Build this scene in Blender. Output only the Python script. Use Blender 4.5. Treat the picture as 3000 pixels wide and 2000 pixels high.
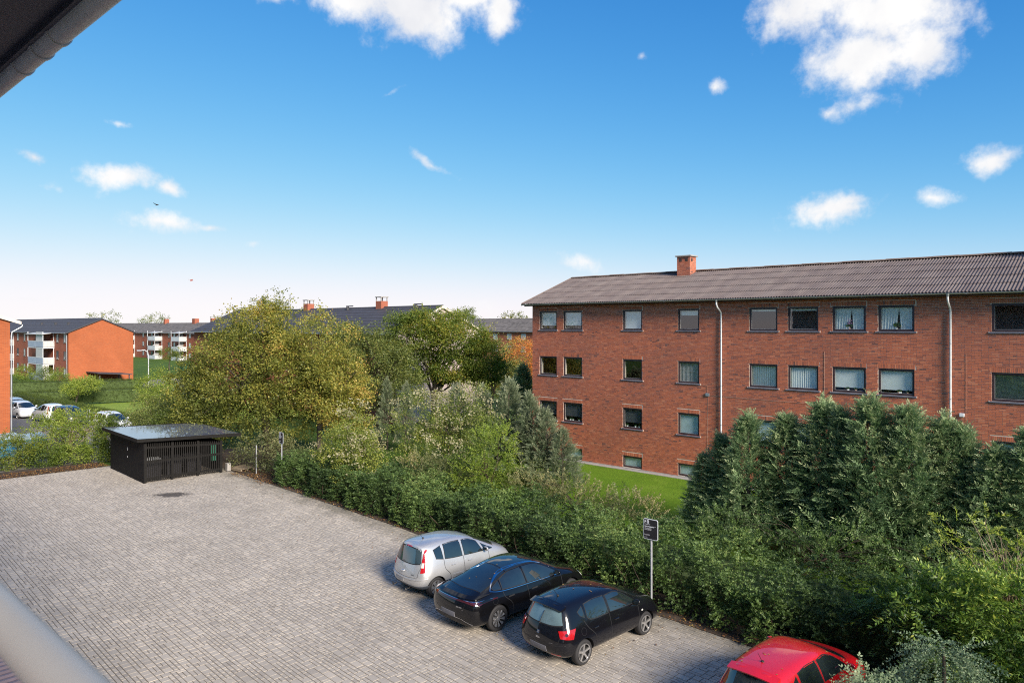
import bpy, bmesh, math, random
import numpy as np
from mathutils import Vector, Matrix, Euler
from mathutils.bvhtree import BVHTree

for o in list(bpy.data.objects):
    bpy.data.objects.remove(o)
scene = bpy.context.scene
COL = scene.collection
R = math.radians

# ------------------------------------------------------------------ camera
cam_d = bpy.data.cameras.new('camera')
cam = bpy.data.objects.new('camera', cam_d)
COL.objects.link(cam)
cam.location = (0.0, 0.0, 8.15)
cam.rotation_euler = (R(90), 0, R(132 - 90))
cam_d.sensor_width = 36.0
cam_d.lens = 36.0 * 2100 / 3000
cam_d.shift_y = -45 / 3000
cam_d.clip_start = 0.05
cam_d.clip_end = 4000
cam_d.dof.use_dof = True
cam_d.dof.focus_distance = 26.0
cam_d.dof.aperture_fstop = 5.6
scene.camera = cam

# ------------------------------------------------------------------ light
SUN_AZ, SUN_EL = R(-16), R(27)          # azimuth counted from +X towards +Y
sun_d = bpy.data.lights.new('sun', 'SUN')
sun_d.energy = 3.8
sun_d.angle = R(18.0)
sun_d.color = (1.0, 0.90, 0.78)
sun = bpy.data.objects.new('sun', sun_d)
COL.objects.link(sun)
sdir = Vector((math.cos(SUN_EL) * math.cos(SUN_AZ), math.cos(SUN_EL) * math.sin(SUN_AZ), math.sin(SUN_EL)))
sun.rotation_euler = sdir.to_track_quat('Z', 'Y').to_euler()
sun.location = (30, 10, 40)

world = bpy.data.worlds.new('World')
scene.world = world
world.use_nodes = True
world.cycles.sampling_method = 'MANUAL'
world.cycles.sample_map_resolution = 256
vs = scene.view_settings
scene.display_settings.display_device = 'sRGB'
vs.view_transform = 'Standard'
vs.look = 'None'
vs.exposure = 1.0
vs.gamma = 1.0
vs.use_curve_mapping = False
scene.cycles.use_denoising = False
scene.cycles.pixel_filter_type = 'BLACKMAN_HARRIS'
scene.cycles.filter_width = 1.1
scene.cycles.max_bounces = 8
scene.cycles.transparent_max_bounces = 12
scene.cycles.diffuse_bounces = 3
scene.cycles.caustics_reflective = False
scene.cycles.caustics_refractive = False
scene.cycles.sample_clamp_indirect = 6.0


def build_sky():
    nt = world.node_tree
    nt.nodes.clear()
    N, L = nt.nodes.new, nt.links.new
    out = N('ShaderNodeOutputWorld')
    bg = N('ShaderNodeBackground')
    L(bg.outputs[0], out.inputs[0])
    sky = N('ShaderNodeTexSky')
    sky.sky_type = 'NISHITA'
    sky.sun_disc = False
    sky.sun_elevation = SUN_EL
    sky.sun_rotation = math.pi / 2 - SUN_AZ
    sky.air_density = 0.82
    sky.dust_density = 0.0
    sky.ozone_density = 3.2
    # film-like response of the sky, the same function in every direction
    sep = N('ShaderNodeSeparateColor'); L(sky.outputs[0], sep.inputs[0])
    hs = N('ShaderNodeCombineColor')
    for ch, (gain, gam) in enumerate(((.060, 1.90), (.158, 1.25), (.300, 1.12))):
        pw = N('ShaderNodeMath'); pw.operation = 'POWER'; pw.inputs[1].default_value = gam; L(sep.outputs[ch], pw.inputs[0])
        ml = N('ShaderNodeMath'); ml.operation = 'MULTIPLY'; ml.inputs[1].default_value = -gain; L(pw.outputs[0], ml.inputs[0])
        ex = N('ShaderNodeMath'); ex.operation = 'EXPONENT'; L(ml.outputs[0], ex.inputs[0])
        sb = N('ShaderNodeMath'); sb.operation = 'MULTIPLY_ADD'; sb.inputs[1].default_value = -5.0; sb.inputs[2].default_value = 5.0; L(ex.outputs[0], sb.inputs[0])
        L(sb.outputs[0], hs.inputs[ch])
    tc = N('ShaderNodeTexCoord')
    # cumulus: each cloud is a soft ellipsoid of directions, broken up by fractal noise
    F, YH = 2100.0, 955.0
    A = R(132)
    v = Vector((math.cos(A), math.sin(A), 0)); r = Vector((math.sin(A), -math.cos(A), 0))
    def direction(px, py):
        return (v + r * ((px - 1500) / F) + Vector((0, 0, (YH - py) / F))).normalized()
    clouds = [  # bearing and height (as seen from the balcony), half width, half height, tilt, strength
        (1050, -8, 145, 76, 12, 1.25), (1210, 35, 195, 108, 4, 1.35), (1350, -25, 190, 95, 0, 1.3), (1462, 30, 68, 100, 0, 1.25),
        (800, -14, 70, 26, 0, .8),
        (2390, 0, 185, 120, -14, 1.25), (2600, 20, 225, 165, 0, 1.35), (2520, 165, 170, 105, -8, 1.25), (2680, 120, 110, 120, 0, 1.15),
        (2510, 318, 90, 34, -8, .62), (2420, 335, 26, 26, 0, .55), (2090, 250, 34, 26, 20, .85), (2440, 620, 140, 46, 0, .9), (2390, 640, 90, 26, 0, .8), (2480, 600, 60, 30, 0, .8),
        (2735, 578, 72, 24, 4, .85), (2930, 455, 88, 42, -6, .92), (350, 520, 112, 42, -4, 1.05), (492, 553, 42, 23, 0, .9),
        (478, 652, 96, 40, 3, 1.05), (628, 668, 44, 13, 5, .62), (1265, 478, 86, 22, 26, .72), (750, 712, 34, 15, 0, .6),
        (1715, 760, 76, 30, 8, .62), (1415, 882, 60, 26, 6, .5), (110, 462, 34, 16, 20, .55), (340, 355, 26, 9, 0, .45), (1140, 275, 30, 10, -20, .45),
        (120, 860, 110, 10, 2, .42), (175, 552, 30, 12, 0, .4), (1865, 182, 16, 16, 0, .5)]
    rng = random.Random(5)
    items = []
    for (px, py, a, b, tilt, amp) in clouds:
        c = direction(px, py)
        items.append((c, a / F, b / F, tilt, amp))
    for i in range(18):   # added larger clouds out of view, to brighten and whiten the ambient light
        az = R(132) + R(rng.uniform(48, 312)); el = R(rng.uniform(12, 75))
        c = Vector((math.cos(el) * math.cos(az), math.cos(el) * math.sin(az), math.sin(el)))
        s = rng.uniform(.16, .40)
        items.append((c, s, s * rng.uniform(.35, .6), rng.uniform(-10, 10), rng.uniform(.8, 1.1)))
    warp = N('ShaderNodeTexNoise'); warp.inputs['Scale'].default_value = 9.0; warp.inputs['Detail'].default_value = 3
    L(tc.outputs['Generated'], warp.inputs['Vector'])
    wsub = N('ShaderNodeVectorMath'); wsub.operation = 'SUBTRACT'; wsub.inputs[1].default_value = (.5, .5, .5)
    L(warp.outputs['Color'], wsub.inputs[0])
    wsc = N('ShaderNodeVectorMath'); wsc.operation = 'SCALE'; wsc.inputs['Scale'].default_value = 0.05
    L(wsub.outputs[0], wsc.inputs[0])
    dirw = N('ShaderNodeVectorMath'); dirw.operation = 'ADD'
    L(tc.outputs['Generated'], dirw.inputs[0]); L(wsc.outputs[0], dirw.inputs[1])
    last = None
    for (c, a, b, tilt, amp) in items:
        right = Vector((c.y, -c.x, 0)).normalized()
        up = right.cross(c).normalized()
        t = R(tilt)
        e1 = right * math.cos(t) - up * math.sin(t); e2 = up * math.cos(t) + right * math.sin(t)
        M = Matrix((e1, e2, e1.cross(e2))).transposed()
        mp = N('ShaderNodeMapping'); mp.vector_type = 'TEXTURE'
        mp.inputs['Location'].default_value = c
        mp.inputs['Rotation'].default_value = M.to_euler('XYZ')
        mp.inputs['Scale'].default_value = (a, b, .3)
        L(dirw.outputs[0], mp.inputs['Vector'])
        ln = N('ShaderNodeVectorMath'); ln.operation = 'LENGTH'
        L(mp.outputs[0], ln.inputs[0])
        ma = N('ShaderNodeMath'); ma.operation = 'MULTIPLY_ADD'
        L(ln.outputs['Value'], ma.inputs[0]); ma.inputs[1].default_value = -amp; ma.inputs[2].default_value = amp
        if last is None:
            last = ma.outputs[0]
        else:
            mx = N('ShaderNodeMath'); mx.operation = 'SMOOTH_MAX'; mx.inputs[2].default_value = .12
            L(last, mx.inputs[0]); L(ma.outputs[0], mx.inputs[1]); last = mx.outputs[0]
    n1 = N('ShaderNodeTexNoise'); n1.inputs['Scale'].default_value = 30; n1.inputs['Detail'].default_value = 8; n1.inputs['Roughness'].default_value = .62
    L(tc.outputs['Generated'], n1.inputs['Vector'])
    m1 = N('ShaderNodeMath'); m1.operation = 'MULTIPLY_ADD'; m1.inputs[1].default_value = 1.9; m1.inputs[2].default_value = -.92
    L(n1.outputs[0], m1.inputs[0])
    ad = N('ShaderNodeMath'); ad.operation = 'ADD'; L(last, ad.inputs[0]); L(m1.outputs[0], ad.inputs[1])
    al = N('ShaderNodeMapRange'); al.interpolation_type = 'SMOOTHSTEP'
    al.inputs['From Min'].default_value = .02; al.inputs['From Max'].default_value = 1.0
    L(ad.outputs[0], al.inputs['Value'])
    # cloud body: bright tops, faint grey-violet hollows
    n2 = N('ShaderNodeTexNoise'); n2.inputs['Scale'].default_value = 11; n2.inputs['Detail'].default_value = 5
    L(tc.outputs['Generated'], n2.inputs['Vector'])
    cr = N('ShaderNodeValToRGB')
    cr.color_ramp.elements[0].position = .36; cr.color_ramp.elements[0].color = (4.25, 4.3, 4.5, 1)
    cr.color_ramp.elements[1].position = .6; cr.color_ramp.elements[1].color = (5.15, 5.1, 5.05, 1)
    L(n2.outputs[0], cr.inputs[0])
    mix = N('ShaderNodeMix'); mix.data_type = 'RGBA'
    L(al.outputs[0], mix.inputs[0]); L(hs.outputs[0], mix.inputs[6]); L(cr.outputs[0], mix.inputs[7])
    L(mix.outputs[2], bg.inputs['Color'])
    bg.inputs['Strength'].default_value = 0.1


build_sky()

# ------------------------------------------------------------------ helpers
def tag(o, label=None, cat=None, group=None, kind=None):
    if label: o['label'] = label
    if cat: o['category'] = cat
    if group: o['group'] = group
    if kind: o['kind'] = kind
    return o


def empty(name, loc=(0, 0, 0), rz=0.0):
    o = bpy.data.objects.new(name, None)
    o.location = loc; o.rotation_euler = (0, 0, rz)
    o.empty_display_size = .2
    COL.objects.link(o)
    return o


def link(name, me, mat=None, parent=None, loc=None, rot=None, smooth=False):
    if mat is not None and len(me.materials) == 0:
        me.materials.append(mat)
    o = bpy.data.objects.new(name, me)
    COL.objects.link(o)
    if parent is not None: o.parent = parent
    if loc is not None: o.location = loc
    if rot is not None: o.rotation_euler = rot
    if smooth:
        me.shade_smooth()
    return o


def np_mesh(name, verts, quads=None, tris=None, attr=None, smooth=False):
    me = bpy.data.meshes.new(name)
    verts = np.asarray(verts, np.float32)
    nq = 0 if quads is None else len(quads); ntr = 0 if tris is None else len(tris)
    me.vertices.add(len(verts)); me.vertices.foreach_set('co', verts.ravel())
    loops = []
    if nq: loops.append(np.asarray(quads, np.int32).ravel())
    if ntr: loops.append(np.asarray(tris, np.int32).ravel())
    loops = np.concatenate(loops)
    me.loops.add(len(loops)); me.loops.foreach_set('vertex_index', loops)
    starts = np.concatenate([np.arange(nq, dtype=np.int32) * 4, nq * 4 + np.arange(ntr, dtype=np.int32) * 3]).astype(np.int32)
    me.polygons.add(nq + ntr); me.polygons.foreach_set('loop_start', starts)
    me.update(calc_edges=True)
    me.validate(clean_customdata=False)
    if attr is not None:
        for k, val in attr.items():
            a = me.attributes.new(k, 'FLOAT', 'POINT')
            a.data.foreach_set('value', np.asarray(val, np.float32))
    me.polygons.foreach_set('use_smooth', np.full(nq + ntr, bool(smooth)))
    return me


class MB:
    """collects boxes, bars, tubes and prisms into one mesh"""
    def __init__(s): s.v = []; s.f = []
    def add(s, vs, fs):
        n = len(s.v); s.v.extend([tuple(p) for p in vs]); s.f.extend([tuple(i + n for i in f) for f in fs]); return s
    def box(s, x0, x1, y0, y1, z0, z1):
        vs = [(x, y, z) for z in (z0, z1) for y in (y0, y1) for x in (x0, x1)]
        return s.add(vs, [(0, 2, 3, 1), (4, 5, 7, 6), (0, 1, 5, 4), (2, 6, 7, 3), (0, 4, 6, 2), (1, 3, 7, 5)])
    def tube(s, pts, rad, n=8, cap=True):
        pts = [Vector(p) for p in pts]
        rads = rad if isinstance(rad, (list, tuple)) else [rad] * len(pts)
        up = Vector((0, 0, 1)); base = len(s.v); prev = None
        for i, p in enumerate(pts):
            d = (pts[min(i + 1, len(pts) - 1)] - pts[max(i - 1, 0)])
            if d.length < 1e-9: d = Vector((0, 0, 1))
            d.normalize()
            a = prev if prev is not None else (d.cross(up) if abs(d.dot(up)) < .95 else d.cross(Vector((1, 0, 0))))
            a = (a - d * a.dot(d)).normalized(); prev = a
            b = d.cross(a)
            for k in range(n):
                t = 2 * math.pi * k / n
                s.v.append(tuple(p + (a * math.cos(t) + b * math.sin(t)) * rads[i]))
        for i in range(len(pts) - 1):
            for k in range(n):
                a0 = base + i * n + k; a1 = base + i * n + (k + 1) % n
                s.f.append((a0, a1, a1 + n, a0 + n))
        if cap:
            s.f.append(tuple(base + k for k in reversed(range(n)))); e = base + (len(pts) - 1) * n
            s.f.append(tuple(e + k for k in range(n)))
        return s
    def prism(s, poly, axis, a0, a1):
        """poly in the two other axes (x,y,z order), extruded along axis"""
        def mk(p, a):
            return (a, p[0], p[1]) if axis == 0 else ((p[0], a, p[1]) if axis == 1 else (p[0], p[1], a))
        n = len(poly)
        vs = [mk(p, a0) for p in poly] + [mk(p, a1) for p in poly]
        return s.add(vs, [tuple(range(n))[::-1], tuple(range(n, 2 * n))] + [(i, (i + 1) % n, n + (i + 1) % n, n + i) for i in range(n)])
    def mesh(s, name, fix=True):
        me = bpy.data.meshes.new(name); me.from_pydata(s.v, [], s.f)
        if fix:
            bm = bmesh.new(); bm.from_mesh(me); bmesh.ops.recalc_face_normals(bm, faces=bm.faces); bm.to_mesh(me); bm.free()
        me.update(); return me
    def build(s, name, mat, parent=None, loc=None, rot=None, smooth=False, bevel=0):
        me = s.mesh(name)
        if bevel:
            bm = bmesh.new(); bm.from_mesh(me)
            bmesh.ops.bevel(bm, geom=list(bm.edges), offset=bevel, segments=2, affect='EDGES', clamp_overlap=True, profile=.6)
            bm.to_mesh(me); bm.free()
        o = link(name, me, mat, parent, loc, rot)
        if smooth:
            me.shade_smooth(); me.set_sharp_from_angle(angle=R(38))
        return o


def B(x0, x1, y0, y1, z0, z1): return MB().box(x0, x1, y0, y1, z0, z1)


def copy_tree(o, parent=None):
    c = o.copy(); COL.objects.link(c); c.parent = parent
    for ch in [k for k in bpy.data.objects if k.parent == o]:
        copy_tree(ch, c)
    return c


def sample_line(pts, n, smooth=True):
    pts = [np.array(p, float) for p in pts]
    if len(pts) == 2 or not smooth:
        d = [0]
        for a, b in zip(pts, pts[1:]): d.append(d[-1] + np.linalg.norm(b - a))
        out = []
        for t in np.linspace(0, d[-1], n):
            k = min(max(int(np.searchsorted(d, t) - 1), 0), len(pts) - 2)
            f = (t - d[k]) / max(d[k + 1] - d[k], 1e-9); out.append(pts[k] * (1 - f) + pts[k + 1] * f)
        return out
    P = [2 * pts[0] - pts[1]] + pts + [2 * pts[-1] - pts[-2]]
    out = []
    for t in np.linspace(0, len(pts) - 1, n):
        k = min(int(t), len(pts) - 2); f = t - k
        a, b, c, d = P[k:k + 4]
        out.append(.5 * ((2 * b) + (c - a) * f + (2 * a - 5 * b + 4 * c - d) * f * f + (3 * b - a - 3 * c + d) * f ** 3))
    return out


# ------------------------------------------------------------------ materials
def new_mat(name):
    m = bpy.data.materials.new(name); m.use_nodes = True
    nt = m.node_tree; p = nt.nodes['Principled BSDF']
    return m, nt, p


def setp(p, **kw):
    for k, val in kw.items():
        key = {'rough': 'Roughness', 'metal': 'Metallic', 'spec': 'Specular IOR Level', 'coat': 'Coat Weight', 'coatr': 'Coat Roughness', 'ior': 'IOR', 'trans': 'Transmission Weight', 'sheen': 'Sheen Weight'}[k]
        p.inputs[key].default_value = val


def ramp(nt, stops):
    r = nt.nodes.new('ShaderNodeValToRGB'); e = r.color_ramp.elements
    while len(e) < len(stops): e.new(.5)
    for i, (pos, c) in enumerate(stops):
        e[i].position = pos; e[i].color = (c[0], c[1], c[2], 1)
    return r


def noise(nt, scale, detail=4, rough=.55, coord='Object', vec=None, dim=None):
    n = nt.nodes.new('ShaderNodeTexNoise'); n.inputs['Scale'].default_value = scale
    n.inputs['Detail'].default_value = detail; n.inputs['Roughness'].default_value = rough
    if vec is None:
        t = nt.nodes.new('ShaderNodeTexCoord'); vec = t.outputs[coord]
    nt.links.new(vec, n.inputs['Vector'])
    return n


def bump(nt, p, src, strength=.3, dist=.01):
    b = nt.nodes.new('ShaderNodeBump'); b.inputs['Strength'].default_value = strength; b.inputs['Distance'].default_value = dist
    nt.links.new(src, b.inputs['Height']); nt.links.new(b.outputs[0], p.inputs['Normal']); return b


def plain(name, c, rough=.5, var=.12, scale=3.0, bmp=0.0, bscale=40, coord='Object', **kw):
    """one colour with soft procedural unevenness"""
    m, nt, p = new_mat(name)
    n = noise(nt, scale, 5, .6, coord)
    lo = tuple(max(0, x * (1 - var)) for x in c); hi = tuple(min(1, x * (1 + var)) for x in c)
    r = ramp(nt, [(.3, lo), (.7, hi)])
    nt.links.new(n.outputs[0], r.inputs[0]); nt.links.new(r.outputs[0], p.inputs['Base Color'])
    setp(p, rough=rough, **kw)
    if bmp:
        n2 = noise(nt, bscale, 4, .6, coord); bump(nt, p, n2.outputs[0], bmp, .01)
    return m


def mixc(nt, fac, a, b, blend='MIX'):
    m = nt.nodes.new('ShaderNodeMix'); m.data_type = 'RGBA'; m.blend_type = blend
    for inp, val in ((m.inputs[0], fac), (m.inputs[6], a), (m.inputs[7], b)):
        if hasattr(val, 'is_linked'): nt.links.new(val, inp)
        elif isinstance(val, (int, float)): inp.default_value = val
        else: inp.default_value = (*val, 1)
    return m.outputs[2]


def piece_mat(name, stops, rough, per_object, dirt=None, dirt_scale=.35, dirt_amt=.5, grain=60, bmp=.25, fine=.25):
    """bricks, pavers: a colour of its own for every piece, plus grain and blotches in world space"""
    m, nt, p = new_mat(name)
    if per_object:
        rnd = nt.nodes.new('ShaderNodeObjectInfo').outputs['Random']
    else:
        rnd = nt.nodes.new('ShaderNodeNewGeometry').outputs['Random Per Island']
    r = ramp(nt, stops); nt.links.new(rnd, r.inputs[0])
    geo = nt.nodes.new('ShaderNodeNewGeometry')
    g = noise(nt, grain, 5, .65, vec=geo.outputs['Position'])
    gr = ramp(nt, [(.3, (1 - fine,) * 3), (.7, (1 + fine * .5,) * 3)]); nt.links.new(g.outputs[0], gr.inputs[0])
    col = mixc(nt, 1.0, r.outputs[0], gr.outputs[0], 'MULTIPLY')
    if dirt:
        d = noise(nt, dirt_scale, 6, .62, vec=geo.outputs['Position'])
        dr = ramp(nt, [(.42, (0, 0, 0)), (.72, (dirt_amt,) * 3)]); nt.links.new(d.outputs[0], dr.inputs[0])
        col = mixc(nt, dr.outputs[0], col, dirt)
    nt.links.new(col, p.inputs['Base Color'])
    setp(p, rough=rough)
    bump(nt, p, g.outputs[0], bmp, .006)
    return m


def leaf_mat(name, stops, trans=.3, rough=.5):
    m, nt, p = new_mat(name)
    a = nt.nodes.new('ShaderNodeAttribute'); a.attribute_name = 'tint'
    r = ramp(nt, stops); nt.links.new(a.outputs['Fac'], r.inputs[0])
    nt.links.new(r.outputs[0], p.inputs['Base Color'])
    setp(p, rough=rough, spec=.35)
    t = nt.nodes.new('ShaderNodeBsdfTranslucent')
    hs = nt.nodes.new('ShaderNodeHueSaturation'); hs.inputs['Saturation'].default_value = 1.15; hs.inputs['Value'].default_value = 1.3
    nt.links.new(r.outputs[0], hs.inputs['Color']); nt.links.new(hs.outputs[0], t.inputs['Color'])
    mx = nt.nodes.new('ShaderNodeMixShader'); mx.inputs[0].default_value = trans
    nt.links.new(p.outputs[0], mx.inputs[1]); nt.links.new(t.outputs[0], mx.inputs[2])
    nt.links.new(mx.outputs[0], nt.nodes['Material Output'].inputs[0])
    return m


def glass_mat(name, tint=(.95, .98, .98), ior=2.0, rough=.01):
    m, nt, p = new_mat(name)
    tr = nt.nodes.new('ShaderNodeBsdfTransparent'); tr.inputs[0].default_value = (*tint, 1)
    gl = nt.nodes.new('ShaderNodeBsdfGlossy'); gl.inputs['Roughness'].default_value = rough; gl.inputs['Color'].default_value = (1, 1, 1, 1)
    n = noise(nt, 1.6, 2, .5)
    b = nt.nodes.new('ShaderNodeBump'); b.inputs['Strength'].default_value = .06; b.inputs['Distance'].default_value = .02
    nt.links.new(n.outputs[0], b.inputs['Height']); nt.links.new(b.outputs[0], gl.inputs['Normal'])
    fr = nt.nodes.new('ShaderNodeFresnel'); fr.inputs['IOR'].default_value = ior
    mx = nt.nodes.new('ShaderNodeMixShader')
    geo = nt.nodes.new('ShaderNodeNewGeometry'); inv = nt.nodes.new('ShaderNodeMath'); inv.operation = 'SUBTRACT'; inv.inputs[0].default_value = 1.0
    nt.links.new(geo.outputs['Backfacing'], inv.inputs[1]); mu = nt.nodes.new('ShaderNodeMath'); mu.operation = 'MULTIPLY'
    nt.links.new(fr.outputs[0], mu.inputs[0]); nt.links.new(inv.outputs[0], mu.inputs[1])
    nt.links.new(mu.outputs[0], mx.inputs[0]); nt.links.new(tr.outputs[0], mx.inputs[1]); nt.links.new(gl.outputs[0], mx.inputs[2])
    nt.links.new(mx.outputs[0], nt.nodes['Material Output'].inputs[0])
    return m


def brickwall_mat(name, c1, c2, mortar, axis='X'):
    """brickwork too far away to tell bricks apart: brick texture in world space"""
    m, nt, p = new_mat(name)
    geo = nt.nodes.new('ShaderNodeNewGeometry')
    sp = nt.nodes.new('ShaderNodeSeparateXYZ'); nt.links.new(geo.outputs['Position'], sp.inputs[0])
    ad = nt.nodes.new('ShaderNodeMath'); ad.operation = 'ADD'
    nt.links.new(sp.outputs[0], ad.inputs[0]); nt.links.new(sp.outputs[1], ad.inputs[1])
    cb = nt.nodes.new('ShaderNodeCombineXYZ'); nt.links.new(ad.outputs[0], cb.inputs[0]); nt.links.new(sp.outputs[2], cb.inputs[1])
    bt = nt.nodes.new('ShaderNodeTexBrick'); nt.links.new(cb.outputs[0], bt.inputs['Vector'])
    bt.inputs['Scale'].default_value = 1; bt.inputs['Brick Width'].default_value = .24; bt.inputs['Row Height'].default_value = .0667
    bt.inputs['Mortar Size'].default_value = .006; bt.inputs['Mortar Smooth'].default_value = .2; bt.inputs['Bias'].default_value = -.1
    bt.inputs['Color1'].default_value = (*c1, 1); bt.inputs['Color2'].default_value = (*c2, 1); bt.inputs['Mortar'].default_value = (*mortar, 1)
    n = noise(nt, .25, 6, .6, vec=geo.outputs['Position'])
    r = ramp(nt, [(.3, (.82, .82, .82)), (.7, (1.12, 1.1, 1.08))]); nt.links.new(n.outputs[0], r.inputs[0])
    col = mixc(nt, 1.0, bt.outputs['Color'], r.outputs[0], 'MULTIPLY')
    nt.links.new(col, p.inputs['Base Color']); setp(p, rough=.9, spec=.2)
    bump(nt, p, bt.outputs['Fac'], -.4, .01)
    return m


M = {}
BRICK = [(0, (.14, .065, .055)), (.035, (.30, .095, .060)), (.2, (.44, .125, .062)), (.8, (.52, .150, .072)), (1, (.58, .21, .11))]
M['brick'] = piece_mat('brick', BRICK, .85, False, dirt=(.22, .085, .06), dirt_scale=.33, dirt_amt=.45, grain=50)
M['brick_one'] = piece_mat('brick_one', BRICK, .85, True, dirt=(.22, .085, .06), dirt_scale=.33, dirt_amt=.45, grain=50)
M['mortar'] = plain('mortar', (.62, .51, .43), .95, .18, 2.0, .2)
M['concrete'] = plain('concrete', (.33, .31, .29), .9, .2, 2.5, .3)
M['roof_sheet'] = piece_mat('roof_sheet', [(0, (.118, .092, .086)), (1, (.138, .108, .100))], .72, True, dirt=(.24, .21, .19), dirt_scale=1.3, dirt_amt=.35, grain=30, bmp=.15)
M['ridge'] = piece_mat('ridge', [(0, (.16, .09, .06)), (1, (.22, .16, .13))], .8, True, dirt=(.25, .2, .16), dirt_scale=3, dirt_amt=.5, grain=30)
M['zinc'] = plain('zinc', (.42, .45, .48), .42, .15, 4, .05, metal=.7)
M['pipe_white'] = plain('pipe_white', (.66, .67, .70), .35, .1, 5)
M['soffit'] = plain('soffit', (.05, .035, .03), .8)
M['wframe'] = plain('wframe', (.040, .024, .028), .4, .2, 6)
M['slate'] = plain('slate', (.13, .14, .19), .45, .2, 6)
M['glass'] = glass_mat('glass')
M['curtain'] = plain('curtain', (.80, .82, .80), .9, .06, 5)
M['blind_dark'] = plain('blind_dark', (.07, .075, .085), .8, .15, 4)
M['blind_teal'] = plain('blind_teal', (.52, .63, .64), .85, .08, 3)
M['lace'] = plain('lace', (.30, .29, .30), .9, .45, 18)
M['room'] = plain('room', (.09, .085, .08), .9, .2, 1)
M['pot'] = plain('pot', (.45, .26, .18), .7); M['pot_white'] = plain('pot_white', (.75, .75, .73), .5)
M['flower_pink'] = plain('flower_pink', (.55, .25, .5), .6)
PAVE = [(0, (.36, .318, .268)), (.08, (.408, .362, .306)), (.5, (.435, .388, .328)), (.85, (.462, .412, .348)), (1, (.505, .445, .37))]
M['paver'] = piece_mat('paver', PAVE, .8, False, dirt=(.13, .115, .095), dirt_scale=.55, dirt_amt=.30, grain=90, bmp=.2, fine=.18)
M['paver_one'] = piece_mat('paver_one', PAVE, .8, True, dirt=(.13, .115, .095), dirt_scale=.55, dirt_amt=.30, grain=90, bmp=.2, fine=.18)
M['joint'] = plain('joint', (.105, .090, .072), .95, .3, 3, .3)
M['black_wood'] = plain('black_wood', (.009, .0085, .009), .7, .35, 14, .3, 60, spec=.12)
M['black_wood2'] = plain('black_wood2', (.013, .012, .011), .7, .35, 14, .3, 60, spec=.15)
M['galv'] = plain('galv', (.50, .51, .53), .45, .15, 8, metal=.5)
M['white_paint'] = plain('white_paint', (.52, .52, .51), .5, .06, 3)
M['balcony_blue'] = plain('balcony_blue', (.34, .40, .50), .5, .1, 3)
M['balcony_grey'] = plain('balcony_grey', (.62, .64, .66), .5, .08, 3)
M['dark_metal'] = plain('dark_metal', (.05, .048, .055), .45, .15, 5)
M['render_pink'] = plain('render_pink', (.62, .50, .46), .9, .08, 1.2, .2)
M['cream'] = plain('cream', (.66, .58, .48), .7, .1, 3)
M['bark'] = plain('bark', (.075, .058, .043), .95, .4, 6, .6, 25)
M['bark_light'] = plain('bark_light', (.26, .20, .13), .9, .3, 8, .4, 30)
M['twig'] = plain('twig', (.085, .055, .038), .9, .3, 6)

# ------------------------------------------------------------------ the lot's own axes (turned 3.4 degrees from the blocks)
LOT = R(-3.4)
def LW(p, q, z=0.0):
    c, s = math.cos(LOT), math.sin(LOT)
    return Vector((p * c - q * s, p * s + q * c, z))
def WL(x, y):
    c, s = math.cos(LOT), math.sin(LOT)
    return (x * c + y * s, -x * s + y * c)

def ground_h(x, y):
    t = np.clip((-np.asarray(x, float) - 58) / 45, 0, 1)
    return -0.9 * t * t * (3 - 2 * t)

def grass_mat(name, c_lo, c_mid, c_hi, stripe=0.0):
    m, nt, p = new_mat(name)
    geo = nt.nodes.new('ShaderNodeNewGeometry')
    n = noise(nt, .35, 6, .65, vec=geo.outputs['Position'])
    n2 = noise(nt, 14, 6, .8, vec=geo.outputs['Position'])
    r = ramp(nt, [(.3, c_lo), (.52, c_mid), (.75, c_hi)]); nt.links.new(n.outputs[0], r.inputs[0])
    r2 = ramp(nt, [(.3, (.55, .6, .5)), (.7, (1.3, 1.25, 1.2))]); nt.links.new(n2.outputs[0], r2.inputs[0])
    col = mixc(nt, 1.0, r.outputs[0], r2.outputs[0], 'MULTIPLY')
    if stripe:
        w = nt.nodes.new('ShaderNodeTexWave'); w.inputs['Scale'].default_value = .32; w.inputs['Distortion'].default_value = .6
        w.bands_direction = 'X'; nt.links.new(geo.outputs['Position'], w.inputs['Vector'])
        r3 = ramp(nt, [(.35, (1 - stripe,) * 3), (.65, (1 + stripe,) * 3)]); nt.links.new(w.outputs[0], r3.inputs[0])
        col = mixc(nt, 1.0, col, r3.outputs[0], 'MULTIPLY')
    nt.links.new(col, p.inputs['Base Color']); setp(p, rough=.9, spec=.15)
    bump(nt, p, n2.outputs[0], .7, .06)
    return m

M['grass'] = grass_mat('grass', (.045, .085, .018), (.075, .135, .022), (.105, .165, .03))
M['lawn_far'] = grass_mat('lawn_far', (.19, .27, .045), (.23, .32, .055), (.28, .36, .075), .10)
M['lawn_near'] = grass_mat('lawn_near', (.085, .175, .012), (.12, .22, .016), (.17, .26, .035))
M['asphalt'] = plain('asphalt', (.20, .185, .17), .9, .18, .8, .3, 50)
M['soil'] = plain('soil', (.055, .038, .026), .95, .4, 2.5, .8, 20)

def sheet(name, x0, x1, y0, y1, mat, dz, nx=2, ny=2, kind='structure', rough_edge=0.0):
    xs = np.linspace(x0, x1, nx); ys = np.linspace(y0, y1, ny)
    X, Y = np.meshgrid(xs, ys, indexing='ij')
    Z = ground_h(X, Y) + dz
    v = np.stack([X, Y, Z], -1).reshape(-1, 3)
    i = np.arange(nx * ny).reshape(nx, ny)
    q = np.stack([i[:-1, :-1], i[1:, :-1], i[1:, 1:], i[:-1, 1:]], -1).reshape(-1, 4)
    o = link(name, np_mesh(name, v, q, smooth=True), mat)
    tag(o, kind=kind)
    return o

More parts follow.
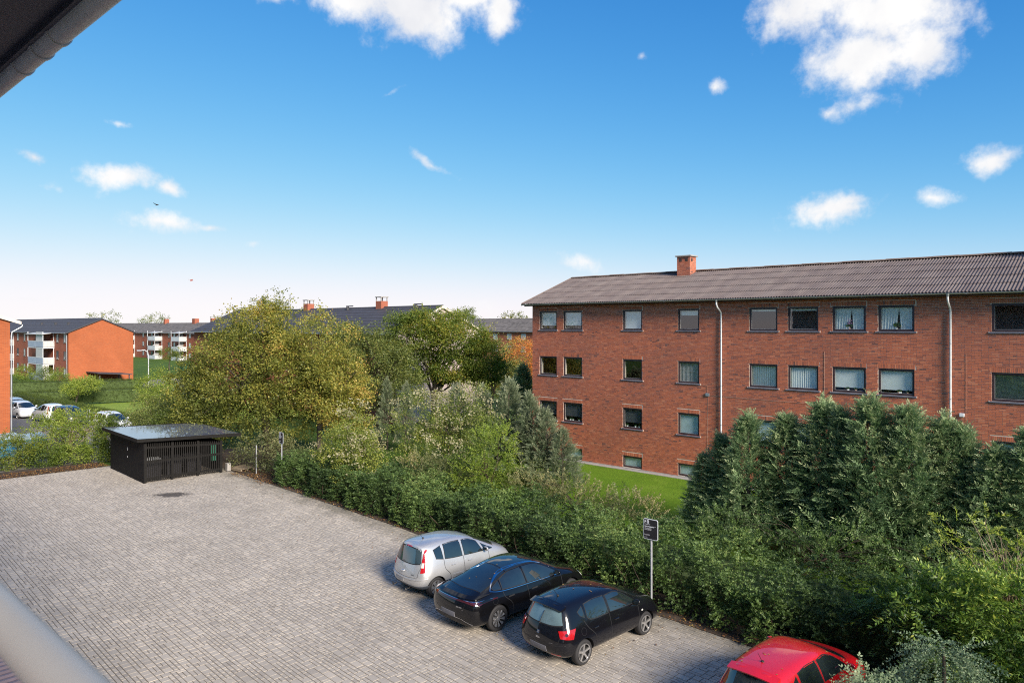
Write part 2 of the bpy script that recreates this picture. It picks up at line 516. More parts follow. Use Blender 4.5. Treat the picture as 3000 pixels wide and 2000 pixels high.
def big_ground():
    xs = np.array([-1500, -700, -350, -220, -160, -130, -115, -105, -100, -95, -90, -85, -80, -75, -70, -65, -60, -57, -50, -40, -20, 0, 30, 100, 400, 1200.])
    ys = np.array([-800, -200, -60, -20, 0, 10, 20, 30, 40, 60, 100, 200, 500, 1500.])
    X, Y = np.meshgrid(xs, ys, indexing='ij')
    v = np.stack([X, Y, ground_h(X, Y) - .07], -1).reshape(-1, 3)
    i = np.arange(X.size).reshape(X.shape)
    q = np.stack([i[:-1, :-1], i[1:, :-1], i[1:, 1:], i[:-1, 1:]], -1).reshape(-1, 4)
    tag(link('ground', np_mesh('ground', v, q), M['grass']), kind='structure')

big_ground()
sheet('lawn', -92.5, -58, 22.9, 40, M['lawn_far'], -.03, 60, 4)['label'] = 'sunlit striped lawn inside the clipped hedges'
sheet('lawn', -36, 8, 21.5, 35.2, M['lawn_near'], -.03, 4, 4)['label'] = 'green lawn in front of the long brick block'
sheet('road', -100, -47.2, 0.5, 21.6, M['asphalt'], -.02, 60, 6)
sheet('path', -127, -94.5, 22.5, 60, M['asphalt'], -.035, 20, 4)

# ------------------------------------------------------------------ parking lot: pavers in random ashlar bands
def oil_stain(mat, x, y, rx, ry):
    nt = mat.node_tree; p = nt.nodes['Principled BSDF']
    src = p.inputs['Base Color'].links[0].from_socket
    geo = nt.nodes.new('ShaderNodeNewGeometry')
    mp = nt.nodes.new('ShaderNodeMapping'); mp.vector_type = 'TEXTURE'
    mp.inputs['Location'].default_value = (x, y, 0); mp.inputs['Scale'].default_value = (rx, ry, 1); mp.inputs['Rotation'].default_value = (0, 0, R(42))
    nt.links.new(geo.outputs['Position'], mp.inputs['Vector'])
    ln = nt.nodes.new('ShaderNodeVectorMath'); ln.operation = 'LENGTH'; nt.links.new(mp.outputs[0], ln.inputs[0])
    n = noise(nt, 3.2, 4, .7, vec=geo.outputs['Position'])
    ad = nt.nodes.new('ShaderNodeMath'); ad.operation = 'MULTIPLY_ADD'; ad.inputs[1].default_value = 1.6
    nt.links.new(n.outputs[0], ad.inputs[0]); nt.links.new(ln.outputs['Value'], ad.inputs[2])
    r = ramp(nt, [(.0, (.85,) * 3), (1.0, (0,) * 3)])
    mr = nt.nodes.new('ShaderNodeMapRange'); mr.inputs['From Min'].default_value = 1.35; mr.inputs['From Max'].default_value = 1.75
    nt.links.new(ad.outputs[0], mr.inputs['Value']); nt.links.new(mr.outputs[0], r.inputs[0])
    nt.links.new(mixc(nt, r.outputs[0], src, (.028, .024, .024)), p.inputs['Base Color'])

for k in ('paver', 'paver_one'):
    oil_stain(M[k], -35.45, 14.75, 1.05, .62)
    # moss and grime along the planted edge
    nt = M[k].node_tree; p = nt.nodes['Principled BSDF']; src = p.inputs['Base Color'].links[0].from_socket
    geo = nt.nodes.new('ShaderNodeNewGeometry')
    dt = nt.nodes.new('ShaderNodeVectorMath'); dt.operation = 'DOT_PRODUCT'; dt.inputs[1].default_value = (-math.sin(LOT), math.cos(LOT), 0)
    nt.links.new(geo.outputs['Position'], dt.inputs[0])
    n = noise(nt, 1.1, 6, .7, vec=geo.outputs['Position'])
    ad = nt.nodes.new('ShaderNodeMath'); ad.operation = 'MULTIPLY_ADD'; ad.inputs[1].default_value = 2.6; nt.links.new(n.outputs[0], ad.inputs[0]); nt.links.new(dt.outputs['Value'], ad.inputs[2])
    mr = nt.nodes.new('ShaderNodeMapRange'); mr.inputs['From Min'].default_value = 17.2; mr.inputs['From Max'].default_value = 18.6; mr.inputs['To Max'].default_value = .62
    nt.links.new(ad.outputs[0], mr.inputs['Value'])
    nt.links.new(mixc(nt, mr.outputs[0], src, (.085, .080, .055)), p.inputs['Base Color'])
    # small worn, brownish spots
    n = noise(nt, 2.3, 3, .6, vec=geo.outputs['Position'])
    r = ramp(nt, [(.70, (0,) * 3), (.76, (.55,) * 3)]); nt.links.new(n.outputs[0], r.inputs[0])
    nt.links.new(mixc(nt, r.outputs[0], p.inputs['Base Color'].links[0].from_socket, (.12, .095, .06)), p.inputs['Base Color'])

def paving():
    rng = np.random.default_rng(11); rnd = random.Random(11)
    U = .105; P0, P1, Q0, Q1 = -46.3, 7.0, 2.2, 17.15
    ncol = int((P1 - P0) / U); rects = []
    q = Q1
    while q > Q0:
        g = np.zeros((ncol, 6), bool)
        for c in range(ncol):
            for r_ in range(6):
                if g[c, r_]: continue
                opts = []
                for (w, h, wt) in ((2, 2, 5), (3, 2, 1.6), (2, 1, 3.2), (3, 1, 1.2), (1, 2, 1.2), (1, 1, .5)):
                    if c + w <= ncol and r_ + h <= 6 and not g[c:c + w, r_:r_ + h].any(): opts.append(((w, h), wt))
                (w, h) = rnd.choices([o[0] for o in opts], [o[1] for o in opts])[0]
                g[c:c + w, r_:r_ + h] = True
                rects.append((P0 + c * U, q - (r_ + h) * U, w * U, h * U))
        q -= 6 * U
    rc = np.array(rects)
    pc, qc = rc[:, 0] + rc[:, 2] / 2, rc[:, 1] + rc[:, 3] / 2
    c, s = math.cos(LOT), math.sin(LOT)
    wx, wy = pc * c - qc * s, pc * s + qc * c
    A = R(132); t = wx * math.cos(A) + wy * math.sin(A); rr = wx * math.sin(A) - wy * math.cos(A)
    u = 1500 + 2100 * rr / np.maximum(t, .1); w_ = 955 + 2100 * 8.15 / np.maximum(t, .1)
    # keep what stands in or near the picture
    keep = (t > 9) & (u > -700) & (u < 3300)
    rc, pc, qc, u, w_, t = rc[keep], pc[keep], qc[keep], u[keep], w_[keep], t[keep]
    area = rc[:, 2] * rc[:, 3] / t ** 3
    seen = (u > 330 + (w_ - 1990) * -.2) & (u < 2150) & (w_ < 1992) & ~((u > 1140) & (u < 1930) & (w_ < 1975) & (qc > 12.0))
    order = np.argsort(np.where(seen, -area, 1))[:300]
    single = np.zeros(len(rc), bool); single[order] = True
    lot = empty('parking_lot', (0, 0, 0), LOT); tag(lot, 'large grey paved parking lot below the balcony', kind='structure')
    me = MB().box(P0 - .05, P1, Q0 - .6, Q1 + .05, -.06, -.010).mesh('joint_sand')
    link('joint_sand', me, M['joint'], lot)
    G, CH = .0045, .007
    def paver_v(x0, y0, x1, y1, z):
        b = np.stack([x0, y0, z - .03, x1, y0, z - .03, x1, y1, z - .03, x0, y1, z - .03,
                      x0 + CH, y0 + CH, z, x1 - CH, y0 + CH, z, x1 - CH, y1 - CH, z, x0 + CH, y1 - CH, z], -1).reshape(-1, 8, 3)
        return b
    F5 = np.array([[4, 5, 6, 7], [0, 1, 5, 4], [1, 2, 6, 5], [2, 3, 7, 6], [3, 0, 4, 7]])
    m = ~single
    z = rng.normal(0, .0016, m.sum())
    jx = rng.normal(0, .0015, m.sum())
    v = paver_v(rc[m, 0] + G + jx, rc[m, 1] + G, rc[m, 0] + rc[m, 2] - G + jx, rc[m, 1] + rc[m, 3] - G, z)
    v[:, 4:, 2] += rng.normal(0, .0012, (m.sum(), 4))
    f = (np.arange(m.sum())[:, None, None] * 8 + F5[None]).reshape(-1, 4)
    o = link('paving_field', np_mesh('paving_field', v.reshape(-1, 3), f), M['paver'], lot); o['kind'] = 'stuff'
    cache = {}
    for i in np.nonzero(single)[0]:
        w, h = round(rc[i, 2], 3), round(rc[i, 3], 3)
        if (w, h) not in cache:
            z0 = np.zeros(1)
            vv = paver_v(z0 - w / 2 + G, z0 - h / 2 + G, z0 + w / 2 - G, z0 + h / 2 - G, z0)
            me = np_mesh('paver', vv.reshape(-1, 3), F5); me.materials.append(M['paver_one']); cache[(w, h)] = me
        link('paver', cache[(w, h)], None, lot, (pc[i], qc[i], rng.normal(0, .0014)), (rng.normal(0, .004), rng.normal(0, .004), 0))
    # bare planting beds along two sides
    def bed(name, p0, p1, q0, q1, lab):
        n = 26; v = []; q_ = []
        for i in range(n + 1):
            for j in range(5):
                a, b = i / n, j / 4
                ed = rng.normal(0, .05)
                v.append((p0 + (p1 - p0) * a + (ed if p1 - p0 < q1 - q0 else 0), q0 + (q1 - q0) * b + (ed if j in (0, 4) and p1 - p0 > q1 - q0 else 0), .004 + .05 * math.sin(math.pi * b) * rng.uniform(.3, 1)))
        for i in range(n):
            for j in range(4):
                k = i * 5 + j; q_.append((k, k + 5, k + 6, k + 1))
        o = link(name, np_mesh(name, v, q_, smooth=True), M['soil']); o.rotation_euler = (0, 0, LOT); o.location = (0, 0, .012)
        tag(o, lab, kind='structure')
    bed('planting_bed', -47, 7, 17.12, 22.3, 'bare soil bed under the long hedge')
    bed('planting_bed', -48.3, -46.25, 1, 12.4, 'narrow soil bed beside the lot')
    bed('planting_bed', -4.55, 7, 11.5, 17.1, 'soil bed under the shrubs beside the red car')

paving()

# ------------------------------------------------------------------ the long brick block across the lot
YF = 35.0
X_END, X_NEAR = -29.75, 7.5
COLS = [(-29.15, -27.77), (-27.25, -25.83), (-22.92, -21.64), (-19.38, -18.12), (-15.36, -13.92), (-13.40, -11.96), (-11.32, -9.86), (-9.34, -7.88), (-5.05, -2.75), (-.3, 1.15), (2.3, 3.7)]
ROWS = [(7.91, 9.08), (5.08, 6.25), (2.29, 3.46)]
BASE_ROW = (.06, .72)

def brick_field(regions_z0, z1, x0, x1, openings, lintels, y, rng):
    """running bond of boxes along X; openings and lintels are left out"""
    C, S, H, J = .0667, .228, .108, .012
    out = []
    blocked = openings + lintels
    nz = int(round((z1 - regions_z0) / C))
    for r_ in range(nz):
        za = regions_z0 + r_ * C; zb = za + C - J
        zm = (za + zb) / 2
        bl = sorted((a, b) for (a, b, c, d) in blocked if c - .02 < zm < d + .02)
        x = x0 - (0, .36, .12, .48, .24, .60)[r_ % 6] - rng.uniform(0, .01)
        k = rng.integers(0, 3)
        seq = (S, S, H)
        while x < x1:
            w = seq[k % 3]; k += 1
            a, b = max(x, x0), min(x + w, x1)
            x += w + J
            if b - a < .03: continue
            segs = [(a, b)]
            for (p, q) in bl:
                ns = []
                for (s, e) in segs:
                    if e <= p or s >= q: ns.append((s, e))
                    else:
                        if p - s > .03: ns.append((s, p))
                        if e - q > .03: ns.append((q, e))
                segs = ns
            for (s, e) in segs: out.append((s, e, za, zb))
    return np.array(out)

def boxes_y(rc, y, rng, depth=.02, jit=.0012):
    n = len(rc); yy = y + rng.normal(0, jit, n)
    x0, x1, z0, z1 = rc.T
    v = np.stack([x0, yy, z0, x1, yy, z0, x1, yy, z1, x0, yy, z1,
                  x0, yy + depth, z0, x1, yy + depth, z0, x1, yy + depth, z1, x0, yy + depth, z1], -1).reshape(-1, 3)
    F5 = np.array([[0, 1, 2, 3], [1, 0, 4, 5], [2, 1, 5, 6], [3, 2, 6, 7], [0, 3, 7, 4]])
    f = (np.arange(n)[:, None, None] * 8 + F5[None]).reshape(-1, 4)
    return v, f

def wall_cells(x0, x1, z0, z1, openings, y0, y1):
    """a thick wall as one mesh with real openings"""
    xs = sorted({x0, x1, *[o[0] for o in openings], *[o[1] for o in openings]}); zs = sorted({z0, z1, *[o[2] for o in openings], *[o[3] for o in openings]})
    nx, nz = len(xs) - 1, len(zs) - 1
    solid = np.ones((nx, nz), bool)
    for i in range(nx):
        for j in range(nz):
            cx, cz = (xs[i] + xs[i + 1]) / 2, (zs[j] + zs[j + 1]) / 2
            if any(a < cx < b and c < cz < d for (a, b, c, d) in openings): solid[i, j] = False
    m = MB()
    def S(i, j): return 0 <= i < nx and 0 <= j < nz and solid[i, j]
    for i in range(nx):
        for j in range(nz):
            if not solid[i, j]: continue
            a, b, c, d = xs[i], xs[i + 1], zs[j], zs[j + 1]
            m.add([(a, y0, c), (b, y0, c), (b, y0, d), (a, y0, d)], [(0, 1, 2, 3)])
            m.add([(a, y1, c), (b, y1, c), (b, y1, d), (a, y1, d)], [(3, 2, 1, 0)])
            if not S(i - 1, j): m.add([(a, y0, c), (a, y0, d), (a, y1, d), (a, y1, c)], [(0, 1, 2, 3)])
            if not S(i + 1, j): m.add([(b, y0, c), (b, y1, c), (b, y1, d), (b, y0, d)], [(0, 1, 2, 3)])
            if not S(i, j - 1): m.add([(a, y0, c), (a, y1, c), (b, y1, c), (b, y0, c)], [(0, 1, 2, 3)])
            if not S(i, j + 1): m.add([(a, y0, d), (b, y0, d), (b, y1, d), (a, y1, d)], [(0, 1, 2, 3)])
    return m

def pleats(x0, x1, z0, z1, y, n, amp, rng, taper=0.0):
    """hanging cloth with soft folds"""
    k = max(int((x1 - x0) / .02), 8); ph = rng.uniform(0, 6)
    v = []; f = []
    for j in range(5):
        t = j / 4
        for i in range(k + 1):
            s = i / k
            xx = x0 + (x1 - x0) * (s if not taper else s * (1 - taper * t) if taper > 0 else 1 - (1 - s) * (1 + taper * t))
            v.append((xx, y + amp * math.sin(ph + n * 2 * math.pi * s + .6 * math.sin(9 * s)) * (.5 + .5 * t), z1 + (z0 - z1) * t))
    for j in range(4):
        for i in range(k):
            a = j * (k + 1) + i; f.append((a, a + 1, a + k + 2, a + k + 1))
    return np_mesh('curtain', v, f, smooth=True)

def little_plant(x, y, z, h, rng, n=26, col=None):
    v = []; f = []; t = []
    for i in range(n):
        a = rng.uniform(0, 6.28); el = rng.uniform(.2, 1.4); L = h * rng.uniform(.4, .8)
        d = np.array([math.cos(a) * math.cos(el), .6 * math.sin(a) * math.cos(el), math.sin(el)]); b = np.array([x, y, z + h * .25]) + d * L * .3
        tip = b + d * L * .7; s = np.cross(d, [0, 1, 0]); s = s / (np.linalg.norm(s) + 1e-6) * L * .16
        mid = (b + tip) / 2; k = len(v); v += [b, mid + s, tip, mid - s]; f.append((k, k + 1, k + 2, k + 3)); t += [rng.uniform()] * 4
    return np_mesh('houseplant', v, f, attr={'tint': t})

M['houseplant'] = leaf_mat('houseplant', [(0, (.03, .07, .02)), (1, (.08, .16, .04))])

def make_window(parent, x0, x1, z0, z1, y, rng, content, sill=True, fw=.065, mat='wframe'):
    """frame mesh with pane, sill and what hangs behind it"""
    yf = y + .035
    m = MB()
    m.box(x0 + .008, x1 - .008, yf, yf + .09, z1 - fw, z1 - .006)
    m.box(x0 + .008, x1 - .008, yf, yf + .09, z0 + .006, z0 + fw)
    m.box(x0 + .008, x0 + fw, yf, yf + .09, z0 + fw, z1 - fw); m.box(x1 - fw, x1 - .008, yf, yf + .09, z0 + fw, z1 - fw)
    f = m.build('window', M[mat], parent)
    g = .03   # sash, set back
    s = MB()
    a, b, c, d = x0 + fw, x1 - fw, z0 + fw, z1 - fw
    s.box(a, b, yf + .03, yf + .075, d - g, d).box(a, b, yf + .03, yf + .075, c, c + g).box(a, a + g, yf + .03, yf + .075, c + g, d - g).box(b - g, b, yf + .03, yf + .075, c + g, d - g)
    s.build('sash', M[mat], f)
    p = B(a + g, b - g, yf + .050, yf + .058, c + g, d - g).build('pane', M['glass'], f)
    bead = MB(); e = .008
    bead.box(a + g, a + g + e, yf + .040, yf + .049, c + g, d - g).box(a + g + e, b - g, yf + .040, yf + .049, c + g, c + g + e)
    bead.build('glazing_bead', M['white_paint'], f)
    if sill:
        B(x0 - .07, x1 + .07, y - .055, y + .09, z0 - .055, z0 - .004).build('window_sill', M['slate'], f)
        cp = MB().box(x0 - .105, x0 - .072, y - .03, y + .02, z0 - .06, z0 + .012).box(x1 + .072, x1 + .105, y - .03, y + .02, z0 - .06, z0 + .012)
        cp.build('sill_end', M['mortar'], f)
    yi = yf + .16
    A_, B_, C_, D_ = a + .005, b - .005, c, d
    H = D_ - C_
    def cloth(x0_, x1_, z0_, z1_, mat_, n=6, amp=.02, name='curtain', taper=0):
        o = link(name, pleats(x0_, x1_, z0_, z1_, yi, n, amp, rng, taper), M[mat_], f); return o
    def flat(z0_, z1_, mat_, name='blind'):
        B(A_, B_, yi - .004, yi + .004, z0_, z1_).build(name, M[mat_], f)
    for what in content.split('+'):
        if what == 'white_blind': flat(C_ + .2 * H, D_, 'curtain')
        elif what == 'white_full': flat(C_, D_, 'curtain')
        elif what == 'half_blind': flat(C_ + .72 * H, D_, 'curtain')
        elif what == 'strip_blind': flat(C_ + .88 * H, D_, 'curtain')
        elif what == 'dark_blind': flat(C_ + .26 * H, D_, 'blind_dark')
        elif what == 'teal': flat(C_, D_, 'blind_teal')
        elif what == 'lace': cloth(A_, B_, C_, D_, 'lace', 5, .012)
        elif what == 'curtains':
            w = (B_ - A_); cloth(A_, A_ + w * .56, C_, D_, 'curtain', 6, .022, taper=.16); cloth(A_ + w * .56, B_, C_, D_, 'curtain', 5, .022, taper=-.10)
        elif what == 'net': cloth(A_, A_ + (B_ - A_) * .49, C_, D_, 'curtain', 7, .014); cloth(A_ + (B_ - A_) * .5, B_, C_, D_, 'curtain', 7, .014)
        elif what == 'vertical':
            n = 14; m2 = MB()
            for i in range(n):
                xx = A_ + (B_ - A_) * (i + .5) / n; m2.add([(xx - .05, yi + .015, C_), (xx + .05, yi - .015, C_), (xx + .05, yi - .015, D_), (xx - .05, yi + .015, D_)], [(0, 1, 2, 3)])
            m2.build('blind', M['curtain'], f)
        elif what == 'venetian':
            n = int(H / .035); m2 = MB()
            for i in range(n):
                zz = C_ + .05 + (H - .05) * i / n; m2.add([(A_, yi + .012, zz), (B_, yi + .012, zz), (B_, yi - .012, zz + .02), (A_, yi - .012, zz + .02)], [(0, 1, 2, 3)])
            m2.build('blind', M['blind_teal'], f)
        elif what == 'blind85': flat(C_ + .15 * H, D_, 'curtain')
        elif what in ('pots', 'plant', 'orchid', 'flowers'):
            k = {'pots': 4, 'plant': 1, 'orchid': 1, 'flowers': 3}[what]
            for i in range(k):
                xx = A_ + (B_ - A_) * (rng.uniform(.1, .9) if k > 1 else .5); yy = yi - .07
                r_ = .045
                MB().tube([(xx, yy, C_), (xx, yy, C_ + .09)], [r_ * .8, r_], 10).build('flowerpot', M['pot_white' if rng.uniform() < .6 else 'pot'], f)
                link('houseplant', little_plant(xx, yy, C_ + .05, .16 if k > 1 else .34, rng), M['houseplant'], f)
                if what == 'orchid':
                    mm = MB()
                    for q in range(9):
                        px_, pz_ = xx + rng.uniform(-.14, .1), C_ + rng.uniform(.28, .48)
                        mm.tube([(px_, yy, pz_ - .02), (px_, yy - .01, pz_ + .02)], [.024, .012], 5)
                    mm.tube([(xx, yy, C_ + .08), (xx + .02, yy, C_ + .3), (xx - .08, yy, C_ + .44)], .006, 5)
                    mm.build('blossom', M['flower_pink'], f)
    return f

def main_block():
    rng = np.random.default_rng(3)
    bld = empty('brick_apartment_block', (-11, 40, 0))
    tag(bld, 'long red brick apartment block with brown corrugated roof across the lot', 'building')
    bld.location = (0, 0, 0)
    ops = []; lint = []
    for (a, b) in COLS:
        for (c, d) in ROWS: ops.append((a, b, c, d))
    base_cols = [COLS[1], COLS[2], COLS[3], COLS[5], COLS[7]]
    for (a, b) in base_cols: ops.append((a, b, *BASE_ROW))
    for (a, b, c, d) in ops: lint.append((a - .06, b + .06, d, d + .2))
    ZT = 9.47
    wall_cells(X_END, X_NEAR, .0, ZT, ops, YF + .012, YF + .36).build('wall', M['mortar'], bld)
    rc = brick_field(.04, ZT, X_END, X_NEAR, ops, lint, YF, rng)
    # soldier courses over the openings
    sold = []
    for (a, b, c, d) in lint:
        x = a + .004
        while x + .055 < b:
            sold.append((x, x + .055, c + .012, d - .004)); x += .0672
    # nearest bricks as pieces of their own
    cx = (rc[:, 0] + rc[:, 1]) / 2; w = rc[:, 1] - rc[:, 0]
    cand = np.nonzero((np.abs(w - .228) < .002) & (cx < -4.1) & (cx > -7.9) & (rc[:, 2] > 3.9))[0]
    cand = cand[np.argsort(-cx[cand])][:300]
    single = np.zeros(len(rc), bool); single[cand] = True
    field = np.concatenate([rc[~single], np.array(sold)])
    v, f = boxes_y(field, YF, rng)
    o = link('brickwork', np_mesh('brickwork', v, f), M['brick'], bld); o['kind'] = 'stuff'
    v, f = boxes_y(np.array([(-.114, .114, 0, .0547)]), 0, rng, jit=0)
    bm_ = np_mesh('brick', v, f); bm_.materials.append(M['brick_one'])
    for i in cand:
        link('brick', bm_, None, bld, (cx[i], YF + rng.normal(0, .0012), rc[i, 2]))
    # other walls: end walls and back
    wb = MB()
    wb.box(X_END, X_END + .34, YF + .36, 44.4, 0, ZT); wb.box(X_NEAR - .34, X_NEAR, YF + .36, 44.4, 0, ZT); wb.box(X_END, X_NEAR, 44.4, 44.7, 0, ZT)
    wb.prism([(YF + .02, ZT), (44.68, ZT), (39.7, 11.3)], 0, X_END + .01, X_END + .33); wb.prism([(YF + .02, ZT), (44.68, ZT), (39.7, 11.3)], 0, X_NEAR - .33, X_NEAR - .01)
    wb.build('wall', M['brick_far'], bld)
    fl = MB()
    for z in (1.1, 3.95, 6.75, 9.55): fl.box(X_END + .35, X_NEAR - .35, YF + .37, 44.3, z, z + .2)
    fl.build('floor_slab', M['room'], bld)
    B(X_END - .03, X_NEAR, YF - .035, YF + .01, -.3, .038).build('plinth', M['concrete'], bld)
    B(X_END - .5, X_NEAR, YF - .42, YF - .036, -.3, -.005).build('paved_strip', M['concrete'], bld)
    # windows
    cont = [
        ['white_blind', 'white_blind', 'white_full', 'half_blind', 'strip_blind', 'strip_blind', 'curtains+orchid', 'curtains+plant', 'none', 'curtains', 'none'],
        ['none', 'none', 'none', 'lace', 'vertical', 'net', 'blind85+pots', 'blind85+pots', 'venetian', 'net', 'none'],
        ['dark_blind', 'dark_blind+flowers', 'dark_blind+pots', 'teal', 'teal', 'teal', 'net', 'curtains', 'teal', 'net', 'teal']]
    for r_, (c, d) in enumerate(ROWS):
        for k, (a, b) in enumerate(COLS):
            make_window(bld, a, b, c, d, YF, rng, cont[r_][k])
    for (a, b) in base_cols: make_window(bld, a, b, *BASE_ROW, YF, rng, 'teal', sill=False)
    # roof: corrugated sheets laid one by one
    E0, Z0, RY, RZ = 34.42, 9.56, 39.7, 11.45
    L = math.hypot(RY - E0, RZ - Z0); ang = math.atan2(RZ - Z0, RY - E0)
    nrow, W, wl = 5, 1.048, .131
    sl = L / nrow + .10
    nseg = 8 * 6
    v = []; q = []
    for j, (yy, dz) in enumerate(((0, 0.012), (sl, -.012), (0.0, -.010))):
        for i in range(nseg + 1):
            x = W * i / nseg + (.02 * (i / nseg)); v.append((x, yy, .026 * math.sin(2 * math.pi * x / wl) + dz))
    n1 = nseg + 1
    for i in range(nseg):
        q.append((i, i + 1, n1 + i + 1, n1 + i)); q.append((2 * n1 + i, 2 * n1 + i + 1, i + 1, i))
    sheet_me = np_mesh('roof_sheet', v, q, smooth=True); sheet_me.materials.append(M['roof_sheet']); sheet_me.set_sharp_from_angle(angle=R(60))
    ncol = int((X_NEAR + .4 - (X_END - .38)) / W)
    for r_ in range(nrow):
        for k in range(ncol):
            x = X_END - .38 + k * W; s0 = r_ * L / nrow
            link('roof_sheet', sheet_me, None, bld, (x, E0 + s0 * math.cos(ang), Z0 + s0 * math.sin(ang) + .004 * r_ + rng.normal(0, .001)), (ang, 0, 0))
    XE = X_END - .38 + ncol * W
    back = MB().prism([(RY + .02, RZ - .02), (RY + .02, RZ + .02), (45.3, 9.56), (45.3, 9.5)], 0, X_END - .38, XE); back.build('back_roof', M['roof_sheet'], bld)
    deck = MB().prism([(E0 + .12, Z0 - .1), (RY, RZ - .07), (RY, RZ - .14), (E0 + .12, Z0 - .16)], 0, X_END - .3, XE - .1); deck.build('roof_deck', M['soffit'], bld)
    # ridge caps overlap like scales
    for k in range(ncol):
        x = X_END - .38 + k * W; t = .012 * (k % 2)
        m = MB(); pts = []
        for i in range(9):
            a = math.pi * i / 8; pts.append((RY + .15 * math.cos(a), RZ + .02 + .075 * math.sin(a) + t))
        m.prism(pts, 0, x, x + W + .03); m.build('ridge_cap', M['ridge'], bld)
    # verge boards
    for x in (X_END - .43, XE + .005):
        m = MB().prism([(E0 - .02, Z0 - .12), (E0 - .02, Z0 + .045), (RY, RZ + .075), (RY, RZ - .10)], 0, x, x + .045)
        m.build('verge_board', M['ridge'], bld)
        MB().prism([(45.32, Z0 - .12), (45.32, Z0 + .045), (RY, RZ + .075), (RY, RZ - .10)], 0, x, x + .045).build('verge_board', M['ridge'], bld)
    # soffit, rafter feet, gutter
    B(X_END - .35, XE - .02, E0 + .16, YF + .36, ZT + .002, ZT + .02).build('soffit', M['soffit'], bld)
    for i in range(44):
        x = X_END + .1 + i * .84
        B(x, x + .06, E0 + .10, YF - .002, ZT - .055, ZT).build('rafter_foot', M['soffit'], bld)
    gp = [(E0 - .055 + .062 * math.cos(a), Z0 - .035 + .062 * math.sin(a)) for a in np.linspace(math.pi, 2 * math.pi, 9)]
    gp += [(E0 - .055 + .055 * math.cos(a), Z0 - .035 + .055 * math.sin(a)) for a in np.linspace(2 * math.pi, math.pi, 9)]
    g = MB().prism(gp, 0, X_END - .38, XE).build('gutter', M['zinc'], bld)
    for i in range(19):
        x = X_END - .1 + i * 2.0
        B(x, x + .03, E0 - .125, E0 + .01, Z0 - .105, Z0 - .098).build('gutter_bracket', M['zinc'], g)
    for x in (-16.83, -6.50, 3.4):
        pp = MB().tube([(x, E0 - .055, Z0 - .06), (x, E0 - .055, Z0 - .28), (x, E0 + .03, Z0 - .42), (x, YF - .16, Z0 - .66), (x, YF - .09, Z0 - .78), (x, YF - .085, .05)], .042, 12)
        d = pp.build('downpipe', M['pipe_white'], bld, smooth=True)
        MB().tube([(x, E0 - .055, Z0 - .19), (x, E0 - .055, Z0 - .05)], [.045, .085], 12).build('hopper', M['zinc'], d, smooth=True)
        for z in (1.2, 3.0, 5.05, 7.4):
            MB().tube([(x, YF - .085, z), (x, YF - .085, z + .035)], .052, 12).build('pipe_clip', M['zinc'], d)
    # chimneys
    def chimney(xc, yc):
        w = .43; z0, z1 = 10.7, 12.32
        c = B(xc - w + .01, xc + w - .01, yc - .37, yc + .37, z0, z1).build('chimney', M['mortar'], bld)
        rr = brick_field(z0, z1, xc - w, xc + w, [], [], yc, rng); v, f = boxes_y(rr, yc - .38, rng)
        r2 = brick_field(z0, z1, yc - .38, yc + .38, [], [], yc, rng); v2, f2 = boxes_y(r2, 0, rng)
        v2 = np.stack([xc + w - v2[:, 1], v2[:, 0], v2[:, 2]], -1); v3 = np.stack([2 * xc - v2[:, 0], v2[:, 1], v2[:, 2]], -1)
        o = link('chimney_bricks', np_mesh('chimney_bricks', np.concatenate([v, v2, v3]), np.concatenate([f, f2 + len(v), (f2 + len(v) + len(v2))[:, ::-1]])), M['brick'], c); o['kind'] = 'stuff'
        B(xc - w - .09, xc + w + .09, yc - .47, yc + .47, z1 + .001, z1 + .075).build('cap', M['concrete'], c, bevel=.01)
        for dx in (-.2, .2):
            B(xc + dx - .09, xc + dx + .09, yc - .388, yc - .37, z1 - .30, z1 - .1).build('flue_hole', M['soffit'], c)
        B(xc + w - .01, xc + w + .008, yc - .24, yc - .06, z1 - .30, z1 - .1).build('flue_hole', M['soffit'], c)
        zr = 10.93
        fl = MB().prism([(yc - .47, zr + .0), (yc - .47, zr + .12), (yc + .39, zr + .5), (yc + .39, zr + .33)], 0, xc - w - .03, xc + w + .03).build('flashing', M['zinc'], c)
    chimney(-21.15, 39.25); chimney(-3.3, 39.25)
    # wiring on the wall
    for pts, r_ in (([(-17.65, 4.62), (-17.65, 5.0), (-18.6, 5.03)], .008), ([(-17.5, 4.5), (-11.0, 4.42)], .012), ([(-17.6, 4.45), (-17.65, 1.4)], .008), ([(-11.68, 4.4), (-11.68, 6.95)], .012), ([(-5.95, 4.2), (-5.95, 7.0)], .008)):
        MB().tube([(x, YF - .012, z) for x, z in pts], r_ * .6, 6).build('cable', M['cable'], bld)
    B(-17.72, -17.52, YF - .08, YF - .002, 4.46, 4.62).build('junction_box', M['zinc'], bld, bevel=.01)
    B(-6.18, -6.0, YF - .12, YF - .002, 4.35, 4.5).build('junction_box', M['pipe_white'], bld, bevel=.02)

M['cable'] = plain('cable', (.36, .25, .2), .7)
M['brick_far'] = brickwall_mat('brick_far', (.36, .095, .048), (.29, .075, .042), (.34, .22, .17))
M['brick_orange'] = brickwall_mat('brick_orange', (.40, .105, .036), (.32, .080, .030), (.34, .165, .095))
main_block()

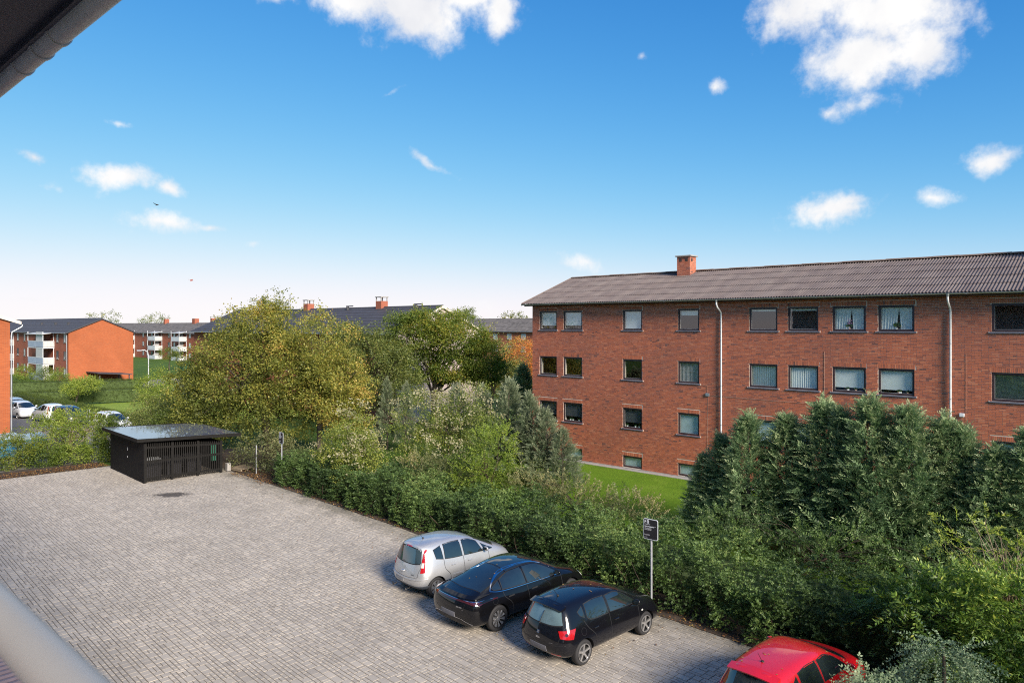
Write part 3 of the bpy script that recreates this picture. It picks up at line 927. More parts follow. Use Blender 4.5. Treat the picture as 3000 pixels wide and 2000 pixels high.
# ------------------------------------------------------------------ further blocks
def far_window(parent, x0, x1, z0, z1, y, pane='glass_far', fr='wframe', depth=.05, curtain=None):
    """window on a far facade that faces -Y"""
    m = MB(); f = .07
    m.box(x0, x1, y - depth, y - .002, z1 - f, z1).box(x0, x1, y - depth, y - .002, z0, z0 + f).box(x0, x0 + f, y - depth, y - .002, z0 + f, z1 - f).box(x1 - f, x1, y - depth, y - .002, z0 + f, z1 - f)
    w = m.build('window', M[fr], parent)
    B(x0 + f, x1 - f, y - depth + .018, y - .004, z0 + f, z1 - f).build('pane', M[pane], w)
    B(x0 - .06, x1 + .06, y - .10, y - .002, z0 - .07, z0 - .002).build('window_sill', M['concrete'], w)
    return w

def gmat(name, c, rough=.08):
    m, nt, p = new_mat(name); n = noise(nt, .5, 3, .6, 'Object')
    r = ramp(nt, [(.35, tuple(x * .6 for x in c)), (.65, tuple(x * 1.4 for x in c))]); nt.links.new(n.outputs[0], r.inputs[0]); nt.links.new(r.outputs[0], p.inputs['Base Color'])
    setp(p, rough=rough, ior=1.8); return m
M['glass_far'] = gmat('glass_far', (.10, .12, .13))
M['glass_pale'] = gmat('glass_pale', (.45, .50, .50), .2)
M['glass_green'] = gmat('glass_green', (.05, .12, .06), .1)
M['roof_dark'] = plain('roof_dark', (.055, .052, .06), .7, .15, 1.5, .2, 12)
M['roof_weathered'] = plain('roof_weathered', (.135, .12, .11), .9, .45, 1.1, .3, 9)

def ribbed_roof(name, x0, x1, y0, z0, y1, z1, mat, parent, rows=9, rib=0):
    """roof slope in overlapping courses, eave (y0,z0) to ridge (y1,z1)"""
    m = MB()
    for r_ in range(rows):
        a, b = r_ / rows, (r_ + 1) / rows
        ya, za, yb, zb = y0 + (y1 - y0) * a, z0 + (z1 - z0) * a, y0 + (y1 - y0) * b, z0 + (z1 - z0) * b
        m.prism([(ya, za - .02), (ya, za + .035), (yb, zb + .004), (yb, zb - .05)], 0, x0, x1)
    return m.build(name, M[mat], parent)

def gable_block(name, label, x_near, x_far, y0, y1, eave, ridge, wall_gable, wall_side, roof, oh=.45, base=-1.4, barge='dark_metal', courses=9):
    """block along X; its end wall faces +X at x_near, its long side faces -Y at y0"""
    b = empty(name, (0, 0, 0)); tag(b, label, 'building')
    ym = (y0 + y1) / 2
    B(x_far, x_near - .3, y0, y0 + .3, base, eave).build('wall', M[wall_side], b)
    B(x_far, x_near - .3, y1 - .3, y1, base, eave).build('wall', M[wall_side], b)
    MB().prism([(y0 - .001, base), (y1 + .001, base), (y1 + .001, eave), (ym, eave + (ridge - eave) * (ym - y0) / (ym - y0 + oh)), (y0 - .001, eave)], 0, x_near - .299, x_near).build('gable_wall', M[wall_gable], b)
    sl = (ridge - eave) / (ym - (y0 - oh))
    ze = eave - 0.02
    ribbed_roof('roof', x_far, x_near + .18, y0 - oh, ze, ym, ridge, roof, b, courses)
    ribbed_roof('roof', x_far, x_near + .18, y1 + oh, ze, ym + .001, ridge, roof, b, courses)
    MB().tube([(x_far, ym, ridge - .01), (x_near + .2, ym, ridge - .01)], .09, 8).build('ridge_cap', M[roof], b)
    for (ya, yb) in ((y0 - oh, ym), (y1 + oh, ym)):
        MB().prism([(ya, ze - .17), (ya, ze + .03), (yb, ridge + .02), (yb, ridge - .20)], 0, x_near + .181, x_near + .23).build('barge_board', M[barge], b)
    B(x_far, x_near + .1, y0 - oh - .1, y0 - oh - .01, ze - .1, ze - .01).build('gutter', M['zinc'], b)
    return b

def small_chimney(b, x, y, z0, z1, w=.45, d=.45, cage=True, mat='brick_far'):
    c = B(x - w, x + w, y - d, y + d, z0, z1).build('chimney', M[mat], b)
    if cage:
        m = MB()
        for sx in (-1, 1):
            for sy in (-1, 1): m.box(x + sx * (w - .05) - .04, x + sx * (w - .05) + .04, y + sy * (d - .05) - .04, y + sy * (d - .05) + .04, z1, z1 + .35)
        m.box(x - w - .05, x + w + .05, y - d - .05, y + d + .05, z1 + .351, z1 + .43)
        m.build('cowl', M['concrete'], c)
    return c

def balcony(b, x0, x1, y0, depth, z, left_closed, rng, front_mat='balcony_blue', glazed=True, top=False, closed=False):
    """one balcony storey that stands out of a -Y facade; x1 is the end nearer the gable"""
    k = B(x0, x1, y0 - depth, y0 - .002, z - .16, z).build('balcony', M['balcony_grey'], b)
    n = 2; w = (x1 - x0) / n
    for i in range(n):
        B(x0 + i * w + .04, x0 + (i + 1) * w - .04, y0 - depth - .02, y0 - depth + .03, z + .06, z + .98).build('front_panel', M[front_mat], k)
    B(x0, x1, y0 - depth - .03, y0 - depth + .04, z + .985, z + 1.06).build('handrail', M['balcony_grey'], k)
    nn = 8
    for i in range(nn):
        d0 = depth / nn
        B(x1 - .02, x1 + .03, y0 - depth + i * d0 + .05, y0 - depth + (i + 1) * d0 + .035, z + .06, z + .98).build('side_board', M['white_paint'], k)
    B(x1 - .03, x1 + .04, y0 - depth + .041, y0 - .003, z + .985, z + 1.06).build('handrail', M['balcony_grey'], k)
    for (xx, yy) in ((x0 + .04, y0 - depth), (x1 - .04, y0 - depth), (x1 - .04, y0 - .1)):
        B(xx - .04, xx + .04, yy - .045, yy + .045, z + 1.061, z + 2.6).build('post', M['balcony_grey'], k)
    if glazed:
        xm = x0 + (x1 - x0) * .52
        B(xm, x1 - .1, y0 - depth + .045, y0 - depth + .07, z + 1.07, z + 2.58).build('screen', M['white_paint' if not closed else 'glass_pale'], k)
        if closed: B(x1 - .06, x1 - .03, y0 - depth + .06, y0 - .8, z + 1.07, z + 2.58).build('screen', M['white_paint'], k)
    far_window(k, x0 + 1.0, x0 + 2.6, z + .7, z + 2.1, y0, 'glass_far')
    return k

def blocks():
    rng = np.random.default_rng(8)
    # near left end wall (only its right edge shows)
    a = gable_block('brick_gable_block', 'orange brick end wall with white verge cut off at the left edge', -57, -96, 3.4, 13.15, 8.45, 10.3, 'brick_orange', 'brick_far', 'roof_weathered', oh=.6, barge='cream')
    MB().tube([(-56.9, 13.85, 8.25), (-56.9, 13.8, 8.1), (-56.93, 13.25, 7.75), (-56.93, 13.22, 7.5), (-56.93, 13.22, -.2)], .055, 10).build('downpipe', M['zinc'], a, smooth=True)
    # sunlit gable block with balconies
    XB = -130.0
    b = gable_block('balcony_block', 'orange brick block with blank sunlit gable, grey roof and white balcony stack', XB, -200, 37.9, 47.7, 7.08, 9.45, 'brick_orange', 'brick_far', 'roof_dark', oh=.5)
    base = -.9
    fl = [-.55, 2.2, 4.95]
    for z in fl:
        for x in (-131.2, -134.9): far_window(b, x - 1.1, x, z + .55, z + 1.85, 37.9, 'glass_pale' if rng.uniform() < .6 else 'glass_far')
        for x in (-153.8, -158.2): far_window(b, x - 1.1, x, z + .55, z + 1.85, 37.9, rng.choice(['glass_pale', 'glass_far', 'glass_green']))
    for k, z in enumerate(fl):
        balcony(b, -145.8, -137.2, 37.9, 1.65, z - .35, False, rng, closed=(k == 0))
        balcony(b, -170.0, -161.5, 37.9, 1.65, z - .35, False, rng)
    cp = MB().prism([(36.0, 6.75), (37.88, 7.0), (37.88, 7.08), (36.0, 6.83)], 0, -146.2, -136.9); cp.build('canopy', M['white_paint'], b)
    for x in (-130.4, -142.6): MB().tube([(x, 37.3, 7.0), (x, 37.75, 6.7), (x, 37.8, -.9)], .06, 8).build('downpipe', M['zinc'], b)
    for x in (-139, -146, -154):
        h = MB(); h.box(x, x + .35, 40.3, 40.6, 8.3, 8.72).box(x - .05, x + .4, 40.25, 40.65, 8.721, 8.8); h.build('roof_vent', M['dark_metal'], b)
    # carport against the gable
    c = empty('carport', (-126.5, 42, -.9)); tag(c, 'low dark roofed carport against the orange gable', 'carport')
    MB().prism([(40.4, .62), (45.6, .22), (45.6, .34), (40.4, .74)], 0, -129.9, -124.6).build('roof', M['roof_dark'], c).location = (126.5, -42, .9)
    for (x, y) in ((-124.9, 40.8), (-124.9, 45.2), (-129.4, 45.2)):
        B(x - .07, x + .07, y - .07, y + .07, -1.0, .3).build('post', M['dark_metal'], c).location = (126.5, -42, .9)
    # block behind it, further off
    e = gable_block('weathered_roof_block', 'far brick block with mossy grey roof, balconies and three chimneys', -181, -275, 83, 93, 6.3, 9.0, 'brick_orange', 'brick_far', 'roof_weathered', oh=.5, base=-1.4)
    for z in (-.9, 1.75, 4.35):
        for x0 in (-205.5, -225, -190):
            balcony(e, x0 - 5, x0, 83, 2.0, z - .1, False, rng, front_mat='balcony_grey', glazed=False)
            MB().prism([(81.2, z + 1.0), (82.95, z + 1.0), (82.95, z + 2.3)], 0, x0 - 2.2, x0 - 2.0).build('divider', M['white_paint'], e)
        for x in (-184, -187.5, -197, -200.5, -212, -215, -218): far_window(e, x - 1.2, x, z + .7, z + 2.0, 83, rng.choice(['glass_pale', 'glass_far']))
    for x0 in (-205.5, -190): MB().prism([(81.0, 6.2), (82.95, 6.5), (82.95, 6.6), (81.0, 6.3)], 0, x0 - 5.2, x0 + .2).build('canopy', M['white_paint'], e)
    for x, wd in ((-215, .6), (-196, 1.1), (-185.5, .6)): small_chimney(e, x, 88, 8.6, 10.2, wd * .75, .6, cage=(wd < 1))
    # pale rendered gable behind the round tree
    g = gable_block('pale_gable_block', 'block with dark roof and pale pink rendered gable behind the round tree', -47.0, -85, 38.0, 47.8, 7.55, 9.95, 'render_pink', 'brick_far', 'roof_dark', oh=.5, base=-.1, barge='cream')
    for x in (-55.5, -68.2): small_chimney(g, x, 42.9, 9.4, 10.55, .42, .4)
    for x in (-50, -60.5, -74): MB().tube([(x, 42.5, 9.6), (x, 42.5, 10.12)], .14, 8).tube([(x - .2, 42.5, 10.14), (x + .9, 42.5, 10.14)], .06, 6).build('roof_vent', M['dark_metal'], g)
    # long far block on the right
    d = gable_block('grey_roof_block', 'far brick block with long mossy roof left of the main block', -70, -135, 118, 128, 7.0, 9.85, 'brick_far', 'brick_far', 'roof_weathered', oh=.5, base=-.1)
    for i in range(12):
        for z in (5.2, 2.5): far_window(d, -77 - i * 4.2 - 1.3, -77 - i * 4.2, z, z + 1.25, 118, rng.choice(['glass_pale', 'glass_far']), 'white_paint')
    small_chimney(d, -88.5, 123, 9.3, 11.5, .75, .6)

blocks()

# ------------------------------------------------------------------ the block the picture is taken from
def own_block():
    b = empty('balcony_building', (0, 0, 0)); tag(b, 'building the view is taken from, only its dark eave and gutter in view', 'building')
    x0, x1, yw = -27, -3.3, -1.5
    B(x0, x1, yw - .3, yw, 0, 9.84).build('wall', M['own_wall'], b)
    B(x0, x0 + .3, -11, yw - .3, 0, 8.9).build('wall', M['brick_far'], b); B(x1 - .3, x1, -11, yw - .3, 0, 8.9).build('wall', M['brick_far'], b)
    B(x0, x1, -11.3, -11, 0, 8.9).build('wall', M['brick_far'], b)
    # soffit boards and half-round gutter overhead
    ye = 1.25; zg = 8.15 + 1.60
    nb = 6; ws = (ye - .02 - yw) / nb
    for i in range(nb):
        B(x0 - .4, x1 + .4, yw + i * ws + .004, yw + (i + 1) * ws - .004, zg + .10, zg + .125).build('soffit_board', M['eave_dark'], b)
    B(x0 - .4, x1 + .4, yw, ye - .04, zg + .1255, zg + .14).build('soffit_backing', M['soffit'], b)
    B(x0 - .4, x1 + .4, ye - .025, ye + .0, zg + .06, zg + .22).build('fascia', M['eave_dark'], b)
    gp = [(ye + .062 + .06 * math.cos(a), zg + .065 + .06 * math.sin(a)) for a in np.linspace(math.pi, 2 * math.pi, 13)]
    gp += [(ye + .062 + .054 * math.cos(a), zg + .065 + .054 * math.sin(a)) for a in np.linspace(2 * math.pi, math.pi, 13)]
    g = MB().prism(gp, 0, x0 - .4, x1 + .4).build('gutter', M['gutter_grey'], b, smooth=True)
    for xx in (-5.40, -5.0, -4.68, -6.3, -8.2):
        rp = [(ye + .062 + .068 * math.cos(a), zg + .065 + .068 * math.sin(a)) for a in np.linspace(math.pi, 2 * math.pi, 13)]
        rp += [(ye + .062 + .060 * math.cos(a), zg + .065 + .060 * math.sin(a)) for a in np.linspace(2 * math.pi, math.pi, 13)]
        MB().prism(rp, 0, xx, xx + .035).build('gutter_joint', M['gutter_grey'], g, smooth=True)
    ribbed_roof('roof', x0 - .4, x1 + .4, ye + .02, zg + .15, -6.3, zg + 3.4, 'roof_dark', b, 14)
    ribbed_roof('roof', x0 - .4, x1 + .4, -12.2, zg + .15, -6.301, zg + 3.4, 'roof_dark', b, 14)
    for xx in (x0, x1 - .3): MB().prism([(-11.3, 9.84), (yw, 9.84), (-6.3, 12.4)], 0, xx, xx + .3).build('gable_wall', M['brick_far'], b)
    for i in range(8):
        for z in (.9, 3.7, 6.5):
            x = x0 + 2 + i * 4.6
            if x + 1.8 > x1: continue
            m = MB(); f = .09
            w = B(x, x + 1.7, yw + .002, yw + .05, z, z + 1.3).build('window', M['white_paint'], b)
            B(x + f, x + 1.7 - f, yw + .051, yw + .06, z + f, z + 1.3 - f).build('pane', M['glass_far'], w)
    # added unseen wing right of the balcony, darkens reflections in car paint
    B(7, 17, -14, 16, 0, 5.4).build('added_wing_wall', M['brick_far'], b)
    MB().prism([(6.6, 5.35), (17.4, 5.35), (12, 7.0)], 1, -14.4, 16.4).build('added_wing_roof', M['roof_dark'], b)
    for i in range(6):
        for z in (.9, 3.5):
            y = -12.5 + i * 4.4
            w = B(6.95, 6.998, y, y + 1.6, z, z + 1.3).build('window', M['white_paint'], b); B(6.94, 6.949, y + .09, y + 1.51, z + .09, z + 1.21).build('pane', M['glass_far'], w)
    # ribbed canopy below the railing
    m = MB(); c = B(-12, -3.2, yw, 1.95, 5.08, 5.13).build('canopy', M['canopy'], b)
    for i in range(88):
        x = -11.98 + i * .1
        B(x, x + .028, yw + .02, 1.948, 5.131, 5.155).build('rib', M['canopy'], c)
    r_ = empty('balcony_railing', (0, .172, 6.65)); tag(r_, 'thick pale grey handrail crossing the lower left corner, out of focus', 'railing')
    zr = 8.15 - .262
    MB().tube([(-6, 0, zr - 6.65), (2.5, 0, zr - 6.65)], .0186, 24).build('handrail', M['rail'], r_, smooth=True)
    for xx in (-6, -4.4, -1.9, 2.5):
        MB().tube([(xx, 0, 0), (xx, 0, zr - 6.66)], .014, 10).build('post', M['rail'], r_)
    B(-6, 2.5, -2.2 + .1, .12 - .172 + .06, 6.35 - 6.65, 6.64 - 6.65).build('balcony_floor', M['concrete'], b).location = (0, .172 - .1, 6.65)

M['own_wall'] = plain('own_wall', (.50, .52, .53), .8, .1, 1)
M['eave_dark'] = plain('eave_dark', (.050, .048, .075), .6, .25, 30, .2, 80)
M['gutter_grey'] = plain('gutter_grey', (.58, .56, .59), .42, .12, 8)
M['canopy'] = plain('canopy', (.11, .09, .115), .5, .12, 6)
M['rail'] = plain('rail', (.31, .30, .28), .45, .05, 4)
own_block()

# ------------------------------------------------------------------ black timber shed at the end of the lot
def shed():
    s = empty('bin_shed', LW(-42.6, 14.5), LOT)
    tag(s, 'black timber bin shed with slatted side and wet felt roof', 'shed')
    # local frame: origin at plan centre; +x towards the cars, +y towards the hedge
    X0, X1, Y0, Y1 = -2.85, 2.80, -2.0, 2.05
    def top(y): return 2.24 - (y - Y0) * .098
    rng = random.Random(2)
    # closed front: upright boards, two doors
    x = X0; W = .118
    doorspans = [(-1.55, -.62), (-.60, .33)]
    door_objs = []
    for (a, b) in doorspans:
        d = B(a, b, Y0 - .012, Y0 + .02, .06, 2.05).build('door', M['black_wood'], s); door_objs.append((a, b, d))
        k = int((b - a) / .116)
        for i in range(k):
            xa = a + i * (b - a) / k
            B(xa + .003, xa + (b - a) / k - .003, Y0 - .030, Y0 - .013, .05, 2.06).build('board', M['black_wood'], d)
        for z in (.35, 1.75):
            B(a + .02, a + .4, Y0 - .036, Y0 - .0305, z, z + .05).build('hinge', M['black_wood2'], d)
    B(.20, .235, Y0 - .05, Y0 - .031, 1.02, 1.12).build('lock_plate', M['galv'], door_objs[1][2]); B(.25, .27, Y0 - .06, Y0 - .031, 1.42, 1.58).build('handle', M['galv'], door_objs[1][2])
    while x < X1 - .05:
        if not any(a - .06 < x < b for (a, b) in doorspans):
            B(x + .003, x + W - .003, Y0 - .022 - .006 * (int(x * 100) % 2), Y0, .02, 2.16).build('board', M['black_wood'], s)
        x += W
    B(X0, X1, Y0 + .001, Y0 + .03, .05, 2.15).build('front_backing', M['black_wood'], s)
    B(X0, X0 + .03, Y0 + .031, Y1, .05, 1.85).build('end_wall', M['black_wood'], s); B(X0 + .031, X1 - .1, Y1 - .03, Y1, .05, 1.75).build('back_wall', M['black_wood'], s)
    # slatted side
    n = 38; span = (Y1 - Y0 - .12) / n
    for i in range(n):
        y = Y0 + .08 + i * span
        if i % 13 == 12: continue
        B(X1 - .012, X1 + .012, y, y + span * .52, .10, top(y) - .1).build('slat', M['black_wood2'], s)
    for y in (Y0, Y0 + 12.3 * span + .06, Y0 + 25.3 * span + .06, Y1 - .1):
        B(X1 - .06, X1 + .018, y, y + .115, .02, top(y) - .06).build('post', M['black_wood2'], s)
    for z, d in ((.16, .0), (1.05, -.05), (1.78, -.22)):
        MB().prism([(Y0 + .1, z), (Y1 - .1, z + d), (Y1 - .1, z + d + .11), (Y0 + .1, z + .11)], 0, X1 - .055, X1 - .014).build('rail', M['black_wood2'], s)
    # roof with wet felt and upstand boards
    RX0, RX1, RY0, RY1 = X0 - .25, X1 + .28, Y0 - .42, Y1 + .95
    za, zb = 2.36, 2.12
    MB().prism([(RY0 + .03, za - .12), (RY1 - .03, zb - .12), (RY1 - .03, zb - .008), (RY0 + .03, za - .008)], 0, RX0 + .03, RX1 - .03).build('roof', M['wet_felt_sky_sheen'], s)
    MB().prism([(RY0, za - .16), (RY1, zb - .16), (RY1, zb + .012), (RY0, za + .012)], 0, RX1 - .029, RX1).build('fascia', M['black_wood2'], s)
    MB().prism([(RY0, za - .16), (RY1, zb - .16), (RY1, zb + .012), (RY0, za + .012)], 0, RX0, RX0 + .029).build('fascia', M['black_wood2'], s)
    B(RX0 + .03, RX1 - .03, RY0, RY0 + .029, za - .16, za + .012).build('fascia', M['black_wood2'], s); B(RX0 + .03, RX1 - .03, RY1 - .029, RY1, zb - .16, zb - .01).build('fascia', M['black_wood2'], s)
    # bins inside, seen between the slats
    labs = ['grey lidded wheelie bin inside the shed nearest the doors', 'dark wheelie bin inside the shed in the middle', 'dark wheelie bin inside the shed nearest the hedge']
    for i, y in enumerate((-1.35, -.3, .75)):
        p = s.matrix_basis @ Vector((1.9, y, 0)) if False else LW(-42.6 + 1.9, 14.5 + y)
        b = empty('wheelie_bin', (p.x, p.y, 0.0), LOT); tag(b, labs[i], 'bin', 'bins inside the shed')
        m = MB(); v = [(-.3, -.36, .03), (.3, -.36, .03), (.3, .36, .03), (-.3, .36, .03), (-.37, -.42, 1.0), (.37, -.42, 1.0), (.37, .42, 1.0), (-.37, .42, 1.0)]
        m.add(v, [(3, 2, 1, 0), (4, 5, 6, 7), (0, 1, 5, 4), (1, 2, 6, 5), (2, 3, 7, 6), (3, 0, 4, 7)]); m.build('body', M['dark_metal'], b)
        MB().prism([(-.40, 1.001), (.40, 1.001), (.40, 1.05), (-.40, 1.11)], 1, -.44, .44).build('lid', M['balcony_grey' if i == 0 else 'dark_metal'], b)
        for sy in (-.3, .3): MB().tube([(-.3, sy - .03, .12), (-.3, sy + .03, .12)], .115, 12).build('wheel', M['tyre'], b)
    # green notice on the slats
    q = LW(-42.6 + X1 - .02, 14.5 + 1.6)
    g = empty('green_notice', (q.x, q.y, 1.0), LOT); tag(g, 'small green notice fixed behind the shed slats', 'sign')
    B(-.004, .006, -.14, .14, .05, .62).build('plate', M['green_sign'], g); B(-.004, .006, -.12, .12, -.28, -.02).build('plate', M['green_sign'], g)
    m = MB()
    for i in range(6):
        for j in (-.06, .05): m.box(.0065, .0085, j - .035, j + .035, .12 + i * .075, .145 + i * .075)
    m.build('print', M['dark_metal'], g)

def wet_felt_sky_sheen():
    m, nt, p = new_mat('wet_felt_sky_sheen')
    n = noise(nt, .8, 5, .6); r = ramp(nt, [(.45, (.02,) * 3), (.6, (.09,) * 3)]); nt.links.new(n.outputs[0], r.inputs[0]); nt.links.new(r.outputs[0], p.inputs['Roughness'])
    n2 = noise(nt, 6, 5, .7); r2 = ramp(nt, [(.3, (.11, .125, .17)), (.7, (.15, .165, .22))]); nt.links.new(n2.outputs[0], r2.inputs[0]); nt.links.new(r2.outputs[0], p.inputs['Base Color'])  # blue sheen of the sky put into the base colour
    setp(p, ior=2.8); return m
M['wet_felt_sky_sheen'] = wet_felt_sky_sheen()
M['tyre'] = plain('tyre', (.022, .021, .022), .75, .2, 10)
M['green_sign'] = plain('green_sign', (.012, .11, .06), .5)
shed()

# pallet and block beside the shed
def pallet():
    o = empty('wooden_pallet', LW(-39.6, 17.55, .06), LOT + R(8)); tag(o, 'weathered wooden pallet lying beside the shed corner', 'pallet')
    for i in range(6): B(-.6, .6, -.42 + i * .16, -.42 + i * .16 + .11, .10, .125).build('board', M['bark_light'], o)
    for y in (-.4, -.02, .36): B(-.6, .6, y, y + .09, .0, .098).build('bearer', M['bark_light'], o)
    b = B(-.15, .15, -.1, .1, 0, .42).build('concrete_block', M['concrete'], None, LW(-39.95, 16.95, .03), (0, 0, LOT), bevel=.01)
    tag(b, 'pale concrete block standing at the shed corner by the pallet', 'block')
pallet()

# ------------------------------------------------------------------ parking signs
def text_mesh(body, size, name='lettering', align='LEFT', extrude=.0012, bold=0.0):
    c = bpy.data.curves.new(name, 'FONT'); c.body = body; c.size = size; c.extrude = extrude; c.align_x = align; c.offset = bold; c.resolution_u = 2
    o = bpy.data.objects.new(name, c); COL.objects.link(o)
    bpy.context.view_layer.update()
    me = bpy.data.meshes.new_from_object(o.evaluated_get(bpy.context.evaluated_depsgraph_get()))
    bpy.data.objects.remove(o); bpy.data.curves.remove(c)
    return me

def round_rect(w, h, r, n=6):
    pts = []
    for (cx, cy, a0) in ((w / 2 - r, h / 2 - r, 0), (-w / 2 + r, h / 2 - r, 90), (-w / 2 + r, -h / 2 + r, 180), (w / 2 - r, -h / 2 + r, 270)):
        for i in range(n + 1):
            a = R(a0 + 90 * i / n); pts.append((cx + r * math.cos(a), cy + r * math.sin(a)))
    return pts

M['sign_black'] = plain('sign_black', (.022, .020, .024), .4)
M['sign_white'] = plain('sign_white', (.78, .80, .84), .5, .05)

def parking_sign(loc, rz, label, h=2.67):
    s = empty('parking_sign', loc, rz); tag(s, label, 'sign', 'black parking signs on posts')
    MB().tube([(0, 0, -.1), (0, 0, h - .04)], .03, 12).build('post', M['galv'], s, smooth=True)
    w, hh = .46, .58
    zc = h - hh / 2
    MB().prism([(a, zc + b) for a, b in round_rect(w, hh, .05)], 1, -.045, -.034).build('plate_border', M['sign_white'], s)
    p = MB().prism([(a, zc + b) for a, b in round_rect(w - .03, hh - .03, .04)], 1, -.0485, -.0455).build('plate', M['sign_black'], s)
    B(-.12, .12, -.0335, -.02, zc - .1, zc - .07).build('bracket', M['galv'], s)
    def put(t, size, x, z, bold=0.0):
        me = text_mesh(t, size, bold=bold)
        link('lettering', me, M['sign_white'], p, (x, -.0492, z), (R(90), 0, 0))
    put('P', .10, -.195, zc + .165, .003); put('NORD-PARK.DK', .024, -.195, zc + .125)
    # card symbol: open square
    q = MB()
    for (a, b, c, d) in ((-.115, -.055, .235, .25), (-.115, -.055, .165, .18), (-.115, -.1, .1801, .2349), (-.07, -.055, .1801, .2349)): q.box(a, b, -.051, -.0488, zc + c, zc + d)
    q.build('card_symbol', M['sign_white'], p)
    put('PRIVAT PARKERING', .034, -.195, zc + .06, .0012)
    for i, t in enumerate(('Parkering kun tilladt for beboere', 'med gyldig tilladelse i forruden', 'Kontrolafgift ved overtraedelse')): put(t, .017, -.19, zc + .022 - i * .026)
    for i, t in enumerate(('Omraadet overvaages hele doegnet', 'Se vilkaar paa skiltet ved indkoersel')): put(t, .012, -.2, zc - .16 - i * .02)
    put('P-service', .018, .10, zc + .085); put('Tlf. 70 20 70 20', .014, -.2, zc - .24)
    return s

p1 = LW(-11.74, 17.15); parking_sign((p1.x, p1.y, 0), R(2), 'black parking sign on a grey post beside the black hatchback')
p2 = LW(-34.75, 17.55); parking_sign((p2.x, p2.y, 0), R(-4), 'black parking sign on a thin post at the far end of the hedge')
p3 = WL(-36.76, 19.85)
o = MB().tube([(0, 0, -.1), (0, 0, 1.62)], .028, 12).build('marker_post', M['galv'], None, (-36.76, 19.85, 0), smooth=True)
tag(o, 'bare grey steel post left of the far parking sign', 'post')

# ------------------------------------------------------------------ foliage: small leaf faces on twigs, spread through a volume
def unit(a):
    return a / (np.linalg.norm(a, axis=-1, keepdims=True) + 1e-9)

def leafset(P, D, S, L, W, tint):
    """diamond leaves: base P, direction D, side S, length L, half width W"""
    L = np.broadcast_to(np.asarray(L, float), (len(P),))[:, None]; W = np.broadcast_to(np.asarray(W, float), (len(P),))[:, None]
    mid = P + D * L * .45
    V = np.stack([P, mid + S * W, P + D * L, mid - S * W], 1)
    return V, np.broadcast_to(np.asarray(tint, float), (len(P),))

class Template:
    def __init__(s, V, t): s.V = V; s.t = t       # V (k,4,3), t (k,)

def tpl_sprig(rng, pairs, length, leaf, width, droop=.25, spread=.9, flat=.6, tjit=.18):
    P = []; D = []; S = []; T = []
    for i in range(pairs):
        f = (i + .6) / pairs
        base = np.array([length * f, 0, -droop * length * f * f])
        for sgn in (-1, 1):
            d = np.array([.55 + rng.normal(0, .2), sgn * spread + rng.normal(0, .2), rng.normal(.1, .3)])
            P.append(base); D.append(d); n = np.array([rng.normal(0, flat), rng.normal(0, flat), 1]); S.append(np.cross(d, n)); T.append(rng.normal(0, tjit))
    P.append(np.array([length, 0, -droop * length])); D.append(np.array([1, 0, rng.normal(0, .3)])); S.append(np.array([0, 1, rng.normal(0, .4)])); T.append(rng.normal(0, tjit))
    P, D, S = np.array(P), unit(np.array(D)), unit(np.array(S)); k = len(P)
    V, t = leafset(P, D, S, leaf * rng.uniform(.7, 1.15, k), width * rng.uniform(.75, 1.15, k), np.array(T))
    return Template(V, t)

def tpl_clump(rng, n, rad, leaf, width, twigs=5, tjit=.2, droop=.2):
    """leaves round a few short diverging twigs"""
    P = []; D = []
    for t in range(twigs):
        td = unit(np.array([rng.normal(.5, .5), rng.normal(0, .8), rng.normal(.1, .6)]))
        for i in range(n // twigs):
            f = rng.uniform(.1, 1)
            p = td * rad * f + rng.normal(0, rad * .13, 3); p[2] -= droop * rad * f * f
            P.append(p); D.append(unit(td * .5 + rng.normal(0, .8, 3) + np.array([0, 0, -.25])))
    P, D = np.array(P), np.array(D); S = unit(np.cross(D, rng.normal(0, 1, (len(P), 3)) + np.array([0, 0, .8]))); k = len(P)
    V, t = leafset(P, D, S, leaf * rng.uniform(.65, 1.2, k), width * rng.uniform(.7, 1.2, k), rng.normal(0, tjit, k))
    return Template(V, t)

def tpl_spray(rng, n, length, leaf, width, nod=.35, tjit=.10):
    """flat feathery conifer spray, tip nodding and paler"""
    P = []; D = []; S = []; T = []; L = []
    for i in range(n):
        f = (i + .5) / n
        base = np.array([length * f, 0, -nod * length * f ** 2.2])
        w = math.sin(math.pi * min(f * .85 + .15, 1)) ** .7
        for sgn in (-1, 1):
            d = unit(np.array([.75, sgn * .75 + rng.normal(0, .12), -.25 * f + rng.normal(0, .16)]))
            P.append(base); D.append(d); S.append(np.cross(d, np.array([rng.normal(0, .25), rng.normal(0, .25), 1]))); T.append(f * .30 + rng.normal(0, tjit)); L.append(leaf * (.45 + .75 * w))
    P.append(np.array([length * .95, 0, -nod * length])); D.append(unit(np.array([1, 0, -.5]))); S.append(np.array([0, 1, 0])); T.append(.4); L.append(leaf)
    P, D, S = np.array(P), np.array(D), unit(np.array(S))
    V, t = leafset(P, D, S, np.array(L), width, np.array(T))
    return Template(V, t)

def tpl_tuft(rng, n, rad):
    D = unit(rng.normal(0, 1, (n, 3)) + np.array([0, 0, .3])); P = np.zeros((n, 3)) - D * .2 * rad
    V, t = leafset(P, D, unit(np.cross(D, rng.normal(0, 1, (n, 3)))), rad * rng.uniform(.8, 1.3, n), rad * .38, rng.normal(0, .15, n))
    return Template(V, t)

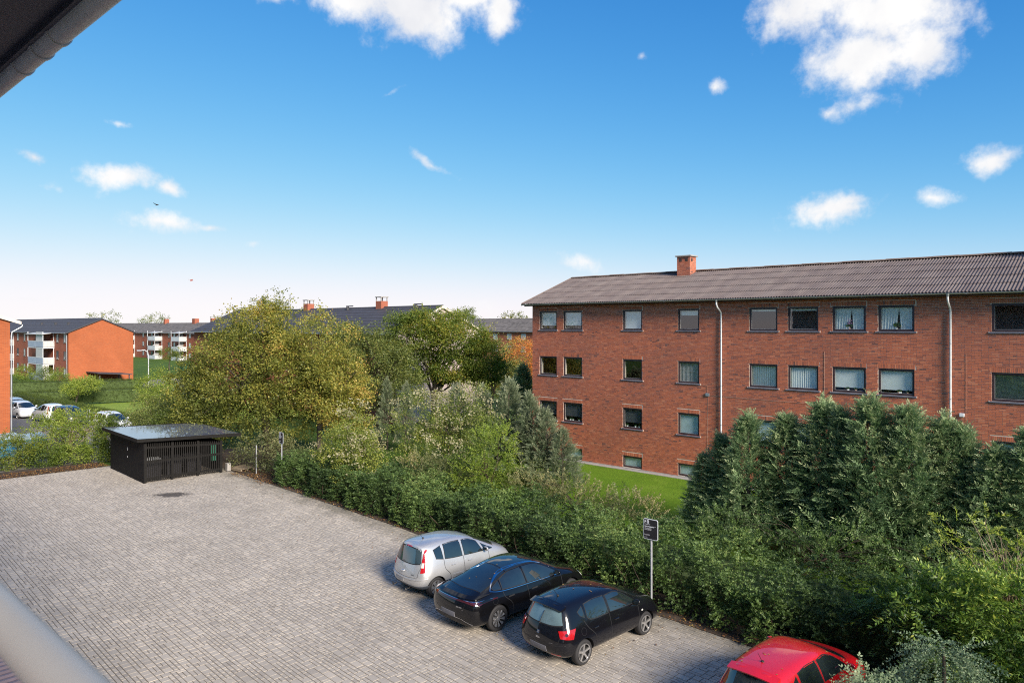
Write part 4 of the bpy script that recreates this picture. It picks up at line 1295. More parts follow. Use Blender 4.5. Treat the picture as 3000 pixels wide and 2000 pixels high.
def scatter(tpls, P, D, rng, scale=1.0, tint=.5, roll=.5):
    """copies of the templates: x axis along D, z axis as upright as it goes"""
    P = np.asarray(P, float); D = unit(np.asarray(D, float)); n = len(P)
    scale = np.broadcast_to(np.asarray(scale, float), (n,)); tint = np.broadcast_to(np.asarray(tint, float), (n,))
    up = np.tile(np.array([0, 0, 1.0]), (n, 1)) + rng.normal(0, roll, (n, 3))
    Y = unit(np.cross(up, D)); Z = np.cross(D, Y)
    Rm = np.stack([D, Y, Z], -1)                      # columns
    which = rng.integers(0, len(tpls), n)
    Vs = []; Ts = []
    for k, tp in enumerate(tpls):
        i = np.nonzero(which == k)[0]
        if not len(i): continue
        q = tp.V.reshape(-1, 3)
        v = np.einsum('nij,kj->nki', Rm[i] * scale[i][:, None, None], q) + P[i][:, None, :]
        Vs.append(v.reshape(-1, 3)); Ts.append((tint[i][:, None] + np.repeat(tp.t, 4)[None]).ravel())
    return np.concatenate(Vs), np.concatenate(Ts)

def foliage_mesh(name, parts):
    V = np.concatenate([p[0] for p in parts]); T = np.clip(np.concatenate([p[1] for p in parts]), 0, 1)
    q = np.arange(len(V), dtype=np.int32).reshape(-1, 4)
    return np_mesh(name, V, q, attr={'tint': T})

def lumpy(dirs, seed, amt=.2):
    r = np.random.default_rng(seed); out = np.ones(len(dirs))
    for k in range(7):
        a = unit(r.normal(0, 1, 3)); fr = r.uniform(2, 6); ph = r.uniform(0, 6)
        out += amt / 2.6 * np.sin(fr * (dirs @ a) * 2 + ph)
    return out

def blob_points(c, rad, n, rng, shell=.55, amt=.2, seed=0, floor=None):
    """points in a lumpy ellipsoid, denser near the outside; returns points and outward directions"""
    d = unit(rng.normal(0, 1, (n, 3)))
    r = rng.uniform(shell ** 3, 1, n) ** (1 / 3)
    k = lumpy(d, seed, amt)
    off = d * (r * k)[:, None] * np.array(rad)
    p = np.array(c) + off
    out = unit(off / np.array(rad) ** 1.0)
    if floor is not None:
        m = p[:, 2] > floor; p, out = p[m], out[m]
    return p, out

def limbs(mb, base, pts, r0, rng, hub, k=14, wig=.25):
    """trunk from base to hub and tapering limbs out to some of the points"""
    base, hub = np.array(base, float), np.array(hub, float)
    tr = [base, base + (hub - base) * .35 + rng.normal(0, wig * .3, 3) * [1, 1, 0], base + (hub - base) * .7 + rng.normal(0, wig * .4, 3) * [1, 1, 0], hub]
    tr = sample_line(tr, 9)
    mb.tube(tr, [r0 * (1.25 if i == 0 else 1 - .6 * i / 8) for i in range(9)], 9)
    if len(pts) == 0: return
    for i in rng.choice(len(pts), min(k, len(pts)), replace=False):
        e = pts[i]; s = np.array(tr[int(rng.integers(3, 9))])
        m = s + (e - s) * .5 + np.array([0, 0, rng.uniform(.0, .25) * np.linalg.norm(e - s)]) + rng.normal(0, wig * .5, 3)
        ln = sample_line([s, m, e], 7); rr = r0 * rng.uniform(.22, .42)
        mb.tube(ln, [rr * (1 - .82 * j / 6) for j in range(7)], 6, cap=False)

def tree(name, label, cat, base, blobs, leafm, rng, tpls, n, scale=1.0, group=None, trunk_r=.16, hub=None, k=14, shell=.5, amt=.22, bark='bark', tint=(.45, .16), up=.15, crown='crown', clus=0, fill=.3):
    """thing > trunk, crown; blobs: (centre, radii, share)"""
    t = empty(name, tuple(base)); tag(t, label, cat, group)
    base = np.array(base, float); pts = []; outs = []; tint_a = []
    tot = sum(b[2] for b in blobs)
    for j, (c, r_, share) in enumerate([b[:3] for b in blobs]):
        nn = int(n * share / tot); sd = int(rng.integers(1e6))
        if clus:
            # boughs: leaf clumps gathered in flattened tufts with gaps between, over a thin even filling
            kc = max(6, int(nn * (1 - fill) / clus))
            cc, co = blob_points(c, np.array(r_) * .93, kc, rng, .72, amt, seed=sd, floor=base[2] + .2)
            per = np.repeat(np.arange(len(cc)), clus)
            size = (np.mean(r_) * .26 + .12) * rng.uniform(.7, 1.35, len(cc))
            q = cc[per] + np.clip(rng.normal(0, 1, (len(per), 3)), -1.7, 1.7) * size[per][:, None] * np.array([.62, .62, .36])
            q[:, 2] -= .10 * ((q[:, :2] - cc[per][:, :2]) ** 2).sum(-1) / (size[per] + .1)
            p2, o2 = blob_points(c, np.array(r_) * .9, int(nn * fill), rng, shell * .7, amt, seed=sd, floor=base[2] + .15)
            p = np.concatenate([q, p2]); o = np.concatenate([unit(co[per] + (q - cc[per]) / size[per][:, None] * .7), o2])
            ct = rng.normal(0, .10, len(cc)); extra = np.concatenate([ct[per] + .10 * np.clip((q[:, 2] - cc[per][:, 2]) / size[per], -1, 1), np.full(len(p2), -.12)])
        else:
            p, o = blob_points(c, r_, nn, rng, shell, amt, seed=sd, floor=base[2] + .15); extra = 0
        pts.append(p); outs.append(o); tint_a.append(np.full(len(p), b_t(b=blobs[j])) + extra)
    P = np.concatenate(pts); O = np.concatenate(outs); TA = np.concatenate(tint_a)
    # clumps: neighbours share a tone
    cen = P[rng.choice(len(P), max(12, len(P) // 40), replace=False)]
    d2 = ((P[:, None, :] - cen[None]) ** 2).sum(-1) if len(P) * len(cen) < 6e6 else None
    if d2 is not None: tone = rng.normal(0, tint[1], len(cen))[d2.argmin(1)]
    else: tone = rng.normal(0, tint[1], len(P))
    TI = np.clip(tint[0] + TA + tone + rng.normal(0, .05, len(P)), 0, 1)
    D = O + rng.normal(0, .45, O.shape) + np.array([0, 0, up])
    V = scatter(tpls, P - base, D, rng, scale * rng.uniform(.75, 1.2, len(P)), TI)
    c = link(crown, foliage_mesh(crown, [V]), leafm, t)
    mb = MB()
    h = np.array(hub if hub is not None else P.mean(0)) - base
    limbs(mb, (0, 0, -.1), P - base, trunk_r, rng, h, k)
    me = mb.mesh('trunk', fix=False); link('trunk', me, M[bark], t, smooth=True)
    return t

def b_t(b): return b[3] if len(b) > 3 else 0.0

# ------------------------------------------------------------------ leaf colours
M['lf_hedge'] = leaf_mat('lf_hedge', [(0, (0.043, 0.075, 0.025)), (.35, (0.098, 0.160, 0.046)), (.65, (0.165, 0.249, 0.070)), (1, (0.290, 0.339, 0.109))], .32)
M['lf_yellow'] = leaf_mat('lf_yellow', [(0, (.075, .092, .02)), (.35, (.19, .21, .04)), (.62, (.33, .315, .06)), (.85, (.46, .37, .08)), (1, (.52, .32, .09))], .36)
M['lf_olive'] = leaf_mat('lf_olive', [(0, (0.061, 0.084, 0.024)), (.5, (0.162, 0.196, 0.047)), (1, (0.324, 0.297, 0.081))], .3)
M['lf_oak'] = leaf_mat('lf_oak', [(0, (0.040, 0.070, 0.014)), (.45, (0.121, 0.176, 0.027)), (.8, (0.242, 0.256, 0.037)), (1, (0.355, 0.267, 0.049))], .32)
M['lf_orange'] = leaf_mat('lf_orange', [(0, (0.135, 0.162, 0.041)), (.4, (0.324, 0.297, 0.068)), (.7, (0.567, 0.270, 0.068)), (1, (0.648, 0.176, 0.041))], .34)
M['lf_cypress'] = leaf_mat('lf_cypress', [(0, (0.044, 0.088, 0.046)), (.35, (0.115, 0.195, 0.090)), (.65, (0.211, 0.299, 0.140)), (1, (0.422, 0.451, 0.244))], .28)
M['lf_cypress_pale'] = leaf_mat('lf_cypress_pale', [(0, (0.050, 0.077, 0.044)), (.35, (0.121, 0.165, 0.091)), (.65, (0.209, 0.248, 0.143)), (1, (0.363, 0.363, 0.231))], .28)
M['lf_clematis'] = leaf_mat('lf_clematis', [(0, (0.085, 0.124, 0.028)), (.5, (0.248, 0.296, 0.054)), (1, (0.466, 0.435, 0.093))], .32)
M['tuft'] = leaf_mat('tuft', [(0, (.26, .23, .10)), (.5, (.46, .43, .25)), (1, (.60, .57, .40))], .25)
M['lf_lime'] = leaf_mat('lf_lime', [(0, (0.088, 0.135, 0.024)), (.5, (0.230, 0.311, 0.047)), (1, (0.432, 0.446, 0.095))], .36)
M['lf_brown'] = leaf_mat('lf_brown', [(0, (0.073, 0.089, 0.036)), (.5, (0.179, 0.194, 0.073)), (1, (0.341, 0.276, 0.130))], .25)
M['lf_laurel'] = leaf_mat('lf_laurel', [(0, (0.042, 0.091, 0.022)), (.45, (0.135, 0.221, 0.040)), (.8, (0.291, 0.382, 0.075)), (1, (0.499, 0.522, 0.112))], .28, .4)
M['lf_weep'] = leaf_mat('lf_weep', [(0, (0.049, 0.089, 0.046)), (.5, (0.138, 0.203, 0.106)), (1, (0.324, 0.389, 0.227))], .2)
M['lf_clip'] = leaf_mat('lf_clip', [(0, (0.030, 0.052, 0.010)), (.5, (0.073, 0.108, 0.017)), (1, (0.136, 0.170, 0.029))], .22)
M['lf_litter'] = leaf_mat('lf_litter', [(0, (.06, .03, .015)), (.5, (.20, .09, .035)), (.8, (.33, .17, .06)), (1, (.42, .30, .08))], .1)

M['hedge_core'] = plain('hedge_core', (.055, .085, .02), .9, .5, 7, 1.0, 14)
RNG = np.random.default_rng(2024)
T_sprig = [tpl_sprig(RNG, 6, .34, .078, .024, d) for d in (.15, .35, .5, .3)]
T_privet = [tpl_sprig(RNG, 7, .19, .056, .021, d, spread=1.0, flat=.8, tjit=.14) for d in (.1, .3, .5, .2)]
T_sprig_s = [tpl_sprig(RNG, 6, .30, .06, .019, d, tjit=.12) for d in (.1, .3, .45)]
T_clump = [tpl_clump(RNG, 30, .55, .125, .040) for _ in range(5)]
T_clump_oak = [tpl_clump(RNG, 34, .50, .12, .048, droop=.05) for _ in range(5)]
T_spray = [tpl_spray(RNG, 8, .62, .15, .024, n) for n in (.2, .35, .55, .4)]
T_tuft = [tpl_tuft(RNG, 9, .055) for _ in range(3)]
T_laurel = [tpl_sprig(RNG, 8, .38, .105, .020, d, spread=.75) for d in (.25, .5, .7)]
T_weep = [tpl_sprig(RNG, 14, .9, .06, .02, d, spread=.8) for d in (.35, .55, .8)]

# ------------------------------------------------------------------ the long loose hedge between lot and lawn
def long_hedge():
    rng = np.random.default_rng(5)
    h = empty('hedge', LW(-20, 19.3), LOT); tag(h, 'long loose green hedge between the parking lot and the lawn', 'hedge')
    p0, p1 = -35.3, 6.5; q0, q1 = 17.5, 21.2
    def height(p): return 1.36 + .12 * np.sin(p * .9) + .10 * np.sin(p * 2.3 + 1) + np.where(p < -30, -.05, 0) + np.clip((p + 12) * .02, 0, .15)
    def front(p): return q0 + .16 * np.sin(p * 1.7 + .5) + .10 * np.sin(p * 3.9)
    parts = []
    def put(n, kind):
        p = rng.uniform(p0, p1, n)
        H = height(p); F_ = front(p)
        if kind == 'front':
            z = H * rng.uniform(.04, 1, n) ** .9; q = F_ + .35 * (1 - z / H) ** 2 * 0 + rng.uniform(-.12, .22, n) + .30 * (z / H) ** 2
            d = np.stack([rng.normal(0, .5, n), np.full(n, -1.0), rng.normal(.35, .45, n)], -1)
        elif kind == 'top':
            q = rng.uniform(F_, q1, n); z = H + rng.uniform(-.25, .10, n) + .16 * np.sin(p * 2.1 + q * 2.4) + .10 * np.sin(p * 5 + q * 3)
            d = np.stack([rng.normal(0, .8, n), rng.normal(-.35, .7, n), rng.uniform(-.1, .6, n)], -1)
        elif kind == 'whip':
            q = rng.uniform(F_, q1, n); z = H + rng.uniform(.0, .18, n); d = np.stack([rng.normal(0, .35, n), rng.normal(-.1, .35, n), np.full(n, 1.0)], -1)
        else:
            q = rng.uniform(F_ + .15, q1, n); z = H * rng.uniform(.1, .9, n); d = rng.normal(0, 1, (n, 3))
        lump = np.sin(p * 5.1 + 1.3 * np.sin(q * 2.2)) * np.sin(q * 4.3 + z * 3.7 + .8 * np.sin(p * 1.9)) + .6 * np.sin(p * 8.7 + z * 6.1 + q * 3)
        if kind in ('front', 'top'):
            keep = lump > rng.uniform(-1.3, .1, n)
            q = q - np.where(kind == 'front', .13 * lump, 0); z = z + np.where(kind == 'top', .10 * lump, 0)
            p, q, z, d, lump, H = p[keep], q[keep], z[keep], d[keep], lump[keep], H[keep]; n = len(p)
        P = np.stack([p + 20, q - 19.3, z], -1)
        patch = .16 * np.sin(p * 1.3 + q * 1.1) + .13 * np.sin(p * .53 + 2) + .08 * np.sin(p * 4.1 - q * 3)
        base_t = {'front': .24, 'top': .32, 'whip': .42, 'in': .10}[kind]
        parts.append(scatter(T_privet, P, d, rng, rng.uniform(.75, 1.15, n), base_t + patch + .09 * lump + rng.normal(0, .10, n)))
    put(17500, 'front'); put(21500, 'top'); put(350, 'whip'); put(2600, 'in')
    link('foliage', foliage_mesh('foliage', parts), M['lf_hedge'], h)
    mb = MB()
    for i in range(330):
        p = rng.uniform(p0, p1); q = front(p) + rng.uniform(.15, 1.2); hh = float(height(p))
        a = np.array([p + 20, q - 19.3, 0.0]); b = a + np.array([rng.normal(0, .3), rng.normal(-.18, .2), hh * rng.uniform(.5, .95)])
        m = (a + b) / 2 + rng.normal(0, .12, 3)
        mb.tube(sample_line([a, m, b], 5), [.016, .014, .012, .009, .005], 5, cap=False)
    link('stems', mb.mesh('stems', fix=False), M['twig'], h)['kind'] = 'stuff'
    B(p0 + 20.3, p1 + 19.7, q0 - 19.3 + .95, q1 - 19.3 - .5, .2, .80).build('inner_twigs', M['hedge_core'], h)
long_hedge()

# ------------------------------------------------------------------ conifers
def conifer_mesh(seed, h, r0, n, lean=.0):
    rng = np.random.default_rng(seed)
    f = rng.uniform(.10, 1, n) ** .82                  # height share
    a = rng.uniform(0, 2 * math.pi, n)
    prof = r0 * (1 - f) ** .78 * (1 - .35 * np.exp(-f * 9)) + .05
    lob = 1 + .22 * np.sin(a * 3 + seed + f * 7) + .15 * np.sin(a * 5 - f * 16 + 2 * seed)
    rr = prof * lob * rng.uniform(.35, 1.06, n) ** .7
    P = np.stack([rr * np.cos(a) + lean * f * h, rr * np.sin(a), f * h * .93 - .12 * rr], -1)
    el = .75 + .9 * f ** 2
    D = np.stack([np.cos(a), np.sin(a), el + rng.normal(0, .4, n)], -1) + rng.normal(0, .35, (n, 3))
    sc = rng.uniform(.55, 1.05, n) * (.62 + .45 * (1 - f)) * (h / 5.6) ** .5
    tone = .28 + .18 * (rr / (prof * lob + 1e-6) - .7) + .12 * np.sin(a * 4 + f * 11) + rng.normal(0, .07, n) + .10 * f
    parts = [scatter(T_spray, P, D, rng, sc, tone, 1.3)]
    k = 26                                              # leader tips
    P2 = np.stack([rng.normal(0, .06, k) + lean * h, rng.normal(0, .06, k), h * rng.uniform(.84, .97, k)], -1)
    D2 = np.stack([rng.normal(0, .3, k), rng.normal(0, .3, k), np.ones(k)], -1)
    parts.append(scatter(T_spray, P2, D2, rng, .5 * (h / 5.6) ** .5, .55))
    me = foliage_mesh('crown', parts)
    tm = MB().tube(sample_line([(0, 0, -.1), (lean * h * .3, 0, h * .5), (lean * h, 0, h * .93)], 8), [.09 * (1 - .8 * i / 7) * (h / 5) for i in range(8)], 8)
    for i in range(46):
        ff = rng.uniform(.08, .75); aa = rng.uniform(0, 6.28); R_ = r0 * (1 - ff) ** .62 * .8
        tm.tube([(lean * ff * h * .6, 0, ff * h * .85), (R_ * math.cos(aa), R_ * math.sin(aa), ff * h * .93 + .15)], [.018, .006], 4, cap=False)
    return me, tm.mesh('trunk', fix=False)

def conifers():
    kinds = [conifer_mesh(s, 5.6, r, 1750, l) for s, r, l in ((1, 1.12, .01), (2, 1.0, -.015), (3, 1.2, .0), (4, 1.05, .02))]
    pale = [conifer_mesh(s, 4.6, r, 1000, l) for s, r, l in ((11, 1.15, .02), (12, 1.3, -.02))]
    rng = random.Random(4)
    def put(x, y, h, kind, mat, lab, grp, s=1.0, base_h=5.6):
        t = empty('conifer', (x, y, -.05), rng.uniform(0, 6.28)); tag(t, lab, 'conifer', grp)
        cm, tmesh = kind
        key = cm.name + mat
        if key not in _cm:
            c2 = cm.copy(); c2.materials.clear(); c2.materials.append(M[mat]); t2 = tmesh.copy(); t2.materials.clear(); t2.materials.append(M['bark']); _cm[key] = (c2, t2)
        c = link('crown', _cm[key][0], None, t); k = link('trunk', _cm[key][1], None, t)
        sc = h / base_h; t.scale = (s * sc ** .4, s * sc ** .4, sc)
    _cm = {}
    right = [(-13.0, 3.4, .8, 'short bushy conifer at the left end of the dark row, beside the lawn'), (-12.2, 4.2, .95, 'second conifer from the lawn in the dark row'), (-11.15, 5.1, 1.1, 'third conifer from the lawn in the dark row'),
             (-9.95, 5.2, 1.1, 'fourth conifer from the lawn in the dark row'), (-8.65, 5.75, 1.15, 'fifth conifer from the lawn, below the gap between windows'), (-7.95, 5.55, .9, 'sixth conifer from the lawn in the dark row'), (-7.0, 6.0, 1.15, 'tallest pointed conifer in the middle of the dark row'),
             (-6.0, 5.85, 1.05, 'pointed conifer with bare pale leader just left of the right downpipe'), (-5.0, 5.5, 1.05, 'conifer standing in front of the right downpipe'), (-4.4, 5.25, .9, 'conifer just right of the right downpipe'), (-3.55, 4.75, 1.05, 'low conifer near the right edge below the large window'), (-2.75, 5.4, 1.1, 'conifer cut by the right edge of the picture')]
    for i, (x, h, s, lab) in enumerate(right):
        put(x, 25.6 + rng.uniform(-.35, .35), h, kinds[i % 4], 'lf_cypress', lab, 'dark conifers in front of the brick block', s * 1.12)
    left = [(-21.7, 27.8, 3.3, 1.0, 'small silvery conifer nearest the lawn, left of the basement window'), (-22.9, 28.1, 4.1, 1.1, 'silvery conifer second from the lawn on the left row'), (-24.1, 28.3, 4.85, 1.15, 'silvery conifer in front of the left corner of the brick block'),
            (-26.1, 28.6, 5.4, 1.15, 'tall silvery conifer just left of the brick block corner'), (-27.9, 28.6, 5.0, 1.1, 'silvery conifer at the right side of the flowering climber'), (-30.2, 28.9, 4.9, 1.1, 'silvery conifer behind the flowering climber')]
    for i, (x, y, h, s, lab) in enumerate(left): put(x, y, h, pale[i % 2], 'lf_cypress_pale', lab, 'silvery conifers left of the lawn', s, 4.6)
    for (x, y, h, lab) in ((-38.2, 30.0, 4.8, 'slender bluish conifer tip in front of the olive tree'), (-36.6, 30.2, 4.6, 'second slender bluish conifer tip left of the climber')):
        put(x, y, h, pale[0], 'lf_cypress_pale', lab, 'slender conifers behind the climber', .7, 4.6)
    put(-32.2, 36.9, 5.7, kinds[2], 'lf_cypress', 'dark upright conifer against the left end of the brick block', None, 1.15)
    put(-33.4, 37.6, 4.7, kinds[1], 'lf_cypress', 'lower dark conifer beside the left end of the brick block', None, 1.1)
conifers()

# ------------------------------------------------------------------ broadleaved trees
def trees():
    rng = np.random.default_rng(77)
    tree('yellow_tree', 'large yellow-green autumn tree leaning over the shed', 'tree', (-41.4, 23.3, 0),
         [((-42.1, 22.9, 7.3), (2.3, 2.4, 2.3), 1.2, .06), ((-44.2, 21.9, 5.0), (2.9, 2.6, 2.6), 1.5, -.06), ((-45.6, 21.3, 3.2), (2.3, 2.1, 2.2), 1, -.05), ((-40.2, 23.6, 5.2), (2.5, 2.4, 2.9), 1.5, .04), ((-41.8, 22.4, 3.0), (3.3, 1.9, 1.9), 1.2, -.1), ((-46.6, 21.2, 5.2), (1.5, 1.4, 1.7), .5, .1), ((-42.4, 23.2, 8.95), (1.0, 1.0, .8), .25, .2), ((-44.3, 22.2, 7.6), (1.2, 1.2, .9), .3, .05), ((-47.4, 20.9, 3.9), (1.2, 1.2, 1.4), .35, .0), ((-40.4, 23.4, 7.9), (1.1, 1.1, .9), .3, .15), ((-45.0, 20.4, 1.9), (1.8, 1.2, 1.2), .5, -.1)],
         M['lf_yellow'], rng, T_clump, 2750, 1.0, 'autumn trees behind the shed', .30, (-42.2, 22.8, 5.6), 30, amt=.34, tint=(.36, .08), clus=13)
    tree('yellow_tree', 'golden rounded tree right of the large yellow-green tree', 'tree', (-37.6, 24.4, 0),
         [((-37.9, 24.4, 6.4), (2.2, 2.2, 2.3), 1.2, .12), ((-36.3, 24.6, 4.9), (1.9, 1.9, 2.0), 1, .05), ((-35.5, 24.8, 3.3), (1.4, 1.5, 1.6), .6, .12), ((-38.5, 24.2, 4.0), (2.2, 1.9, 2.0), 1, -.06)],
         M['lf_yellow'], rng, T_clump, 1500, .95, 'autumn trees behind the shed', .2, (-37.5, 24.4, 5.0), 18, amt=.28, tint=(.50, .08), clus=13)
    tree('olive_tree', 'duller olive green tree behind the golden tree', 'tree', (-40.8, 31.2, 0),
         [((-40.9, 31.2, 6.4), (2.1, 2.1, 2.2), 1, 0), ((-39.7, 31.6, 4.6), (2.2, 2.0, 2.2), 1, .05), ((-43.5, 30.3, 6.3), (2.0, 2.0, 1.9), .8, 0)],
         M['lf_olive'], rng, T_clump, 1150, 1.0, None, .2, (-40.8, 31.2, 5), 20, amt=.28, tint=(.45, .08), clus=12)
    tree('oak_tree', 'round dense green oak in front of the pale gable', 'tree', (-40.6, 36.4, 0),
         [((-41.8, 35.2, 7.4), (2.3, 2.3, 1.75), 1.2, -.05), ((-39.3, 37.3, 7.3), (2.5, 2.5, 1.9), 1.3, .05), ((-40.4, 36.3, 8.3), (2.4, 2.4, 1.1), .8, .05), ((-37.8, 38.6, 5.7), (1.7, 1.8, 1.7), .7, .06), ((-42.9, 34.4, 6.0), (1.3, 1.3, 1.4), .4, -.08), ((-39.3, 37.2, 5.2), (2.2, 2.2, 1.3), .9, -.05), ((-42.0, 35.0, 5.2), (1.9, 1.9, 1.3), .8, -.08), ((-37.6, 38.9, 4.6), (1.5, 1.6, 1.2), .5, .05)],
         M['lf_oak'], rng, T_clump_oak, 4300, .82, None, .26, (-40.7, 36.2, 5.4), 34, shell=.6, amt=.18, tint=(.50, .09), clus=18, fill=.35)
    tree('autumn_tree', 'orange tinged tree beyond the lawn by the brick corner', 'tree', (-48, 54, 0), [((-47.4, 54.3, 4.6), (2.4, 2.4, 2.2), 1, .22), ((-48.5, 52.5, 3.4), (2.6, 2.4, 2.0), 1, -.05)], M['lf_orange'], rng, T_clump, 700, 1.0, None, .15, None, 10, tint=(.38, .18))
    tree('autumn_tree', 'thin half bare brownish tree right of the oak', 'tree', (-45.6, 47.5, 0), [((-45.4, 47.4, 4.6), (2.1, 2.0, 2.9), 1, 0), ((-44, 48.5, 3.0), (1.8, 1.8, 1.8), .6, .1)], M['lf_olive'], rng, T_clump, 330, 1.0, None, .14, None, 26, tint=(.6, .16))
    tree('lawn_tree', 'small leaning tree standing on the sunlit lawn', 'tree', (-87.7, 26.2, -.6), [((-87.5, 26.9, 1.75), (1.5, 1.7, .75), 1, 0), ((-87.2, 25.9, 1.4), (1.0, 1.1, .6), .5, .05), ((-87.9, 27.8, 1.9), (1.0, 1.1, .5), .4, .05)], M['lf_lime'], rng, T_clump, 260, .9, None, .12, (-87.5, 26.5, .9), 10, tint=(.5, .12))
    # mass left of the yellow tree, beyond the shed
    tree('shrub', 'grey-green willowy shrub left of the yellow tree beyond the shed', 'shrub', (-52.0, 20.6, 0), [((-52.0, 20.6, 1.6), (1.9, 1.8, 1.9), 1, 0), ((-50.6, 20.9, 1.4), (1.6, 1.5, 1.7), .7, -.05)], M['lf_olive'], rng, T_clump, 620, .8, None, .06, None, 40, tint=(.40, .12), bark='bark_light')
    tree('shrub', 'fresh green shrub under the yellow tree behind the shed roof', 'shrub', (-49.2, 20.2, 0), [((-49.0, 20.2, 1.3), (1.5, 1.3, 1.3), 1, 0), ((-47.5, 20.6, 1.5), (1.8, 1.5, 1.3), .8, .05)], M['lf_clip'], rng, T_clump, 420, .8, None, .05, None, 16, tint=(.5, .15))
    tree('shrub', 'tall yellow-lime shrub in front of the far balconies', 'shrub', (-64.0, 25.4, -.1), [((-64.0, 25.4, 2.7), (1.5, 1.5, 1.7), 1, .1), ((-62.4, 25.6, 1.7), (1.7, 1.5, 1.5), 1, 0)], M['lf_lime'], rng, T_clump, 420, .9, None, .07, None, 16, tint=(.5, .14))
    tree('shrub', 'dark bramble thicket between shed and far parking sign', 'shrub', (-38.0, 20.8, 0), [((-37.8, 20.9, .9), (2.6, 1.4, 1.1), 1, -.1), ((-35.6, 21.0, .8), (1.5, 1.4, 1.1), .5, 0)], M['lf_brown'], rng, T_clump, 300, .75, None, .04, None, 70, tint=(.30, .16), bark='twig')
trees()

# ------------------------------------------------------------------ climbers and shrubs in front of the conifers
def tufts_on(t, blobs, n, rng, base):
    P = []; O = []
    for (c, r_, s, *_) in blobs:
        p, o = blob_points(c, np.array(r_) * 1.03, int(n * s), rng, .9, .22, seed=int(rng.integers(1e6)), floor=.4)
        P.append(p); O.append(o)
    P, O = np.concatenate(P), np.concatenate(O)
    m = (O[:, 2] > -.15) & (np.sin(P[:, 0] * 2.3 + P[:, 2] * 1.9) + np.sin(P[:, 2] * 3.1 - P[:, 0] * 1.1) + O[:, 2] > -.1)
    P, O = P[m], O[m]
    k = 9
    P = np.repeat(P, k, 0) + rng.normal(0, .15, (len(P) * k, 3)) * np.array([1, 1, .6]); O = np.repeat(O, k, 0)
    V = scatter(T_tuft, P - base, O + rng.normal(0, .3, O.shape), rng, rng.uniform(.8, 1.5, len(P)), .5 + rng.normal(0, .18, len(P)))
    o = link('seed_heads', foliage_mesh('seed_heads', [V]), M['tuft'], t); o['kind'] = 'stuff'

